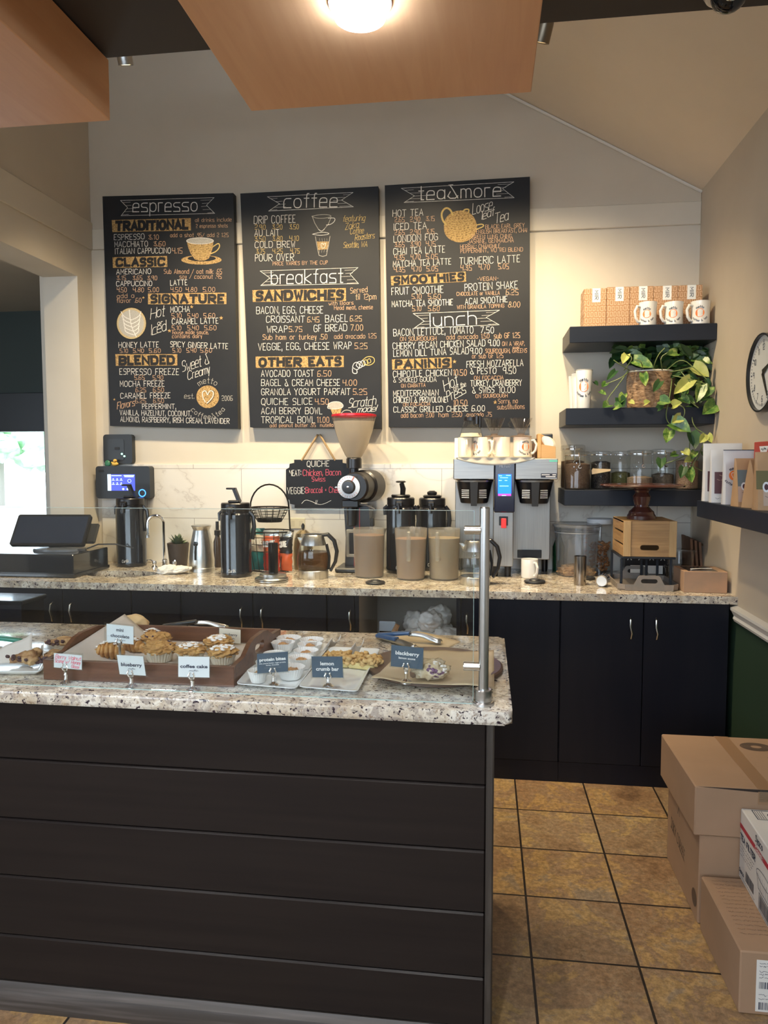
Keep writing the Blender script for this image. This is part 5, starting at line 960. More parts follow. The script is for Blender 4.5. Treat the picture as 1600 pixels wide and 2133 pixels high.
o = G().box(0, .07, 0, .02, 0, .07, .003).done('black_scoop_box', m_black, loc=(xa+W_*.18, Ym+.10, TB+H*.52)); o.location = (xa+W_*.10, Ym+.095+.05, TB+.0005); o.scale = (1.2, 1, (H*1.02)/.07); tag(o, 'black packet standing upright behind the bamboo organiser', 'packet')
tag(G().box(0, Xw(957)-Xw(948), 0, .10, 0, Zw(912)-TB, .001).done('white_card', m_white_cer, loc=(Xw(946.5), Ym+.03, TB+.0005)), 'white card standing at the left end of the brewer top', 'card')

# ------------------------------------------------------------------ right part of the back counter
P, R, H = fit(1103, 1206, 1164, 35, ZT); mug(P, R, H, -pi/2+.55, 'white mug standing alone on the counter below the brewer', None or 'single mug', None, m_white_cer)
m_gran_food = M('granola_clusters', (.40, .21, .08), .8, var=(.58, .34, .15), vs=60, lo=.42, hi=.58, bp=.6)
P, R, H = fit(1200, 1204, 1090, 92, ZT); t = thing('food_storage_tub', 'large clear round tub with granola in the bottom beside the brewer', 'tub', P)
rb = R*.86; g = G(); g.lathe([(0, .002), (rb*.97, 0), (rb, .006), (R*.97, H*.86), (R, H*.87), (R*1.02, H*.96)], 44); g.done('tub_wall', glassy('cloudy_tub_plastic', (.86, .88, .90), .1, 1.3, (.60, .62, .64), .22), t)
g = G(); g.lathe([(R*1.03, H*.94), (R*1.07, H*.945), (R*1.07, H*.985), (R*1.0, H), (R*.9, H*.985), (0, H*.985)], 44); g.done('lid', glassy('cloudy_lid', (.8, .82, .84), .12, 1.5, (.55, .56, .57), .35), t)
g = G(); g.lathe([(R*.985, H*.825), (R*.995, H*.835), (R*.985, H*.845)], 44); g.done('rim_ridge', M('tub_ridge', (.30, .31, .32), .3), t)
g = G()
for k_ in range(6): g.box(-.012, -.002 if k_ % 2 else .004, -.0004, .0004, -.0007, .0007, M_=Matrix.Rotation(.35, 4, 'Z') @ RT((0, -(rb+(R*.97-rb)*(.35+k_*.11)/.86)-.0008, H*(.35+k_*.08))))
g.done('volume_marks', M('red_brown_marks', (.30, .08, .06), .6), t)
g = G(); g.lump((0, 0, .018), (rb*.93, rb*.93, .040), .25, 60, 4, 3, -.015); g.done('granola', m_gran_food, t)
P = V((at_y(1248, 1188, 4.275).x, 4.275, ZT)); R = m_of(24.5, P); H = at_y(1248, 1085, P.y).z-ZT; t = thing('nut_storage_jar', 'tall clear jar of pecans with a white lid behind the granola tub', 'jar', P)
g = G(); g.lathe([(0, .002), (R*.93, 0), (R*.96, H*.9), (R*.92, H*.96)], 36); g.done('jar_wall', m_clear, t); g = G(); g.lathe([(R*1.05, H*.95), (R*1.07, H*.96), (R*1.07, H*1.04), (R, H*1.05), (0, H*1.05)], 36); g.done('lid', M('white_lid', (.66, .68, .70), .35), t)
g = G(); rp = random.Random(3)
for k_ in range(150):
    a = rp.uniform(0, 2*pi); r = R*.82*math.sqrt(rp.uniform(.35, 1)); z = .012+rp.random()*H*.55; mk = g.mark(); g.lump((0, 0, 0), (.013, .007, .006), .25, 60, 1, k_); g.bm.verts.ensure_lookup_table(); g.xf(mk, RT((r*cos(a), r*sin(a), z), rp.uniform(-1, 1), rp.uniform(-1, 1), rp.uniform(0, 6)))
o = g.done('pecans', M('pecan_brown', (.30, .11, .035), .55, var=(.42, .19, .07), vs=40), t); o['kind'] = 'stuff'
P, R, H = fit(1208, 1220, 1158, 25, ZT); t = thing('steel_tumbler', 'slim dark steel cylinder tumbler in front of the granola tub', 'tumbler', P)
g = G(); g.lathe([(0, 0), (R*.98, 0), (R, .003), (R, H), (R*.92, H), (R*.92, .01), (0, .01)], 32); g.done('body', M('dark_steel', (.36, .32, .28), .22, 1, var=(.28, .25, .22), vs=6, stretch=(40, 40, .6)), t)
P = on(1253, 1223, ZT); t = thing('steel_shaker', 'small steel shaker lying on its side with its round end facing out', 'shaker', (P.x, P.y+.0, ZT)); R = m_of(12, P)
mk = RT((0, 0, R+.0005), -pi/2, 0, -.35)
g = G(); g.lathe([(0, 0), (R*.86, 0), (R*.96, .004), (R, .012)], 28, M_=mk); g.done('end_cap', M('pale_steel', (.75, .74, .70), .4, .8), t); g = G(); g.lathe([(R, .012), (R*1.05, .07), (R*.9, .075), (0, .075)], 28, M_=mk); g.done('barrel', m_chrome, t)
P = on(1236, 1212, ZT, .03); P.x -= .0; g = G(); g.tube([(.032*cos(a*pi/12), .032*sin(a*pi/12), .0068) for a in range(24)], .0065, 8, True); o = g.done('rubber_ring', m_lid, loc=(P.x-.02, P.y+.05, ZT)); tag(o, 'black rubber ring lying behind the small steel shaker', 'ring')
# tray with cut-out handles
Pf = on(1352, 1231, ZT); Xc = Pf.x; y0 = Pf.y; w = m_of(61, Pf); dp = .34
m_tray = M('grey_painted_tray', (.20, .18, .16), .45, var=(.27, .22, .18), vs=10)
t = thing('serving_tray', 'grey tray with cut-out hump handles under the black stand', 'tray', (Xc, y0, ZT))
g = G(); c_ = .03
g.prism([(-w+c_, 0, 0), (w-c_, 0, 0), (w, c_, 0), (w, dp-c_, 0), (w-c_, dp, 0), (-w+c_, dp, 0), (-w, dp-c_, 0), (-w, c_, 0)], (0, 0, .006)); g.done('tray_floor', m_tray, t)
def lip(yy, th, name):
    g = G(); hw = w*.50; prof = [(-w+c_, 0), (w-c_, 0), (w-c_*.9, .030), (hw*1.0, .030), (hw*.72, .068), (hw*.6, .074), (-hw*.6, .074), (-hw*.72, .068), (-hw*1.0, .030), (-w+c_*.9, .030)]
    sl = [(hw*.52*cos(a)+(.5*hw*.0), 0) for a in ()]; slot = [(hw*.40+.0105*cos(a), .047+.0105*sin(a)) for a in [(-pi/2+pi*i/6) for i in range(7)]]+[(-hw*.40+.0105*cos(a), .047+.0105*sin(a)) for a in [(pi/2+pi*i/6) for i in range(7)]]
    F = []
    for y in (yy, yy+th):
        o_ = [g.v((x, y, z+.0005)) for x, z in prof]; i_ = [g.v((x, y, z+.0005)) for x, z in slot]; ed = [g.bm.edges.new((L[i], L[(i+1) % len(L)])) for L in (o_, i_) for i in range(len(L))]; bmesh.ops.triangle_fill(g.bm, use_beauty=True, edges=ed); F.append((o_, i_))
    for k_ in (0, 1):
        A, B_ = F[0][k_], F[1][k_]
        for i in range(len(A)): g.face([A[i], A[(i+1) % len(A)], B_[(i+1) % len(A)], B_[i]])
    g.done(name, m_tray, t)
lip(-.004, .008, 'handle_lip'); lip(dp-.004, .008, 'handle_lip')
g = G()
for s_ in (-1, 1):
    g.prism([(s_*w, c_, 0), (s_*w, dp-c_, 0), (s_*(w+.003), dp-c_, .030), (s_*(w+.003), c_, .030)], (-s_*.005, 0, 0))
    for y, d in ((0, 1), (dp, -1)): g.prism([(s_*(w-c_), y, 0), (s_*w, y+d*c_, 0), (s_*(w+.003), y+d*c_, .030), (s_*(w-c_), y, .030)], (-s_*.005, d*.003, 0))
g.done('side_rim', m_tray, t)
# black stand over the tray, crate, cake stand
zc0 = at_y(1353, 1159, y0+.05).z; t = thing('display_riser', 'black metal display stand carrying the wooden crate over the tray', 'stand', (Xc, y0+.03, ZT)); zt = zc0-ZT-.001; wl = m_of(55, Pf)
m_riser = M('black_riser_metal', (.018, .022, .03), .4, .3)
g = G(); g.box(-wl, wl, 0, .30, zt-.010, zt, .002); g.done('platform', m_riser, t)
for x, y in ((-wl*.97, .006), (wl*.85, .006), (-wl*.97, .285), (wl*.85, .285), (wl*.22, .285), (wl*.42, .285)):
    g = G(); g.box(x-.006, x+.006, y, y+.012, .0075, zt-.010, .002); g.done('leg', m_riser, t)
cz = zc0+.0005; a, b_ = at_y(1298, 1157, y0+.035), at_y(1408.5, 1159, y0+.035); W_ = b_.x-a.x; H = at_y(1353, 1085.3, y0+.035).z-cz; D = .30
m_crate = wood('burnt_pine', (.52, .31, .13), (.27, .14, .055), 7, (.6, 1, 14), .5, 0, .1); m_crate2 = wood('pale_pine', (.60, .40, .19), (.42, .25, .10), 6, (9, 9, .8), .5, 0, .1)
t = thing('wooden_crate', 'upturned burnt-pine crate with a slotted handle on the black stand', 'crate', (a.x, y0+.035, cz))
g = G(); o_ = [(.0, 0), (W_, 0), (W_, H), (0, H)]; hx, hz = W_*.5, H*.25; sl = [(hx+.032+.013*cos(q), hz+.013*sin(q)) for q in [-pi/2+pi*i/6 for i in range(7)]]+[(hx-.032+.013*cos(q), hz+.013*sin(q)) for q in [pi/2+pi*i/6 for i in range(7)]]; F = []
for y in (.0, .010):
    A = [g.v((x, y, z)) for x, z in o_]; B_ = [g.v((x, y, z)) for x, z in sl]; ed = [g.bm.edges.new((L[i], L[(i+1) % len(L)])) for L in (A, B_) for i in range(len(L))]; bmesh.ops.triangle_fill(g.bm, use_beauty=True, edges=ed); F.append((A, B_))
for k_ in (0, 1):
    for i in range(len(F[0][k_])): A, B_ = F[0][k_], F[1][k_]; g.face([A[i], A[(i+1) % len(A)], B_[(i+1) % len(A)], B_[i]])
g.done('front_board', m_crate, t)
g = G()
for x0_, x1_ in ((0, W_*.14), (W_*.86, W_)): g.box(x0_, x1_, -.006, 0, 0, H, .001); g.box(x0_, x1_, D-.01, D, 0, H, .001)
g.done('corner_posts', m_crate2, t)
for s_ in (0, 1):
    for k_ in range(3): g = G(); g.box(.0 if not s_ else W_-.008, .008 if not s_ else W_, .01, D-.01, H*(k_*.35), H*(k_*.35+.29), .001); g.done('side_slat', m_crate, t)
g = G(); g.box(0, W_, .010, D, H-.010, H-.0005, .001); g.done('top_board', m_crate2, t)
g = G(); g.box(0.008, W_-.008, D-.02, D-.011, 0, H-.01); g.done('back_board', m_crate, t)
m_cherry = wood('dark_cherry_wood', (.055, .016, .012), (.085, .028, .02), 6, (4, 4, 1), .22, .5, .02)
cs = V((at_y(1336, 1078, y0+.16).x, y0+.16, cz+H+.0005)); zt = at_y(1336, 1010, cs.y).z-cs.z; q = m_of(1, cs); t = thing('cake_stand', 'turned dark cherry wood cake stand on top of the crate', 'cake stand', cs)
g = G(); g.lathe([(0, 0), (29*q, 0), (29*q, zt*.10), (26*q, zt*.16), (25*q, zt*.22), (20*q, zt*.28), (15*q, zt*.36), (14*q, zt*.42), (17*q, zt*.56), (18*q, zt*.66), (15*q, zt*.72), (13*q, zt*.78), (16*q, zt*.84), (15*q, zt*.88), (18*q, zt*.93)], 40); g.done('pedestal', m_cherry, t)
g = G(); g.lathe([(0, zt*.92), (70*q, zt*.93), (83*q, zt*.95), (85*q, zt*.99), (83*q, zt*1.02), (76*q, zt*1.0), (0, zt*1.0)], 48); g.done('plate', m_cherry, t)
# dark box with white cross pattern seen between the stand legs, kraft box, paper bags, clear tubs
P = at_y(1352, 1180, 4.16); o = G().box(-.13, .10, 0, .08, 0, .13, .003).done('patterned_box', m_black, loc=(P.x, 4.15, ZT)); tag(o, 'black box with white crosses behind the stand legs', 'box')
g = G()
for k_ in range(4):
    x = -.105+k_*.058
    for dx in (-1, 1): g.box(-.020, .020, -.0008, -.0002, -.002, .002, M_=RT((x, 0, .105), 0, dx*1.0))
g.done('white_crosses', m_paperw, o); o.data.materials[0] = m_black
g = G(); g.box(-.10, .07, -.0012, -.0004, .015, .06); g.done('white_label', m_paperw, o)
m_kraft = M('kraft_card', (.33, .215, .14), .8, var=(.43, .25, .15), vs=8); m_card = M('corrugated_cardboard', (.35, .22, .135), .8, var=(.32, .20, .12), vs=5, bp=.05); m_tape = M('brown_tape', (.30, .175, .095), .35)
a = on(1424, 1234, ZT); b_ = at_y(1515, 1234, a.y); W_ = b_.x-a.x; H = at_y(1470, 1191, a.y).z-ZT; D = .20
t = thing('kraft_bakery_box', 'kraft bakery box with a window lid at the right end of the counter', 'box', (a.x, a.y, ZT))
g = G(); g.box(0, W_, 0, D, 0, H, .0015); g.done('box_body', m_kraft, t); g = G(); g.box(W_*.12, W_*.80, D*.08, D*.90, H, H+.0008); g.done('lid_window', M('dark_film_window', (.06, .045, .04), .12), t)
o = G().tube([(0, 0, 0), (.05, .02, .001), (.10, .015, .002)], [.008, .004, .006], 8, flat=.35).done('plastic_fork', m_white_cer, loc=(a.x+.045, a.y+.05, ZT+H+.005)); tag(o, 'white plastic fork lying on the kraft bakery box lid', 'fork')
m_bag = M('brown_paper_bag', (.20, .105, .06), .8, var=(.25, .14, .08), vs=12)
for k_ in range(5):
    P = at_y(1438+k_*9, 1178, 4.17); h = at_y(1445, 1119+k_*3.4, 4.17).z-ZT; o = G().prism([(0, 0, 0), (.035, 0, 0), (.035, .26, 0), (0, .26, 0)], (0, 0, .01)); o.bm.free()
    g = G(); g.prism([(0, 0, 0), (0, .20, 0), (-.012, .20, h), (-.012, .02, h*.97)], (.012, 0, 0)); o = g.done('paper_bag', m_bag, loc=(P.x+.0, 4.12, ZT))
    tag(o, ['brown paper bag at the left front of the upright row by the right wall', 'second brown paper bag from the left of the upright row', 'middle brown paper bag of the upright row by the right wall', 'fourth brown paper bag from the left of the upright row', 'rightmost brown paper bag of the upright row, nearest the wall'][k_], 'paper bag', 'brown paper bags at the counter end')
for k_ in range(2):
    P = at_y(1427, 1180, 4.0); t = thing('clear_tub', ['lower clear plastic tub stacked behind the kraft box', 'upper clear plastic tub with its lid behind the kraft box'][k_], 'tub', (P.x-.03, 3.99, ZT+.0005+k_*.085+.001), 0, 'clear tubs behind the kraft box')
    g = G(); g.lathe([(0, .002), (.060, 0), (.072, .070), (.075, .072)], 36); g.done('tub_body', m_clear, t); g = G(); g.lathe([(.075, .071), (.078, .073), (.078, .080), (.07, .082), (0, .082)], 36); g.done('lid', m_clear, t)

# ------------------------------------------------------------------ left end: register platform, tablet, bin
m_plat = M('black_stained_platform', (.014, .016, .022), .10, coat=.6, var=(.02, .022, .028), vs=6, stretch=(.2, 1, 4))
t = thing('register_platform', 'raised black wooden platform at the far left of the back counter under the register', 'platform', (-2.9, 3.70, ZT))
g = G(); g.box(-.35, .700, 0, .375, .012, .126, .004); g.done('platform_body', m_plat, t); g = G(); g.box(-.35, .708, -.008, .377, .002, .022, .003); g.done('base_moulding', m_plat, t)
PT = ZT+.127; P = on(105, 1150, PT, .03); t = thing('register_tablet', 'black point-of-sale tablet tilted back on a stand at the far left', 'tablet', (P.x, P.y, PT)); Yt = P.y
mk = RT((0, .03, .115), -.75-pi/2+pi/2, 0, .05)
a, b_ = at_y(18, 1140, Yt-.02), at_y(186, 1076, Yt+.02); w = (at_y(160, 1138, Yt).x-at_y(14, 1138, Yt).x)/2
z0, z1 = at_y(90, 1137, Yt).z-PT, at_y(120, 1077, Yt).z-PT
g = G(); Mx = RT((-.02, 0, z0), 0, 0, .10) @ Matrix.Rotation(-.62, 4, 'X'); hh = (z1-z0)/math.cos(.62)
rbox(g, -w, w, 0, hh, -.010, .012, .012); g.xf(0, Mx); g.done('screen_housing', m_black, t)
g = G(); rbox(g, -w+.012, w-.012, .012, hh-.012, -.0112, -.0102, .006); g.xf(0, Mx); g.done('display', M('dark_display', (.02, .028, .05), .08), t)
g = G(); g.box(w-.05, w+.045, .016, .036, hh*.15, hh*.8, .008); g.xf(0, Mx); g.done('card_reader', m_blackm, t)
g = G(); g.prism([(-.03, .02, .01), (.03, .02, .01), (.025, .07, z0+.05), (-.025, .07, z0+.05)], (0, .02, 0)); g.done('stand_neck', m_blackm, t)
g = G(); g.lathe([(0, 0), (.155, 0), (.15, .012), (.10, .022), (0, .024)], 36, sy=.6, c=(.02, .06, 0)); g.done('stand_base', M('grey_base', (.10, .11, .13), .25), t)
g = G(); g.tube([(.16, .10, .006), (.22, .12, .03), (.30, .16, .028), (.40, .18, .006)], .004, 6); tag(g.done('power_cable', m_black, loc=(P.x, P.y, PT)), 'thin black cable running off the right of the register tablet', 'cable')
P = at_y(50, 1250, 3.04); t = thing('waste_bin', 'black square bin standing in the aisle at the far left', 'bin', (-2.18, 3.02, 0)); zb_ = P.z
g = G(); g.prism([(-.17, -.0, 0), (.12, 0, 0), (.13, 0, zb_-.02), (-.18, 0, zb_-.02)], (0, .17, 0)); g.done('bin_body', m_navy, t); g = G(); g.box(-.19, .14, -.008, .182, zb_-.02, zb_, .004); g.done('lid', M('gloss_black_lid', (.012, .014, .018), .12), t)
# ------------------------------------------------------------------ wall shelves and what stands on them
YS = 4.0
def shelf(px, zt, zb, label):
    x0 = at_y(px, 700, YS).x if 0 else px; t = thing('floating_shelf', label, 'shelf', (x0, YS, zb), 0, 'dark floating shelves on the back wall')
    g = G(); g.box(0, XR-.0015-x0, 0, YW-YS-.001, 0, zt-zb, .0025); g.done('shelf_board', m_shelf, t)
    g = G(); g.box(.01, XR-.0015-x0-.01, YW-YS-.0008, YW-YS+.002, .01, zt-zb-.01); g.done('wall_cleat', m_blackm, t)
S1, S2, S3 = 2.267, 1.845, 1.4165
shelf(at_y(1187, 681, YS).x, S1, 2.183, 'top dark shelf holding patterned boxes and three mugs')
shelf(at_y(1179, 851, YS).x, S2, 1.757, 'middle dark shelf holding the trailing potted plant')
shelf(at_y(1176, 1019, YS).x, S3, 1.333, 'lowest dark back-wall shelf holding the clamp-lid jars')
# patterned boxes on the top shelf
m_kpat, nt, b = nm('patterned_kraft'); co = coords(nt, (1, 1, 1), 'Object', (0, 0, 0), (pi/2, 0, 0))
bk = nd(nt, 'ShaderNodeTexBrick'); bk.offset = .5
for k, v in (('Scale', 1.0), ('Mortar Size', .0035), ('Mortar Smooth', .2), ('Brick Width', .020), ('Row Height', .031)): bk.inputs[k].default_value = v
bk2 = nd(nt, 'ShaderNodeTexBrick'); bk2.offset = .5
for k, v in (('Scale', 1.0), ('Mortar Size', .0068), ('Mortar Smooth', .2), ('Brick Width', .020), ('Row Height', .031)): bk2.inputs[k].default_value = v
wob = nd(nt, 'ShaderNodeVectorMath', operation='ADD'); nz = nd(nt, 'ShaderNodeTexNoise', Scale=45, Detail=1); nt.links.new(co, nz.inputs['Vector']); sc_ = nd(nt, 'ShaderNodeVectorMath', operation='SCALE'); sc_.inputs['Scale'].default_value = .010; nt.links.new(nz.outputs['Color'], sc_.inputs[0])
nt.links.new(co, wob.inputs[0]); nt.links.new(sc_.outputs[0], wob.inputs[1]); nt.links.new(wob.outputs[0], bk.inputs['Vector']); nt.links.new(wob.outputs[0], bk2.inputs['Vector'])
df = nd(nt, 'ShaderNodeMath', operation='SUBTRACT', use_clamp=True); nt.links.new(bk2.outputs['Fac'], df.inputs[0]); nt.links.new(bk.outputs['Fac'], df.inputs[1])
nt.links.new(mix(nt, df.outputs[0], (.40, .22, .11), (.66, .45, .30)), b.inputs['Base Color']); b.inputs['Roughness'].default_value = .7
m_kplain = M('kraft_side', (.40, .22, .115), .75, var=(.36, .20, .10), vs=14)
YB = 4.13; Xb = lambda px: at_y(px, 640, YB).x
xs = [1216, 1263.5, 1312, 1361.5, 1412, 1463]; tops = [601, 598, 596.5, 595.5, 594]
names = ['leftmost of the five patterned kraft boxes on the top shelf', 'second patterned kraft box from the left on the top shelf', 'third patterned kraft box, behind the first mug on the top shelf', 'fourth patterned kraft box, behind the middle mug on the top shelf', 'rightmost patterned kraft box, behind the mug nearest the corner']
for i in range(5):
    xa, xb = Xb(xs[i])+.001, Xb(xs[i+1])-.001; h = at_y(xs[i]+24, tops[i], YB).z-S1; t = thing('kraft_gift_box', names[i], 'box', ((xa+xb)/2, YB, S1+.0005), 0, 'patterned kraft boxes on the top shelf'); w = (xb-xa)/2
    g = G(); g.use(m_kpat); g.box(-w, w, 0, .14, 0, h, .0012); g.done('carton', m_kpat, t)
    g = G(); lw, lh = w*.36, h*.33; cx = w*.10; g.box(cx-lw, cx+lw, -.0007, -.0001, h-lh, h-.0005); g.box(cx-lw, cx+lw, -.0007, .03, h+.0002, h+.0008); s_ = g.done('label_strip', m_paperw, t)
    g = G(); st, W_ = strokes('MiiR', 1.5, 0, 0); L = lh*.66
    for p in st: g.ribbon([(cx-lh*.11+v*lh*.24, h-lh*.16-u/W_*L) for u, v in p], .0026, lambda u, v: (u, -.0011, v))
    g.done('label_lettering', m_ink, s_)
# mugs on the top shelf
Ym = 4.055; Xm = lambda px: at_y(px, 660, Ym).x
for a, b_, tp, lb in ((1330, 1369, 631, 'white diner mug with orange logo, leftmost of three on the top shelf'), (1383, 1424, 631, 'white diner mug with orange logo, middle of three on the top shelf'), (1438, 1480, 629, 'white diner mug with orange logo, nearest the corner on the top shelf')):
    R = (Xm(b_)-Xm(a))/2; mug(V(((Xm(a)+Xm(b_))/2, Ym, S1+.0005)), R, at_y(a+20, tp, Ym).z-S1, pi+.35, lb, 'diner mugs on the top shelf', -pi/2-.32, m_white_cer, True)
# tumblers on the middle shelf
Yt = 4.05
for a, b_, tp, yy, lb, lg in ((1199, 1234, 771, 4.04, 'white tapered tumbler with orange logo at the front of the middle shelf', True), (1190, 1222, 777, 4.14, 'second white tumbler half hidden behind the logo tumbler', False), (1184, 1214, 782, 4.24, 'third white tumbler at the back, its edge showing left of the others', False)):
    X_ = lambda px: at_y(px, 810, yy).x; R = (X_(b_)-X_(a))/2; H = at_y(a+16, tp, yy).z-S2; t = thing('travel_tumbler', lb, 'tumbler', ((X_(a)+X_(b_))/2, yy, S2+.0005), 0, 'white travel tumblers on the middle shelf')
    g = G(); g.lathe([(0, 0), (R*.78, 0), (R*.80, .004), (R, H*.97), (R*.98, H)], 36); g.done('cup_body', m_white_cer, t); g = G(); g.lathe([(R*.99, H*.975), (R*1.0, H*.99), (R*.9, H*1.005), (0, H*1.005)], 36); g.done('lid', m_blackm, t)
    if lg:
        s_ = R*.62; fn = lambda l: (lambda u, v: ((R*(.8+.2*v/H)+l+.0004)*cos(-pi/2-.15+u/R), (R*(.8+.2*v/H)+l+.0004)*sin(-pi/2-.15+u/R), v))
        g1, g2, g3 = G(), G(), G(); decal_logo(g1, g2, g3, (0, H*.55), s_, fn); g1.done('orange_logo_disc', m_orange, t); g2.done('logo_lettering', m_ink, t); g3.done('logo_heart', m_white_cer, t)
# pothos in a bark pot
Yp = 4.13; Xp = lambda px: at_y(px, 800, Yp).x; Zp = lambda py: at_y(1355, py, Yp).z
t = thing('trailing_plant', 'variegated trailing plant in a rough bark pot on the middle shelf', 'plant', (Xp(1355), Yp, S2+.0005)); R = (Xp(1404)-Xp(1306))/2; H = Zp(776)-S2
m_barkp, nt, b = nm('bark_pot'); n = noise(nt, coords(nt, (1, 1, 3.5)), 32, 6, .75); n2 = noise(nt, coords(nt), 9, 3)
c_ = ramp(nt, n, [(.34, (.10, .06, .035)), (.48, (.36, .21, .11)), (.62, (.56, .38, .23))]); c_ = mix(nt, ramp(nt, n2, [(.53, 0), (.62, .7)]), c_, (.13, .11, .10)); nt.links.new(c_, b.inputs['Base Color']); b.inputs['Roughness'].default_value = .9; bump(nt, b, n, .8, .01)
g = G(); g.lathe([(0, 0), (R*.93, 0), (R*.97, H*.05), (R*1.0, H*.5), (R*1.02, H*.85), (R*.98, H), (R*.9, H), (R*.88, H*.85), (0, H*.85)], 40, sy=.85); g.done('bark_pot', m_barkp, t)
g = G(); g.tube([(R*.965*cos(a*pi/20), R*.82*sin(a*pi/20), H*1.005) for a in range(40)], .0045, 6, True); g.done('pot_rim', m_cream_cer, t)
m_leaf, nt, b = nm('variegated_leaf'); inf = nd(nt, 'ShaderNodeTexNoise', Scale=26, Detail=4, Roughness=.7); nt.links.new(coords(nt), inf.inputs['Vector'])
nt.links.new(ramp(nt, inf.outputs['Fac'], [(.36, (.035, .10, .022)), (.50, (.085, .18, .035)), (.60, (.24, .33, .08)), (.72, (.46, .48, .17))]), b.inputs['Base Color']); b.inputs['Roughness'].default_value = .35
m_leafd = M('dark_green_leaf', (.016, .055, .018), .35, var=(.035, .09, .026), vs=20); m_leafy = M('yellow_green_leaf', (.33, .37, .085), .4, var=(.46, .47, .16), vs=26); m_stem = M('green_stem', (.17, .22, .075), .5)
O = V((Xp(1355), Yp, S2))
def leaf(g, base, tip, wd, nrm):
    base, tip = V(base), V(tip); d = tip-base; L = d.length; d.normalize(); n = V(nrm); n = (n-d*n.dot(d)).normalized(); s_ = d.cross(n); ctr = [base, base+d*L*.25-n*L*.02, base+d*L*.55-n*L*.05, base+d*L*.82-n*L*.05, tip+n*0]; ws = [.10, .92, .80, .40, 0]; fold = .22
    C_ = [g.v(c-n*wd*.10) for c in ctr]; Lf = [g.v(c+s_*wd*.5*w+n*wd*fold*w) for c, w in zip(ctr[:4], ws)]; Rf = [g.v(c-s_*wd*.5*w+n*wd*fold*w) for c, w in zip(ctr[:4], ws)]
    for q_, k_ in ((Lf, 1), (Rf, -1)): q_[0].co = base+s_*k_*wd*.33-d*L*.10+n*wd*.10
    for i in range(3): g.face([C_[i], Lf[i], Lf[i+1], C_[i+1]]); g.face([C_[i+1], Rf[i+1], Rf[i], C_[i]])
    g.face([C_[3], Lf[3], C_[4]]); g.face([C_[4], Rf[3], C_[3]])
gv, gd, gy, gs = G(), G(), G(), G()
# leaves named by where they sit against the wall: base px, tip px, width px, kind, depth
LV = [(1262, 800, 1284, 752, 0, 0, 0)] if 0 else []
LV = [((1306, 738), (1297, 757), 17, 'y', 4.03), ((1320, 750), (1362, 764), 27, 'v', 4.02), ((1276, 748), (1270, 768), 13, 'd', 4.10), ((1283, 772), (1264, 792), 13, 'd', 4.08), ((1264, 797), (1254, 806), 13, 'v', 4.06), ((1250, 815), (1263, 822), 10, 'v', 4.06), ((1238, 795), (1246, 803), 9, 'd', 4.08),
 ((1340, 777), (1345, 804), 17, 'v', 4.00), ((1376, 794), (1361, 816), 16, 'd', 4.00), ((1440, 790), (1404, 820), 26, 'y', 3.97), ((1444, 762), (1478, 784), 28, 'y', 4.0), ((1412, 735), (1388, 738), 20, 'v', 4.03), ((1437, 742), (1418, 715), 16, 'd', 4.05), ((1464, 748), (1478, 757), 17, 'v', 4.0),
 ((1463, 800), (1452, 838), 22, 'v', 3.97), ((1480, 805), (1468, 828), 20, 'v', 3.98), ((1374, 834), (1398, 838), 24, 'v', 3.96), ((1370, 852), (1386, 842), 14, 'd', 3.97), ((1400, 845), (1420, 838), 20, 'y', 3.96), ((1418, 828), (1438, 840), 18, 'v', 3.98), ((1492, 842), (1464, 862), 30, 'v', 3.96), ((1470, 840), (1490, 850), 20, 'd', 4.0),
 ((1312, 836), (1322, 841), 10, 'y', 4.01), ((1342, 841), (1354, 836), 13, 'y', 4.0), ((1290, 828), (1300, 848), 20, 'd', 4.02), ((1270, 842), (1256, 848), 20, 'v', 4.01), ((1280, 848), (1296, 846), 20, 'v', 4.0), ((1300, 820), (1292, 840), 16, 'v', 4.03),
 ((1398, 880), (1440, 898), 36, 'v', 3.95), ((1420, 868), (1400, 880), 20, 'y', 3.96), ((1396, 896), (1388, 922), 22, 'v', 3.96), ((1440, 900), (1450, 935), 28, 'd', 3.96), ((1470, 908), (1458, 922), 17, 'y', 3.95), ((1474, 905), (1483, 922), 14, 'y', 3.95), ((1424, 938), (1436, 948), 17, 'y', 3.95), ((1448, 940), (1440, 956), 14, 'v', 3.96), ((1440, 955), (1426, 962), 14, 'y', 3.96),
 ((1378, 955), (1376, 976), 19, 'd', 3.96), ((1425, 972), (1418, 996), 17, 'd', 3.95), ((1434, 976), (1442, 1005), 20, 'v', 3.95), ((1465, 940), (1480, 960), 16, 'd', 3.98), ((1410, 945), (1396, 950), 13, 'v', 3.97)]
for b_, tp, wp, kd, y in LV:
    B_ = at_y(*b_, y)-O; T_ = at_y(*tp, y-.03)-O; leaf({'v': gv, 'd': gd, 'y': gy}[kd], B_, T_, m_of(wp, V((0, y, 1.8)))*1.15, (rnd.uniform(-.3, .3), -1, .45))
rp = random.Random(5)
for k in range(170):                               # crown of leaves over the pot, under the shelf above
    px, py = rp.uniform(1288, 1488), rp.uniform(714, 772); y = rp.uniform(4.07, 4.27)
    if px < 1330 and py > 750: continue
    B_ = at_y(px, py, y)-O; a = rp.uniform(0, 2*pi); L = rp.uniform(.05, .085); T_ = B_+V((cos(a)*L, -rp.uniform(.0, .03), sin(a)*L*.6-.02)); T_.z = min(T_.z, 2.165-O.z); B_.z = min(B_.z, 2.165-O.z)
    leaf(gd if rp.random() < .70 else gv, B_, T_, L*.72, (rp.uniform(-.5, .5), -1, .6))
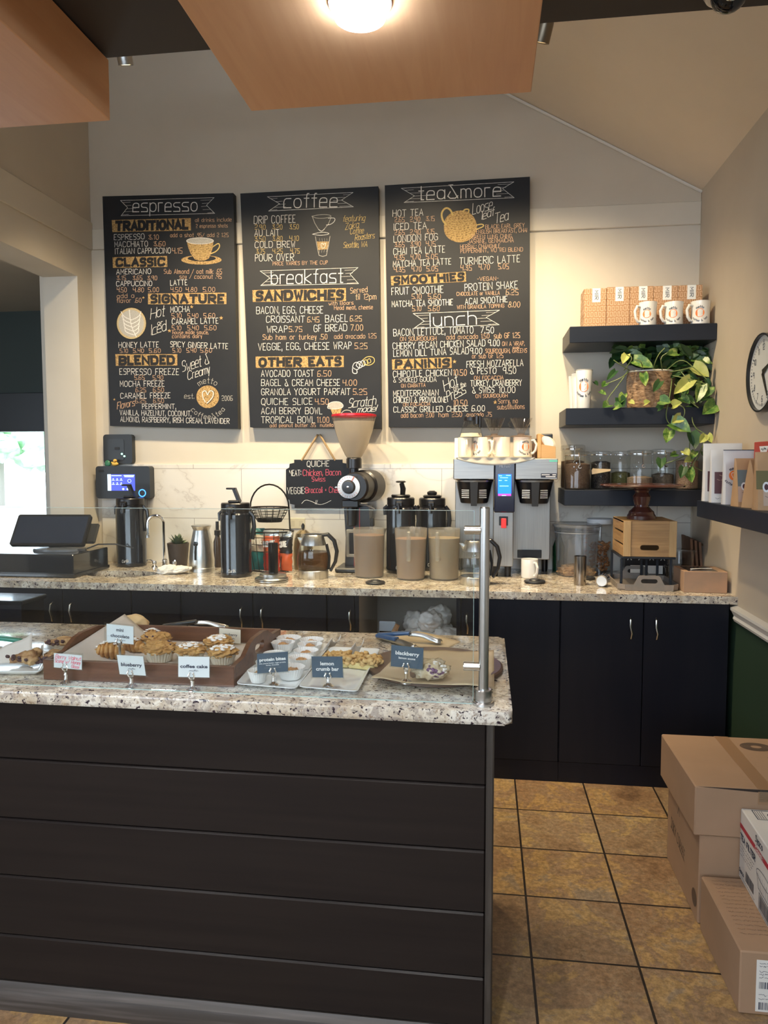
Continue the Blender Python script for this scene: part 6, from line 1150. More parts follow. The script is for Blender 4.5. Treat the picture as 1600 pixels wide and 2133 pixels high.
for k in range(34):
    px, py = rp.uniform(1405, 1486), rp.uniform(770, 858); y = rp.uniform(4.03, 4.2); B_ = at_y(px, py, y)-O; a = rp.uniform(0, 2*pi); L = rp.uniform(.04, .07); leaf(gd if rp.random() < .7 else gv, B_, B_+V((cos(a)*L, -.02, sin(a)*L*.6-.02)), L*.72, (rp.uniform(-.5, .5), -1, .4))
def vine(pts, r=.0026, y0=4.05, y1=3.97): gs.tube([at_y(px, py, y0+(y1-y0)*i/(len(pts)-1))-O for i, (px, py) in enumerate(chaikin([(float(a), float(c)) for a, c in pts], False))] if 0 else [at_y(px, py, y0+(y1-y0)*min(1, i/(len(pts)*1.5)))-O for i, (px, py) in enumerate(chaikin([(float(a), float(c)) for a, c in pts], False))], r, 6)
for pts in ([(1390, 770), (1420, 745), (1450, 770), (1472, 790)], [(1395, 775), (1425, 770), (1444, 764)], [(1400, 790), (1395, 830), (1385, 870), (1400, 890)], [(1405, 840), (1430, 850), (1420, 880), (1440, 900)], [(1440, 900), (1436, 930), (1438, 970)], [(1470, 915), (1455, 950), (1442, 968), (1448, 975)], [(1440, 860), (1445, 890), (1470, 905)], [(1310, 770), (1290, 800), (1262, 835), (1268, 845)], [(1310, 775), (1290, 790), (1262, 800)], [(1312, 772), (1285, 755), (1278, 750)], [(1436, 945), (1405, 960), (1378, 968)], [(1415, 770), (1440, 800), (1462, 805)], [(1405, 800), (1430, 830), (1455, 850)], [(1445, 972), (1470, 985), (1490, 1000)], [(1380, 772), (1375, 745), (1390, 735)], [(1340, 770), (1335, 750), (1322, 750)], [(1360, 770), (1370, 740), (1385, 725)], [(1300, 772), (1320, 745), (1306, 740)], [(1398, 782), (1440, 790), (1470, 800)], [(1395, 850), (1372, 850), (1376, 838)]): vine(pts)
gs.done('vine_stems', m_stem, t); gv.done('variegated_leaves', m_leaf, t, ang=60); gd.done('dark_leaves', m_leafd, t, ang=60); gy.done('yellow_leaves', m_leafy, t, ang=60)
# clamp jars on the lowest shelf
def clamp_jar(a, b_, tp, y, label, fill, fm, clamp=True, steel=False):
    X_ = lambda px: at_y(px, 980, y).x; R = (X_(b_)-X_(a))/2; H = at_y((a+b_)/2, tp, y).z-S3; t = thing('storage_jar', label, 'jar', ((X_(a)+X_(b_))/2, y, S3+.0005), 0, 'clear jars on the lowest back-wall shelf')
    g = G(); g.lathe([(0, .002), (R*.93, 0), (R, .008), (R, H*.82), (R*.95, H*.86)], 36); g.done('jar_wall', m_jar, t)
    g = G(); g.lathe([(R*.97, H*.86), (R*1.02, H*.87), (R*1.02, H*.90), (R*1.0, H*.905), (R*1.02, H*.92), (R*1.0, H*.98), (R*.9, H), (0, H)], 36); g.done('lid', m_clear, t)
    g = G(); g.tube([(R*.995*cos(i*pi/16), R*.995*sin(i*pi/16), H*.905) for i in range(32)], .0022, 6, True)
    if clamp: g.tube([(-.002, -R*1.02, H*.97), (0, -R*1.14, H*.88), (.002, -R*1.06, H*.72), (.004, -R*1.09, H*.64)], .003, 6); g.tube([(.004+.008*cos(q*pi/5+pi/2), -R*1.09, H*.60+.008*sin(q*pi/5+pi/2)) for q in range(8)], .003, 6)
    g.done('wire_clamp', m_chrome, t)
    if fill: g = G(); g.lathe([(0, .004), (R*.92, .004), (R*.955, .010), (R*.955, H*fill), (R*.5, H*fill+.008), (0, H*fill+.006)], 32); g.done('contents', fm, t)
    return t
m_cof = M('ground_coffee', (.070, .040, .024), .9, var=(.11, .068, .045), vs=150, bp=.4); m_teaL = M('loose_black_tea', (.018, .014, .013), .8, var=(.06, .05, .045), vs=140, lo=.45, hi=.62, bp=.8); m_matcha = M('green_herb_tea', (.13, .12, .035), .9, var=(.22, .20, .07), vs=160, bp=.8); m_spice = M('pink_brown_grains', (.25, .14, .08), .8, var=(.50, .33, .22), vs=190, bp=.8); m_oat = M('brown_oats', (.14, .10, .07), .9, var=(.22, .16, .11), vs=120, bp=.6)
clamp_jar(1168, 1218, 927, 4.24, 'tall clamp jar at the back left of the jar row, mostly hidden', .62, m_cof)
clamp_jar(1176, 1230, 941, 4.08, 'front left clamp jar filled with ground coffee', .66, m_cof)
clamp_jar(1231, 1272, 940, 4.14, 'jar of loose black tea with a wooden scoop tucked across it', .70, m_teaL, False)
clamp_jar(1273, 1313, 940, 4.20, 'jar of green herb tea right of the scoop jar', .42, m_matcha, False)
clamp_jar(1306, 1360, 938, 4.10, 'wide clear clamp jar with a little brown filling behind the cake stand', .30, m_oat)
clamp_jar(1357, 1404, 936, 4.20, 'clear clamp jar right of the wide one, behind the cake stand', .36, m_oat)
clamp_jar(1407, 1455, 938, 4.16, 'jar of pink-brown grains behind the trailing vines', .72, m_spice)
P = at_y(1252, 982, 4.065); o = G().lathe([(0, -.004), (.012, -.004), (.017, 0), (.012, .004), (0, .004)], 16).done('x') if 0 else None
t = thing('wooden_scoop', 'pale wooden scoop tucked across the front of the black tea jar', 'scoop', (P.x, 4.072, P.z))
g = G(); g.prism([(-.045, 0, -.016), (.050, 0, .002), (.052, 0, .012), (-.040, 0, .016), (-.047, 0, .006)], (0, .010, 0)); g.done('scoop_blade', wood('pale_wood', (.62, .46, .26), (.70, .54, .33), 8), t)

# ------------------------------------------------------------------ right wall shelf with coffee bags
XS = .966; ye = 3.545; zt = 1.388; zb = 1.314
t = thing('side_wall_shelf', 'dark floating shelf on the right wall lined with coffee bags', 'shelf', (XS, 0, zb))
g = G(); g.box(0, XR-XS-.001, 2.2, ye, 0, zt-zb, .0025); g.done('shelf_board', m_shelf, t)
m_wbag = M('white_bag_film', (.62, .61, .60), .38, var=(.56, .55, .545), vs=6, bp=.12); m_kbag = M('kraft_bag_paper', (.50, .30, .15), .6, var=(.45, .265, .13), vs=7, bp=.2)
m_plum = M('plum_label', (.085, .030, .038), .5); m_slate = M('slate_label', (.16, .20, .20), .6); m_olive = M('olive_label', (.16, .14, .055), .6); m_blush = M('blush_label', (.55, .40, .30), .6)
def coffee_bag(a, b_, tp, y, label, m, deco, rz=-.35, dp=.05, bot=None):
    """stand-up bag facing the room: a, b_ photo columns of its face, tp its top row, y its distance"""
    A = at_y(a, 1045, y); B_ = at_y(b_, 1045, y); w = (B_.x-A.x)/2/cos(rz); H = at_y(a, tp, y).z-zt; t = thing('coffee_bag', label, 'coffee bag', ((A.x+B_.x)/2, y, zt+.0005), rz, 'coffee bags on the right wall shelf')
    g = G(); rows = []
    for i in range(11):
        f = i/10; z = H*f; th = dp*(1-f)**.75+.0035; ww = w*(1-.02*sin(pi*f)); n = 12
        rows.append([g.v((ww*sx, yy, z)) for sx, yy in [(-1, -th*.2), (-.9, -th*.46), (-.4, -th*.5), (.4, -th*.5), (.9, -th*.46), (1, -th*.2), (1, th*.2), (.9, th*.46), (.4, th*.5), (-.4, th*.5), (-.9, th*.46), (-1, th*.2)]])
    for P_, Q_ in zip(rows, rows[1:]):
        for j in range(12): g.face([P_[j], P_[(j+1) % 12], Q_[(j+1) % 12], Q_[j]])
    g.face(rows[0][::-1]); g.face(rows[-1]); g.done('bag_body', m, t)
    fn = lambda l: (lambda u, v: (u, -(dp*(1-min(1, max(0, v/H)))**.75+.0035)*.5-l, v))
    for kind, *q in deco:
        g = G()
        if kind == 'rect':
            nm_, mm, x0, x1, z0, z1 = q; F = fn(.0008); N = 8
            for i in range(N): za, zb2 = H*(z0+(z1-z0)*i/N), H*(z0+(z1-z0)*(i+1)/N); g.poly([F(w*x0, za), F(w*x1, za), F(w*x1, zb2), F(w*x0, zb2)])
            g.done(nm_, mm, t)
        elif kind == 'text':
            nm_, mm, tx, x0, x1, z, cap = q; scrib(g, 0, (w*x0, H*z), (w*x1, H*z), H*cap, H*cap*.20, fn(.0014), len(tx)); g.done(nm_, mm, t)
        elif kind == 'oval':
            mm, x, z, rx, ry = q; g.disc((w*x, H*z), w*rx, H*ry, fn(.0012), 20); o_ = g.done('oval_badge', m_paperw, t); g = G(); g.disc((w*x, H*z), w*rx*.55, H*ry*.6, fn(.0018), 16); g.done('badge_bean', mm, o_)
        elif kind == 'logo':
            x, z, s_ = q; g2, g3 = G(), G(); decal_logo(g, g2, g3, (w*x, H*z), w*s_, fn); g.done('orange_logo_disc', m_orange, t); g2.done('logo_lettering', m_ink, t); g3.done('logo_heart', m_white_cer, t)
    return t
coffee_bag(1463, 1541, 924, 3.47, 'white coffee bag with a plum label at the far left of the right shelf', m_wbag, [('rect', 'plum_label', m_plum, -.76, -.1, .17, .52)], -.12)
coffee_bag(1478, 1530, 937, 3.36, 'white coffee bag with a wide plum label and small white patch, second from left', m_wbag, [('rect', 'plum_label', m_plum, -.68, .75, .17, .58), ('text', 'label_lettering', m_blush, 'COFFEE', -.3, .5, .50, .03), ('text', 'label_lettering', m_blush, 'SINGLE ORIGIN', -.5, .6, .42, .025), ('rect', 'white_patch', m_paperw, .0, .7, .20, .26), ('text', 'weight_lettering', m_ink, 'NET WT 12 OZ', -.6, .6, .07, .025)], -.12)
coffee_bag(1504, 1590, 937, 3.22, 'white coffee bag with the round orange heart logo in the middle of the right shelf', m_wbag, [('rect', 'black_top_seal', m_ink, -1, 1, .985, 1.0), ('logo', -.48, .53, .26)], -.05)
coffee_bag(1527, 1572, 955, 3.08, 'low kraft coffee bag with a slate label beside the orange logo bag', m_kbag, [('rect', 'slate_label', m_slate, -.9, .55, .42, .76), ('rect', 'blush_label', m_blush, -.9, .55, .10, .42), ('oval', m_plum, -.30, .42, .30, .085), ('text', 'label_lettering', m_ink, 'ORGANIC', -.5, .4, .28, .03)], .12, .07)
coffee_bag(1557, 1584, 958, 2.98, 'narrow kraft coffee bag turned sideways between the two labelled kraft bags', m_kbag, [('rect', 'blush_label', m_blush, -.2, .9, .1, .42), ('oval', m_plum, .35, .46, .35, .085)], .45, .08)
coffee_bag(1570, 1640, 942, 2.86, 'kraft coffee bag with an olive label at the right frame edge', m_kbag, [('rect', 'olive_label', m_olive, -1, .8, .36, .68), ('rect', 'blush_label', m_blush, -.6, .8, .08, .36), ('oval', m_plum, -.42, .40, .22, .09), ('text', 'label_lettering', m_ink, 'COFFEE', -.5, .3, .22, .03)], -.05, .08)
P = at_y(1556, 921, 3.30); t = thing('red_filter_box', 'red carton with white lettering standing behind the kraft bags', 'box', (1.075, 2.75, zt+.0005)); P = at_x(1575, 921, 1.075)
t.location = (1.075, P.y-.12, zt+.0005); H = P.z-zt
g = G(); g.box(0, .085, -.03, .14, 0, H, .002); g.done('carton', M('red_card', (.46, .05, .03), .5), t)
g = G(); F = lambda u, v: (-.0008, .11-u, v); g.poly([F(.03, H*.93), F(.125, H*.93), F(.11, H*.84), F(.045, H*.84)]); pt = g.done('white_emblem', m_paperw, t)
g = G(); scrib(g, 0, (.052, H*.865), (.105, H*.865), H*.04, .003, lambda u, v: (-.0014, .11-u, v), 3); g.done('emblem_print', m_ink, pt)

# ------------------------------------------------------------------ clock on the right wall
A = at_x(1571, 785, XR); B_ = at_x(1600, 695, XR); D_ = at_x(1600, 858, XR); zc = (B_.z+D_.z)/2; h_ = (B_.z-D_.z)/2; dy = A.y-(B_.y+D_.y)/2; Rk = (dy*dy+h_*h_)/(2*dy)
t = thing('wall_clock', 'large round white wall clock with black rim at the right frame edge', 'clock', (XR-.002, A.y-Rk, zc))
mk = Matrix.Rotation(-pi/2, 4, 'Y')
g = G(); g.lathe([(0, 0), (Rk*.97, 0), (Rk*.97, .018), (0, .018)], 56, M_=mk); g.done('clock_face', M('clock_white', (.66, .66, .62), .4), t)
g = G(); g.lathe([(Rk*.955, .018), (Rk*.955, .032), (Rk, .032), (Rk, 0)], 56, M_=mk); g.done('rim', m_black, t)
fc = lambda u, v: (-.0188, -u, v)                # u to the viewer's right
g = G()
for k in range(60):
    a = k*pi/30; r1_, r2_ = (Rk*.80, Rk*.84) if k % 5 else (Rk*.78, Rk*.84); g.ribbon([(r1_*sin(a), r1_*cos(a)), (r2_*sin(a), r2_*cos(a))], .003 if k % 5 else .006, fc)
g.done('minute_marks', m_ink, t)
g = G()
for k in range(1, 13): a = k*pi/6; letter_c(g, str(k), (Rk*.66*sin(a), Rk*.66*cos(a)-Rk*.075), Rk*.15, Rk*.018, fc, None, 1.4)
g.done('numerals', m_ink, t)
for nm_, a, l, w in (('hour_hand', 1.2, .45, .014), ('minute_hand', 2.6, .7, .010)): g = G(); g.prism([(-.020, -w, 0), (-.020, w, 0), (-.020, w*.4, Rk*l), (-.020, -w*.4, Rk*l)], (-.002, 0, 0)); g.xf(0, Matrix.Rotation(a, 4, 'X')); g.done(nm_, m_black, t)
# ------------------------------------------------------------------ pastry display on the front counter
m_walnut = wood('walnut_tray', (.075, .024, .010), (.165, .062, .028), 6, (1, 10, 14), .4, 0, .06)
m_parch = M('parchment_paper', (.55, .50, .45), .6, var=(.60, .55, .50), vs=9); m_parchk = M('kraft_parchment', (.52, .40, .24), .6, var=(.58, .46, .30), vs=7); m_waxp = M('wax_paper', (.66, .63, .60), .5)
def sheet(name, label, cat, fn, nx, ny, m, keep=None, th=.0008, parent=None):
    g = G(); P = [[g.v(fn(i/nx, j/ny)) for i in range(nx+1)] for j in range(ny+1)]
    for j in range(ny):
        for i in range(nx): g.face([P[j][i], P[j][i+1], P[j+1][i+1], P[j+1][i]])
    o = g.done(name, m, parent, ang=60); md = o.modifiers.new('thickness', 'SOLIDIFY'); md.thickness = th; md.offset = 1
    return tag(o, label, cat) if label else o
# walnut tray
x0, x1, y0, y1 = -1.256, -.685, 1.940, 2.415; Ht = .058
t = thing('wooden_serving_tray', 'walnut serving tray with cut-out end handle carrying muffins and croissants', 'tray', (x0, y0, ZT)); W_, D = x1-x0, y1-y0
g = G(); g.box(.012, W_-.012, .012, D-.012, 0, .008); g.done('tray_floor', m_walnut, t)
g = G(); g.box(0, W_, 0, .014, 0, Ht, .0015); g.done('front_wall', m_walnut, t); g = G(); g.box(0, W_, D-.014, D, 0, Ht, .0015); g.done('back_wall', m_walnut, t)
def end_wall(x):
    g = G(); pr = [(.014, 0), (D-.014, 0), (D-.014, Ht), (D*.80, Ht+.004), (D*.68, Ht+.030), (D*.60, Ht+.036), (D*.40, Ht+.036), (D*.32, Ht+.030), (D*.20, Ht+.004), (.014, Ht)]
    sl = [(D*.57+.013*cos(q), Ht*.98+.013*sin(q)) for q in [-pi/2+pi*i/6 for i in range(7)]]+[(D*.43+.013*cos(q), Ht*.98+.013*sin(q)) for q in [pi/2+pi*i/6 for i in range(7)]]; F = []
    for xx in (x, x+.014):
        A = [g.v((xx, y, z)) for y, z in pr]; B_ = [g.v((xx, y, z)) for y, z in sl]; ed = [g.bm.edges.new((L[i], L[(i+1) % len(L)])) for L in (A, B_) for i in range(len(L))]; bmesh.ops.triangle_fill(g.bm, use_beauty=True, edges=ed); F.append((A, B_))
    for k in (0, 1):
        for i in range(len(F[0][k])): A, B_ = F[0][k], F[1][k]; g.face([A[i], A[(i+1) % len(A)], B_[(i+1) % len(A)], B_[i]])
    g.done('end_wall', m_walnut, t)
end_wall(0); end_wall(W_-.014)
TF = ZT+.0085
sheet('tray_liner', 'grey-white parchment liner in the walnut tray, rising over its left end', 'paper', lambda u, v: (x0+.018+(W_-.036)*u-.004*max(0, .12-u), y0+.018+(D-.036)*v, TF+.0012+(.088*max(0, (.22-u)/.22)**1.15)*(.50+.50*v)), 40, 24, m_parch)
m_crust = M('muffin_crust', (.36, .17, .045), .6, var=(.60, .36, .12), vs=40, bp=.9); m_crustd = M('croissant_crust', (.34, .14, .035), .42, var=(.62, .36, .12), vs=18, stretch=(1, 1, 3), bp=.4); m_sugar = M('powdered_sugar', (.85, .82, .78), .9); m_case = M('paper_case', (.72, .66, .54), .8); m_casew = M('white_paper_case', (.86, .85, .83), .75)
def fluted(g, r0, r1, z0, z1, n=56, d=.05, zin=None):
    ring = lambda r, z, k: [g.v((r*(1+k*(1 if i % 2 else -1))*cos(2*pi*i/n), r*(1+k*(1 if i % 2 else -1))*sin(2*pi*i/n), z)) for i in range(n)]
    R_ = [ring(r0*.97, z0, 0), ring(r0, z0+.001, d*.4), ring(r1, z1, d), ring(r1*.965, z1-.0005, d), ring(r0*.95, z0+.003, d*.4)]
    for A, B_ in zip(R_, R_[1:]):
        for i in range(n): g.face([A[i], A[(i+1) % n], B_[(i+1) % n], B_[i]])
    g.face(R_[0][::-1]); g.face(R_[-1]); return g
def muffin(px, pyb, w, pyt, label, sugar=False, seed=0, z=None, grp='muffins in the walnut tray'):
    zz_ = z or TF+.0035; P = on(px, pyb, zz_); R = m_of(w/2, P); P = on(px, pyb, zz_, R*.8); H = max(.05, (at_y(px, pyt, P.y).z-zz_)); t = thing('muffin', label, 'muffin', P, seed, grp); rb = R*.68
    g = G(); fluted(g, rb, R*.92, 0, H*.58); g.done('paper_case', m_case, t)
    g = G(); g.lump((0, 0, H*.68), (R*.98, R*.98, H*.36), .30, 30, 5, seed, None, 3); o = g.done('muffin_top', m_crust, t, ang=180)
    if sugar:
        g = G(); rs = random.Random(seed)
        for k in range(26): a, r = rs.uniform(0, 2*pi), R*.75*math.sqrt(rs.random()); z_ = H*.68+H*.37*math.sqrt(max(0, 1-(r/R)**2)); g.lump((r*cos(a), r*sin(a), z_), (.007, .007, .003), .5, 40, 2, k)
        g.done('sugar_dusting', m_sugar, t, ang=180)
    else:
        g = G(); rs = random.Random(seed)
        for k in range(5): a = rs.uniform(pi, 2*pi); r = R*rs.uniform(.4, .8); g.lump((r*cos(a), r*sin(a), H*.69+H*.34*math.sqrt(max(0, 1-(r/R)**2))), (.0035, .0035, .003), .2, 20, 2, k)
        g.done('berries', M('berry_purple', (.035, .012, .05), .5), t)
muffin(333, 1383, 68, 1338, 'golden blueberry muffin at the front of the tray behind the blueberry card', False, 3)
muffin(326, 1356, 62, 1322, 'golden muffin behind the front blueberry muffin', False, 5)
muffin(398, 1385, 62, 1342, 'sugar-dusted crumb muffin directly behind the coffee cake card', True, 7)
muffin(464, 1388, 62, 1347, 'sugar-dusted crumb muffin at the front right corner of the tray', True, 9)
muffin(456, 1366, 60, 1326, 'sugar-dusted crumb muffin at the back right below the cranberry card', True, 11)
def croissant(px, pyb, w, h, label, rz, seed, z=None, m=None):
    zz_ = z or TF+.004; P = on(px, pyb, zz_); L = m_of(w, P); H = m_of(h, P)*.9; P = on(px, pyb, zz_, H*.6); t = thing('croissant', label, 'croissant', P, rz, 'croissants in the walnut tray'); n = 7
    g = G()
    for k in range(n):
        u = (k-(n-1)/2)/((n-1)/2); r = H*.5*(1-.42*abs(u)**1.6); g.lump((L*.42*u, .10*L*u*u, r*.95), (L*.105, r*1.05, r), .16, 20, 3, seed+k)
    g.done('pastry', m or m_crustd, t, ang=60)
    g = G(); rs = random.Random(seed)
    for k in range(10): u = rs.uniform(-.8, .8); r = H*.5*(1-.42*abs(u)**1.6); g.lump((L*.42*u, rs.uniform(-.3, .1)*r, r*1.93), (.008, .005, .002), .5, 30, 2, k)
    g.done('sugar_dusting', m_sugar, t, ang=180)
croissant(226, 1380, 62, 46, 'large flaky chocolate croissant at the left of the walnut tray', .25, 3)
croissant(276, 1362, 52, 36, 'sugar-dusted croissant in the middle, left of the blueberry muffins', -.2, 13)
croissant(318, 1334, 46, 26, 'small sugar-dusted croissant at the back of the walnut tray', .1, 23)
croissant(248, 1350, 50, 30, 'croissant half hidden under the mini chocolate card', .3, 33)
P = on(285, 1327, ZT+.0005, .05); o = G().lump((0, 0, .040), (.058, .044, .036), .10, 16, 4, 2, -.036).done('bread_roll', M('pale_bun_crust', (.58, .40, .20), .55, var=(.68, .52, .30), vs=9), loc=(P.x, y1+.07, ZT+.0005)); tag(o, 'pale round bun behind the mini chocolate card at the back of the tray', 'bun')
# card holders
m_acr = glassy('acrylic', (.93, .95, .95), .04, 1.6)
m_cardw = M('pale_blue_white_card', (.66, .72, .74), .6); m_cardb = M('slate_blue_card', (.045, .085, .13), .5); m_cardi = M('ivory_card', (.66, .61, .50), .6)
def card(q, base, m, lines, label, acr=(4, 3), z=None, stand=True, y=None, script=None):
    """q: card corners tl tr br bl in photo pixels; base: foot pixel"""
    zz_ = ZT if z is None else z; F_ = on(*base, zz_) if y is None else V((at_y(*base, y).x, y, zz_)); yc = F_.y-.004; P4 = [at_y(*p, yc) for p in q]; c = sum(P4, V((0, 0, 0)))/4
    t = thing('price_card_holder', label, 'sign holder', F_, 0, 'card holders in the pastry display'); rel = [p-F_ for p in P4]
    ax = (rel[1]-rel[0]).normalized(); az = (rel[0]-rel[3]).normalized(); w = ((rel[1]-rel[0]).length+(rel[2]-rel[3]).length)/2; h = ((rel[0]-rel[3]).length+(rel[1]-rel[2]).length)/2; cc = c-F_
    at = lambda u, v, l: cc+ax*(u*w)+az*(v*h)+V((0, l, 0))
    g = G(); g.prism([at(-.5, -.5, -.0018), at(.5, -.5, -.0018), at(.5, .5, -.0018), at(-.5, .5, -.0018)], (0, .0012, 0)); cd = g.done('card', m, t)
    e = .004/w; e2 = .0035/h; g = G(); g.prism([at(-.5-e*acr[0], -.5-e2, 0), at(.5+e*.6, -.5-e2, 0), at(.5+e*.6, .5+e2*acr[1]*.4, 0), at(-.5-e*acr[0], .5+e2*acr[1]*.4, 0)], (0, .002, 0)); g.done('acrylic_sleeve', m_acr, t)
    ang = math.atan2(ax.z, ax.x); rot = (pi/2, -ang, 0)
    if script:
        g = G()
        for tx, u0, v0, u1, cap in script: letter(g, tx, (u0*w, v0*h), (u1*w, (v0-.03)*h), cap, .0012, lambda u, v: at(u/w, v/h, -.0024), 1.2, .25)
        g.done('pink_handwriting', m_pink, cd)
    for tx, v, sz, wd, b_, mm in lines:
        o = sans(tx, h*sz, mm, cd, at(0, v, -.0022), rot, 'CENTER', b_, w*wd if wd else None)
    g = G(); zc = rel[3].z*.5+rel[2].z*.5
    if stand:
        g.lathe([(0, 0), (.0165, 0), (.0165, .003), (.0135, .0055), (.0085, .0075), (.0055, .012), (.0052, .020), (.0062, .026), (.0045, .030), (.0045, max(.031, zc-.006)), (0, max(.031, zc-.006))], 20)
    g.done('chrome_foot', m_chrome, t) if stand else g.bm.free()
    g = G(); s0 = zc
    for sx in (-1, 1):
        g.tube([(0, 0, s0-.008), (sx*.0055, -.004, s0-.004), (sx*.0085, -.0055, s0+.004), (sx*.0055, -.0055, s0+.009)], .0028, 8); g.lump((sx*.0055, -.0055, s0+.011), (.0036, .0036, .0036), 0, 1, 2)
    g.tube([(0, 0, s0-.012), (0, 0, s0-.004)], .006, 10); g.done('chrome_clip', m_chrome, t)
K = m_ink; Wt = m_paperw
card(((222.5, 1299), (279, 1305), (278, 1341), (223, 1337)), (251, 1388), m_cardw, [('mini', .22, .26, None, .0003, K), ('chocolate', -.12, .25, .70, .0003, K), ('croissant', -.33, .12, .40, 0, K)], 'white card reading mini chocolate, standing among the croissants', (2.2, 3), TF+.004, True, 2.02)
card(((113, 1360), (171.5, 1365), (170.5, 1395.5), (113, 1389)), (138, 1424), m_cardw, [], 'white card with pink handwriting reading berry walnut scone, left end', (2, 4), script=[('Berry Walnut', -.45, .16, .46, .0105), ('Scone w/ Honey', -.47, -.12, .44, .0095), ('Glaze', .12, -.40, .40, .0080)])
card(((244, 1364), (299, 1367), (304, 1407), (250, 1404)), (274, 1432), m_cardw, [('blueberry', .02, .25, .80, .0004, K), ('muffin', -.18, .12, .26, 0, K)], 'white card reading blueberry muffin in front of the walnut tray', (1, 2))
card(((372, 1367), (437, 1368), (436.5, 1411), (372, 1409.5)), (401, 1438), m_cardw, [('coffee cake', .02, .22, .88, .0004, K), ('muffin', -.18, .12, .28, 0, K)], 'white card reading coffee cake muffin in front of the walnut tray', (1, 2))
card(((457, 1307.5), (502, 1312), (501, 1340), (457, 1336)), (480, 1366), m_cardi, [('cranberry', .08, .26, .70, .0002, K), ('orange muffin', -.2, .13, .5, 0, K)], 'ivory card reading cranberry at the back right of the walnut tray', (1.5, 5), TF+.004, True, 2.36)
card(((536, 1362), (600, 1357), (600, 1397.5), (536.5, 1403.5)), (570, 1428), m_cardb, [('protein bites', .17, .22, .86, .0004, Wt), ('oats, peanut butter, vegan protein,', -.01, .085, .88, .00008, Wt), ('honey, chocolate', -.11, .085, .42, .00008, Wt), ('GLUTEN FREE (WHEAT FREE)', -.25, .075, .55, 0, m_slate)], 'blue card reading protein bites in front of the paper cups', (2.5, 2), ZT+.010)
card(((649, 1367), (714, 1367.5), (714.5, 1410.5), (651, 1411)), (684, 1431), m_cardb, [('lemon', .16, .24, .44, .0004, Wt), ('crumb bar', -.10, .24, .74, .0004, Wt), ('VEGETARIAN', -.30, .07, .25, 0, m_slate)], 'blue card reading lemon crumb bar on the right square plate', (1, 2), ZT+.010)
card(((815.5, 1343), (882.5, 1350), (880.5, 1393.5), (814, 1388)), (846, 1422), m_cardb, [('blackberry', .16, .24, .74, .0004, Wt), ('lemon scone', -.06, .14, .52, .0002, Wt), ('GLUTEN FREE', -.20, .075, .28, 0, m_slate)], 'blue card reading blackberry lemon scone on the round board', (1, 2), ZT+.017)
# square plates
def plate(q, label, h=.016):
    P = [at_z(*p, ZT+h) for p in q]; c = sum(P, V((0, 0, 0)))/4; c.z = ZT+.0005; t = thing('square_plate', label, 'plate', c, 0, 'white square plates in the pastry display'); R_ = [p-c for p in P]; g = G(); L = []
    def ring(k, z, cr):
        pts = []
        for i in range(4):
            p, a, b_ = V(R_[i][:2])*k, V(R_[i-1][:2])*k, V(R_[(i+1) % 4][:2])*k; da, db = (a-p).normalized()*cr, (b_-p).normalized()*cr
            for s_ in range(5): f = s_/4; pts.append(p+da*(1-f)**2+db*f**2)
        return [g.v((p.x, p.y, z)) for p in pts]
    rs = [ring(.80, 0, .02), ring(.86, .001, .02), ring(1.0, h-.002, .018), ring(1.0, h, .018), ring(.975, h, .016), ring(.86, .005, .016), ring(.80, .004, .016)]
    for A, B_ in zip(rs, rs[1:]):
        for i in range(20): g.face([A[i], A[(i+1) % 20], B_[(i+1) % 20], B_[i]])
    g.face(rs[0][::-1]); g.face(rs[-1]); g.done('glazed_body', M('white_china', (.84, .87, .88), .12, coat=.4), t, ang=60); return t
plate(((491, 1424), (617, 1434), (690, 1341), (570, 1333)), 'white square plate with paper cups of protein bites')
plate(((620.5, 1430), (745, 1440), (792, 1351), (690, 1347)), 'white square plate with lemon crumb bars under wax paper')
plate(((-60, 1398), (86, 1398), (110, 1358), (0, 1350)), 'white plate with berry walnut scones at the left frame edge')
m_bite = M('oat_bite', (.42, .20, .08), .7, var=(.60, .36, .16), vs=60, bp=.6)
cups = [(538, 1424, 44, 1388, 'protein bite cup at the front left corner of its plate'), (606, 1418, 62, 1376, 'largest protein bite cup at the front right of its plate'), (628, 1396, 52, 1364, 'protein bite cup second from front in the right column'), (638, 1380, 52, 1352, 'protein bite cup third from front in the right column'), (646, 1366, 52, 1343, 'protein bite cup fourth from front in the right column'), (650, 1356, 50, 1335, 'protein bite cup at the back of the right column'), (556, 1404, 46, 1374, 'protein bite cup second from front in the left column behind the card'), (572, 1386, 46, 1358, 'protein bite cup in the middle of the left column behind the card'), (590, 1362, 50, 1346, 'protein bite cup fourth from front in the left column'), (602, 1352, 52, 1335, 'protein bite cup at the back of the left column')]
for i, (px, py, w, pt, lb) in enumerate(cups):
    z = ZT+.0060; P = on(px, py, z); R = m_of(w/2, P); P = on(px, py, z, R*.62); H = .034; t = thing('protein_bite_cup', lb, 'paper cup', P, i, 'paper cups of protein bites')
    g = G(); fluted(g, R*.66, R, 0, H, 60, .035); g.done('fluted_cup', m_casew, t); g = G(); g.lump((0, 0, .016), (R*.55, R*.55, .015), .35, 40, 3, i, -.013); g.done('oat_bite', m_bite, t)
m_crumb = M('crumb_topping', (.52, .29, .08), .75, var=(.72, .50, .22), vs=34, bp=.8); m_lem = M('lemon_filling', (.74, .62, .28), .45)
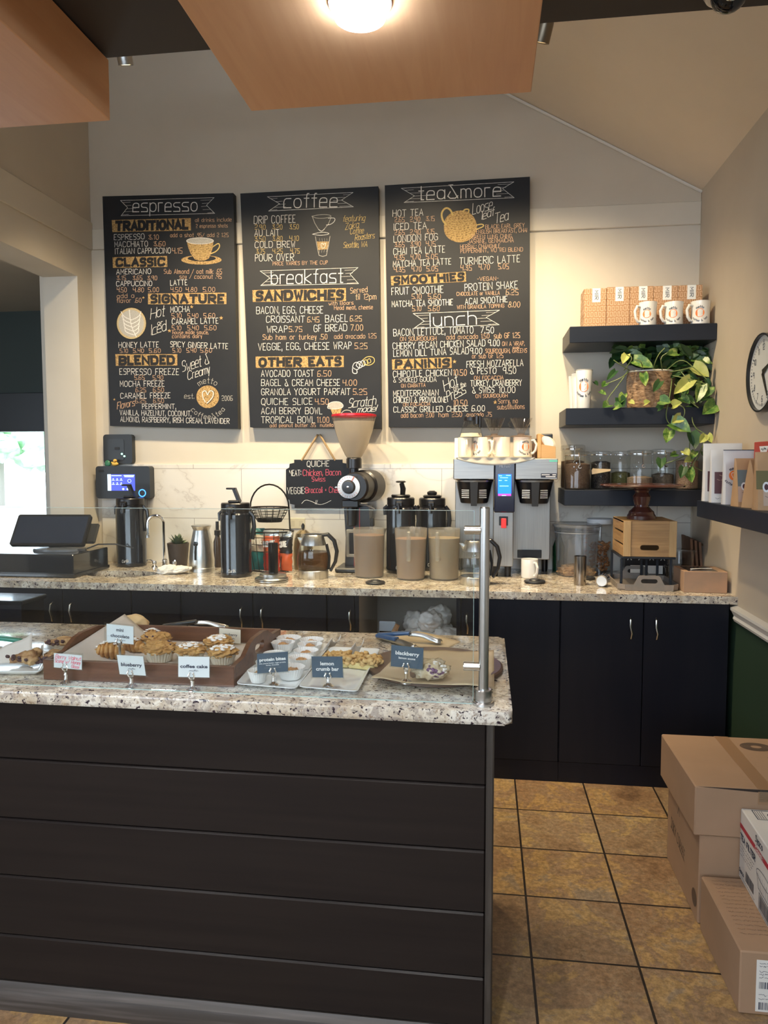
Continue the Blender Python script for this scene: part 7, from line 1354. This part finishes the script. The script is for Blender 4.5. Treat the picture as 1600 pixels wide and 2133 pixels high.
for px, py, w, d, lb, sd, rz in ((703, 1392, 50, 40, 'lemon crumb bar at the left, half behind its blue card', 2, .1), (760, 1396, 60, 42, 'lemon crumb bar at the right of the plate, partly bitten-looking', 5, -.25)):
    z = ZT+.0065; P = on(px, py, z, .035); w = m_of(w, P); t = thing('crumb_bar', lb, 'crumb bar', P, rz, 'lemon crumb bars on the right plate')
    g = G(); g.box(-w/2, w/2, -.032, .036, 0, .018, .004); g.done('shortbread_base', m_lem, t); g = G(); rs = random.Random(sd)
    for k in range(130): rr_ = rs.uniform(.004, .010); g.lump((rs.uniform(-.52, .52)*w, rs.uniform(-.036, .038), rs.uniform(.014, .034)), (rr_, rr_*.9, rr_*.8), .5, 22, 2, k)
    g.done('crumb_topping', m_crumb, t, ang=180)
for px, py, lb, ln in ((738, 1372, 'upright sheet of wax paper between the two lemon crumb bars', .045), (690, 1352, 'wax paper sheet at the back left of the crumb bar plate', .03)):
    P = on(px, py, ZT+.008); sheet('wax_paper', lb, 'paper', lambda u, v: (P.x-.012+.020*u+.022*(v-.5)+.006*sin(v*9), P.y-.03+.085*v, ZT+.0075+(ln+.012*sin(v*7))*u), 6, 12, m_waxp)
# round board with parchment and scone
c = V((-.146, 2.205, ZT+.0005)); t = thing('round_serving_board', 'round dark wooden board under parchment at the right of the display', 'board', c); Rb = .205
g = G(); g.lathe([(0, 0), (Rb*.96, 0), (Rb, .004), (Rb, .012), (Rb*.97, .0155), (0, .0155)], 56, sy=1.0); g.done('board_disc', wood('dark_board', (.085, .045, .03), (.14, .08, .055), 6, (1, 8, 1), .4), t)
Qp = [at_z(773, 1419, ZT+.02), at_z(1030, 1442, ZT+.02), at_z(1029, 1356, ZT+.02), at_z(838, 1352, ZT+.02)]
def parch(u, v):
    p = (Qp[0]*(1-u)+Qp[1]*u)*(1-v)+(Qp[3]*(1-u)+Qp[2]*u)*v; d = max(0, ((V((p.x, p.y))-V((c.x, c.y))).length-Rb*.98)); return (p.x, p.y-.006*sin(u*7)*(1-v), ZT+.0172+.002*sin(u*9+v*5)*(1-v)+.0012*sin(u*17)+min(.012, d*.2))
sheet('board_parchment', 'brown parchment sheet spread on the round wooden board', 'paper', parch, 36, 20, m_parchk)
P = on(897, 1421, ZT+.020, .035); t = thing('blackberry_scone', 'pale glazed scone with purple berries on the round board', 'scone', P)
g = G(); g.lump((0, 0, .026), (.050, .038, .028), .34, 34, 4, 4, -.024); g.done('scone_body', M('scone_crumb', (.50, .38, .22), .75, var=(.70, .62, .48), vs=26, bp=.6), t, ang=180)
g = G(); rs = random.Random(2)
for k in range(30): a = rs.uniform(0, 2*pi); r = math.sqrt(rs.random()); x, z = .012+.024*r*cos(a), .030+.018*r*sin(a); g.lump((x, -.037+.012*r*r, z), (.0052, .004, .0045), .7, 40, 2, k)
g.done('berry_patches', M('purple_berry', (.10, .035, .11), .5, var=(.22, .12, .22), vs=50), t)
g = G()
for k in range(30): a = rs.uniform(0, 2*pi); q_ = rs.uniform(.75, 1.05); g.lump((.008+.036*q_*cos(a), -.034+.016*q_*q_, .030+.022*q_*sin(a)), (.0055, .0035, .003), .5, 20, 2, k)
g.done('glaze', m_sugar, t, ang=180)
# blue tongs on kraft paper
P = at_z(870, 1336, ZT); q = [at_z(783, 1328, ZT), at_z(900, 1366, ZT), at_z(960, 1336, ZT), at_z(870, 1316, ZT)]
sheet('kraft_sheet', 'kraft paper sheet under the blue-handled tongs', 'paper', lambda u, v: ((q[0]*(1-u)+q[1]*u)*(1-v)+(q[3]*(1-u)+q[2]*u)*v)+V((0, 0, .001+.002*sin(u*5)*v)), 12, 8, m_parchk)
def tongs(label, A, J, Bt, Bt2, z, mh, lift, group=None):
    A, B1, B2 = V(A), V(Bt), V(Bt2); t = thing('serving_tongs', label, 'tongs', (A.x, A.y, z), 0, group); zz_ = V((0, 0, 1))
    for i, (B_, up) in enumerate(((B1, lift), (B2, .010))):
        d = (B_-A); d.z = 0; n = V((-d.y, d.x, 0)).normalized(); m1 = d*.52
        g = G(); hw = .011; h0 = .014 if i else .020
        g.prism([n*hw+zz_*h0*.3, -n*hw+zz_*h0*.3, m1-n*(hw*1.1)+zz_*up, m1+n*(hw*1.1)+zz_*up], zz_*.013); bmesh.ops.bevel(g.bm, geom=list(g.bm.edges), offset=.004, segments=2, profile=.5, affect='EDGES', material=-1); g.done('grip', mh, t)
        g = G(); pts = []
        for k in range(9): f = .50+.5*k/8; wv = .011+.010*max(0, (k-4)/4)*(1 if k < 8 else .55); e = (.002 if k > 4 and k % 2 else 0); pts.append((d*f, wv+e, up+.002+(.006-up)*max(0, (k-3)/5)))
        L_ = [g.v(p+n*w+zz_*(zv-.004)) for p, w, zv in pts]; Cn = [g.v(p+zz_*(zv+.008)) for p, w, zv in pts]; R_ = [g.v(p-n*w+zz_*(zv-.004)) for p, w, zv in pts]
        for k in range(8): g.face([L_[k], L_[k+1], Cn[k+1], Cn[k]]); g.face([Cn[k], Cn[k+1], R_[k+1], R_[k]])
        o = g.done('scalloped_jaw', m_steel, t); md = o.modifiers.new('thickness', 'SOLIDIFY'); md.thickness = .0015
m_blue = M('blue_rubber_grip', (.015, .075, .20), .28, coat=.3)
tongs('serving tongs with blue rubber grips lying on kraft paper', at_z(786, 1326, ZT+.01), 0, at_z(920, 1336, ZT+.012), at_z(866, 1350, ZT+.008), ZT+.004, m_blue, .022)
q2 = [at_z(400, 1330, ZT), at_z(520, 1338, ZT), at_z(512, 1312, ZT), at_z(405, 1310, ZT)]
P = (at_z(340, 1318, ZT), at_z(460, 1312, ZT), at_z(440, 1322, ZT))
yb = 2.575; A_ = V((at_y(338, 1312, yb).x, yb, ZT)); B1 = V((at_y(470, 1308, yb).x, yb+.03, ZT)); B2 = V((at_y(448, 1316, yb).x, yb-.02, ZT))
sheet('kraft_napkin', 'kraft paper sheet under the black tongs behind the tray', 'paper', lambda u, v: (A_.x+.06+.22*u+.03*v, 2.535+.09*v, ZT+.001+.002*sin(u*6)), 10, 6, m_parchk)
tongs('serving tongs with black grips lying behind the walnut tray', A_, 0, B1, B2, ZT+.004, m_black, .024)
# scones at the left end
m_scone = M('walnut_scone', (.26, .12, .05), .7, var=(.52, .33, .15), vs=34, bp=.7)
def scone(px, py, w, h, label, sd, rz):
    z = ZT+.011; P = on(px, py, z, .03); w = m_of(w, P); h = m_of(h, P)*.8; t = thing('walnut_scone', label, 'scone', P, rz, 'scones on the left plate'); g = G()
    rs = random.Random(sd); tri = [(-.55*w, .01), (.5*w, -.02), (.15*w, .06)]
    for k in range(40):
        a, b_ = sorted((rs.random(), rs.random())); wt = (a, b_-a, 1-b_); x = sum(wt[i]*tri[i][0] for i in range(3)); y = sum(wt[i]*tri[i][1] for i in range(3)); hh = h*(.35+.65*(x/w+.55)); g.lump((x, y, rs.uniform(.25, .75)*hh), (.018, .016, hh*.28), .5, 34, 2, sd+k)
    g.done('scone_body', m_scone, t, ang=180); g = G()
    for k in range(12): g.lump((rs.uniform(-.4, .4)*w, -.022-rs.random()*.006, rs.uniform(.2, .7)*h), (.006, .004, .005), .5, 30, 2, k)
    g.done('berry_bits', M('dark_berry', (.05, .015, .02), .6), t)
scone(48, 1389, 58, 44, 'berry walnut scone at the front of the left plate, wrapped in paper', 3, -.1)
scone(98, 1386, 40, 30, 'berry walnut scone half hidden behind the corner of the walnut tray', 43, .3)
scone(118, 1348, 58, 22, 'berry walnut scone lying behind, at the left of the tray liner', 83, .1)
for px, py, hh, ll, lb, rz in ((30, 1392, .075, .10, 'white parchment sheet standing behind the front scone on the left plate', .35), (88, 1388, .055, .08, 'folded parchment sheet between the two front scones', -.9)):
    P = on(px, py, ZT+.012, .055); sheet('scone_paper', lb, 'paper', lambda u, v: (P.x+(u-.5)*ll*cos(rz)-v*.02, P.y+(u-.5)*ll*sin(rz)+v*.035, ZT+.012+hh*v*(.45+.65*u)+.004*sin(u*6)), 10, 6, m_parch)
m_tealt = M('green_rubber_grip', (.02, .22, .15), .35)
tongs('serving tongs with green rubber grips at the left frame edge', V((at_y(45, 1345, 2.3).x, 2.3, ZT)), 0, V((at_y(-60, 1350, 2.3).x, 2.26, ZT)), V((at_y(-60, 1350, 2.3).x, 2.34, ZT)), ZT+.004, m_tealt, .020)
# ------------------------------------------------------------------ cartons on the floor at the right
def carton(name, x0, x1, y0, y1, z0, h, label, rz=0, m=None):
    t = thing(name, label, 'box', (x0, y0, z0), rz); g = G(); g.box(0, x1-x0, 0, y1-y0, 0, h, .004); g.done('carton_body', m or m_card, t); return t, x1-x0, y1-y0
PF = lambda w, d, h: None
m_print = M('dark_carton_print', (.10, .065, .045), .7)
def left_fn(l=.0008): return lambda u, v: (-l, u, v)             # on the -X face: u runs toward +Y
def top_fn(h, l=.0008): return lambda u, v: (u, v, h+l)
def front_fn(l=.0008): return lambda u, v: (u, -l, v)
zB = .312
tB, W_, D = carton('cardboard_box', .727, 1.155, 2.527, 2.955, .0005, zB, 'large cardboard box on the floor at the bottom of the tall stack, printed COFFEE')
g = G(); letter(g, 'ZOKA COFFEE', (D*.86, zB*.62), (D*.40, zB*.52), .040, .0045, left_fn(), 1.4, 0, 0); g.ribbon([(D*.66, zB*.80), (D*.62, zB*.90), (D*.60, zB*.80)], .005, left_fn()); g.disc((D*.10, zB*.22), .03, .03, left_fn(), 18); g.done('carton_lettering', m_print, tB)
zA = .174
tA, W_, D = carton('cardboard_box', .706, 1.155, 2.519, 3.0, .0005+zB+.0005, zA-.004, 'cardboard box with a tape seam on top of the tall stack', 0)
g = G(); g.box(W_*.50-.026, W_*.50+.026, .0005, D-.0005, zA-.004, zA-.0035); g.box(W_*.50-.026, W_*.50+.026, -.0007, -.0001, zA-.055, zA-.0035); g.done('tape_strip', m_tape, tA)
g = G(); g.box(W_*.5-.022, W_*.5+.022, -.0016, -.0008, zA-.045, zA-.0035); g.done('clear_tape', m_clear, tA)
g = G(); g.prism([(.004, -.001, zA-.004), (W_-.004, -.001, zA-.004), (W_-.004, -.0005, zA-.010), (W_*.55, -.0005, zA-.016)], (0, .0004, 0)); g.done('flap_gap_shade', M('flap_shadow_gap', (.03, .02, .015), .9), tA)  # dark wedge laid on the front for the shade under the flap
g = G()
for k in range(7): g.ribbon([(W_*.72+.055*cos(i*pi/12)*(1-.1*k), D*.80+.040*sin(i*pi/12)*(1-.1*k)) for i in range(25)], .004, top_fn(zA-.004))
scrib(g, 0, (W_*.70, D*.56), (W_*.98, D*.22), .022, .0035, top_fn(zA-.004), 6); g.done('carton_print', m_print, tA)
zC = .186
tC, W_, D = carton('cardboard_box', .727, 1.16, 2.115, 2.498, .0005, zC, 'low cardboard box with a shipping label in front of the tall stack')
g = G()
for j in range(14): scrib(g, 0, (W_*.06, D*(.92-.055*j)), (W_*.94, D*(.92-.055*j)), .007, .0014, top_fn(zC), j)
g.done('faded_print', M('faded_carton_print', (.215, .13, .08), .8), tC)
lx0, lx1, lz0, lz1 = .044, .20, .012, .164
g = G(); g.box(lx0, lx1, -.0010, -.0002, lz0, lz1); lb = g.done('shipping_label', M('label_white', (.72, .70, .66), .5), tC)
g = G(); F = front_fn(.0014)
for k, (z, x1_, cap) in enumerate(((.152, .07, .004), (.144, .06, .004), (.128, .10, .005), (.120, .09, .005), (.111, .10, .005), (.058, .11, .006), (.048, .08, .004))): scrib(g, 0, (lx0+.008, z), (lx0+.008+x1_, z), cap, .0011, F, k)
rs = random.Random(4); x = lx0+.010
for (za, zb2) in ((.080, .100), (.018, .040)):
    x = lx0+.008
    while x < lx1-.008: w = rs.choice((.0011, .0018, .003)); g.poly([F(x, za), F(x+w, za), F(x+w, zb2), F(x, zb2)]); x += w+rs.choice((.0012, .002))
g.done('label_print', m_ink, lb)
# white filter carton tilted on the low box
A = at_z(1539, 1824, zC+.001); E_ = at_z(1600, 1934, zC+.001); d = (E_-A); d.z = 0; rz = math.atan2(-d.y, -d.x)-pi/2
Hd = at_y(1545, 1684, A.y).z-zC
LEN = .42; WD = .20
t = thing('filter_carton', 'white carton with a red stripe printed TEA FILTER on the low box', 'box', (A.x, A.y, zC+.0012), rz)
m_wc = M('white_carton_board', (.66, .63, .59), .55, var=(.62, .59, .55), vs=7)
g = G(); g.box(0, WD, -LEN, 0, 0, Hd, .003); g.done('carton_body', m_wc, t)
g = G(); F = lambda u, v: (-.0008, -u, v)
g.poly([F(.001, Hd*.80), F(LEN-.002, Hd*.80), F(LEN-.002, Hd*.73), F(.001, Hd*.73)]); g.done('red_stripe', M('crimson_print', (.42, .02, .045), .5), t)
g = G()
letter(g, 'TEA FILTER', (.008, Hd*.58), (.155, Hd*.58), Hd*.075, .005, F, 1.4, 0, 0); letter(g, 'Sysco', (.15, Hd*.86), (.215, Hd*.86), Hd*.085, .0035, F, 1.4, .2, 0)
for k, z in enumerate((.50, .45, .40, .35)): scrib(g, 0, (.010, Hd*z), (.15-.01*k, Hd*z), Hd*.022, .0012, F, k)
letter(g, 'Sysco', (.006, Hd*.10), (.050, Hd*.10), Hd*.05, .003, F, 1.4, .2, 0); scrib(g, 0, (.008, Hd*.045), (.16, Hd*.045), Hd*.016, .001, F, 9)
x = .070
while x < .150: w = rs.choice((.001, .0018, .0028)); g.poly([F(x, Hd*.10), F(x+w, Hd*.10), F(x+w, Hd*.24), F(x, Hd*.24)]); x += w+rs.choice((.0012, .002))
for q in ([(.20, Hd*.04), (.20, Hd*.26), (.32, Hd*.26), (.32, Hd*.04), (.20, Hd*.04)], [(.17, Hd*.50), (.19, Hd*.30), (.29, Hd*.30), (.31, Hd*.50)]): g.ribbon(q, .0022, F)
g.ribbon([(.24+.07*cos(i*pi/10), Hd*.50+.018*sin(i*pi/10)) for i in range(21)], .0018, F)
for k in range(7): g.ribbon([(.185+k*.019, Hd*.49), (.200+k*.014, Hd*.31)], .0011, F)
x = .205
while x < .315: w = rs.choice((.0014, .0022)); g.poly([F(x, Hd*.06), F(x+w, Hd*.06), F(x+w, Hd*.24), F(x, Hd*.24)]); x += w+.002
g.done('carton_lettering', m_ink, t)
g = G(); letter(g, 'Classic', (.150, Hd*.745), (.225, Hd*.745), Hd*.05, .0028, F, 1.4, .2, 0); g.done('stripe_lettering', m_wc, t)
g = G(); Tt = lambda u, v: (u, v, Hd+.0007); g.ribbon([(.03, -.012), (.03, -.075), (.15, -.075), (.15, -.012), (.03, -.012)], .003, Tt); g.ribbon(chaikin([(.10, -.030), (.07, -.030), (.07, -.060), (.10, -.060)], False), .004, Tt); g.ribbon([(.11, -.025), (.11, -.062)], .004, Tt); g.ribbon([(.112, -.044), (.125, -.03)], .003, Tt)
for k in range(4): g.ribbon([(.036+k*.007, -.018), (.036+k*.007, -.070)], .0018, Tt)
g.done('top_stamp', m_ink, t)
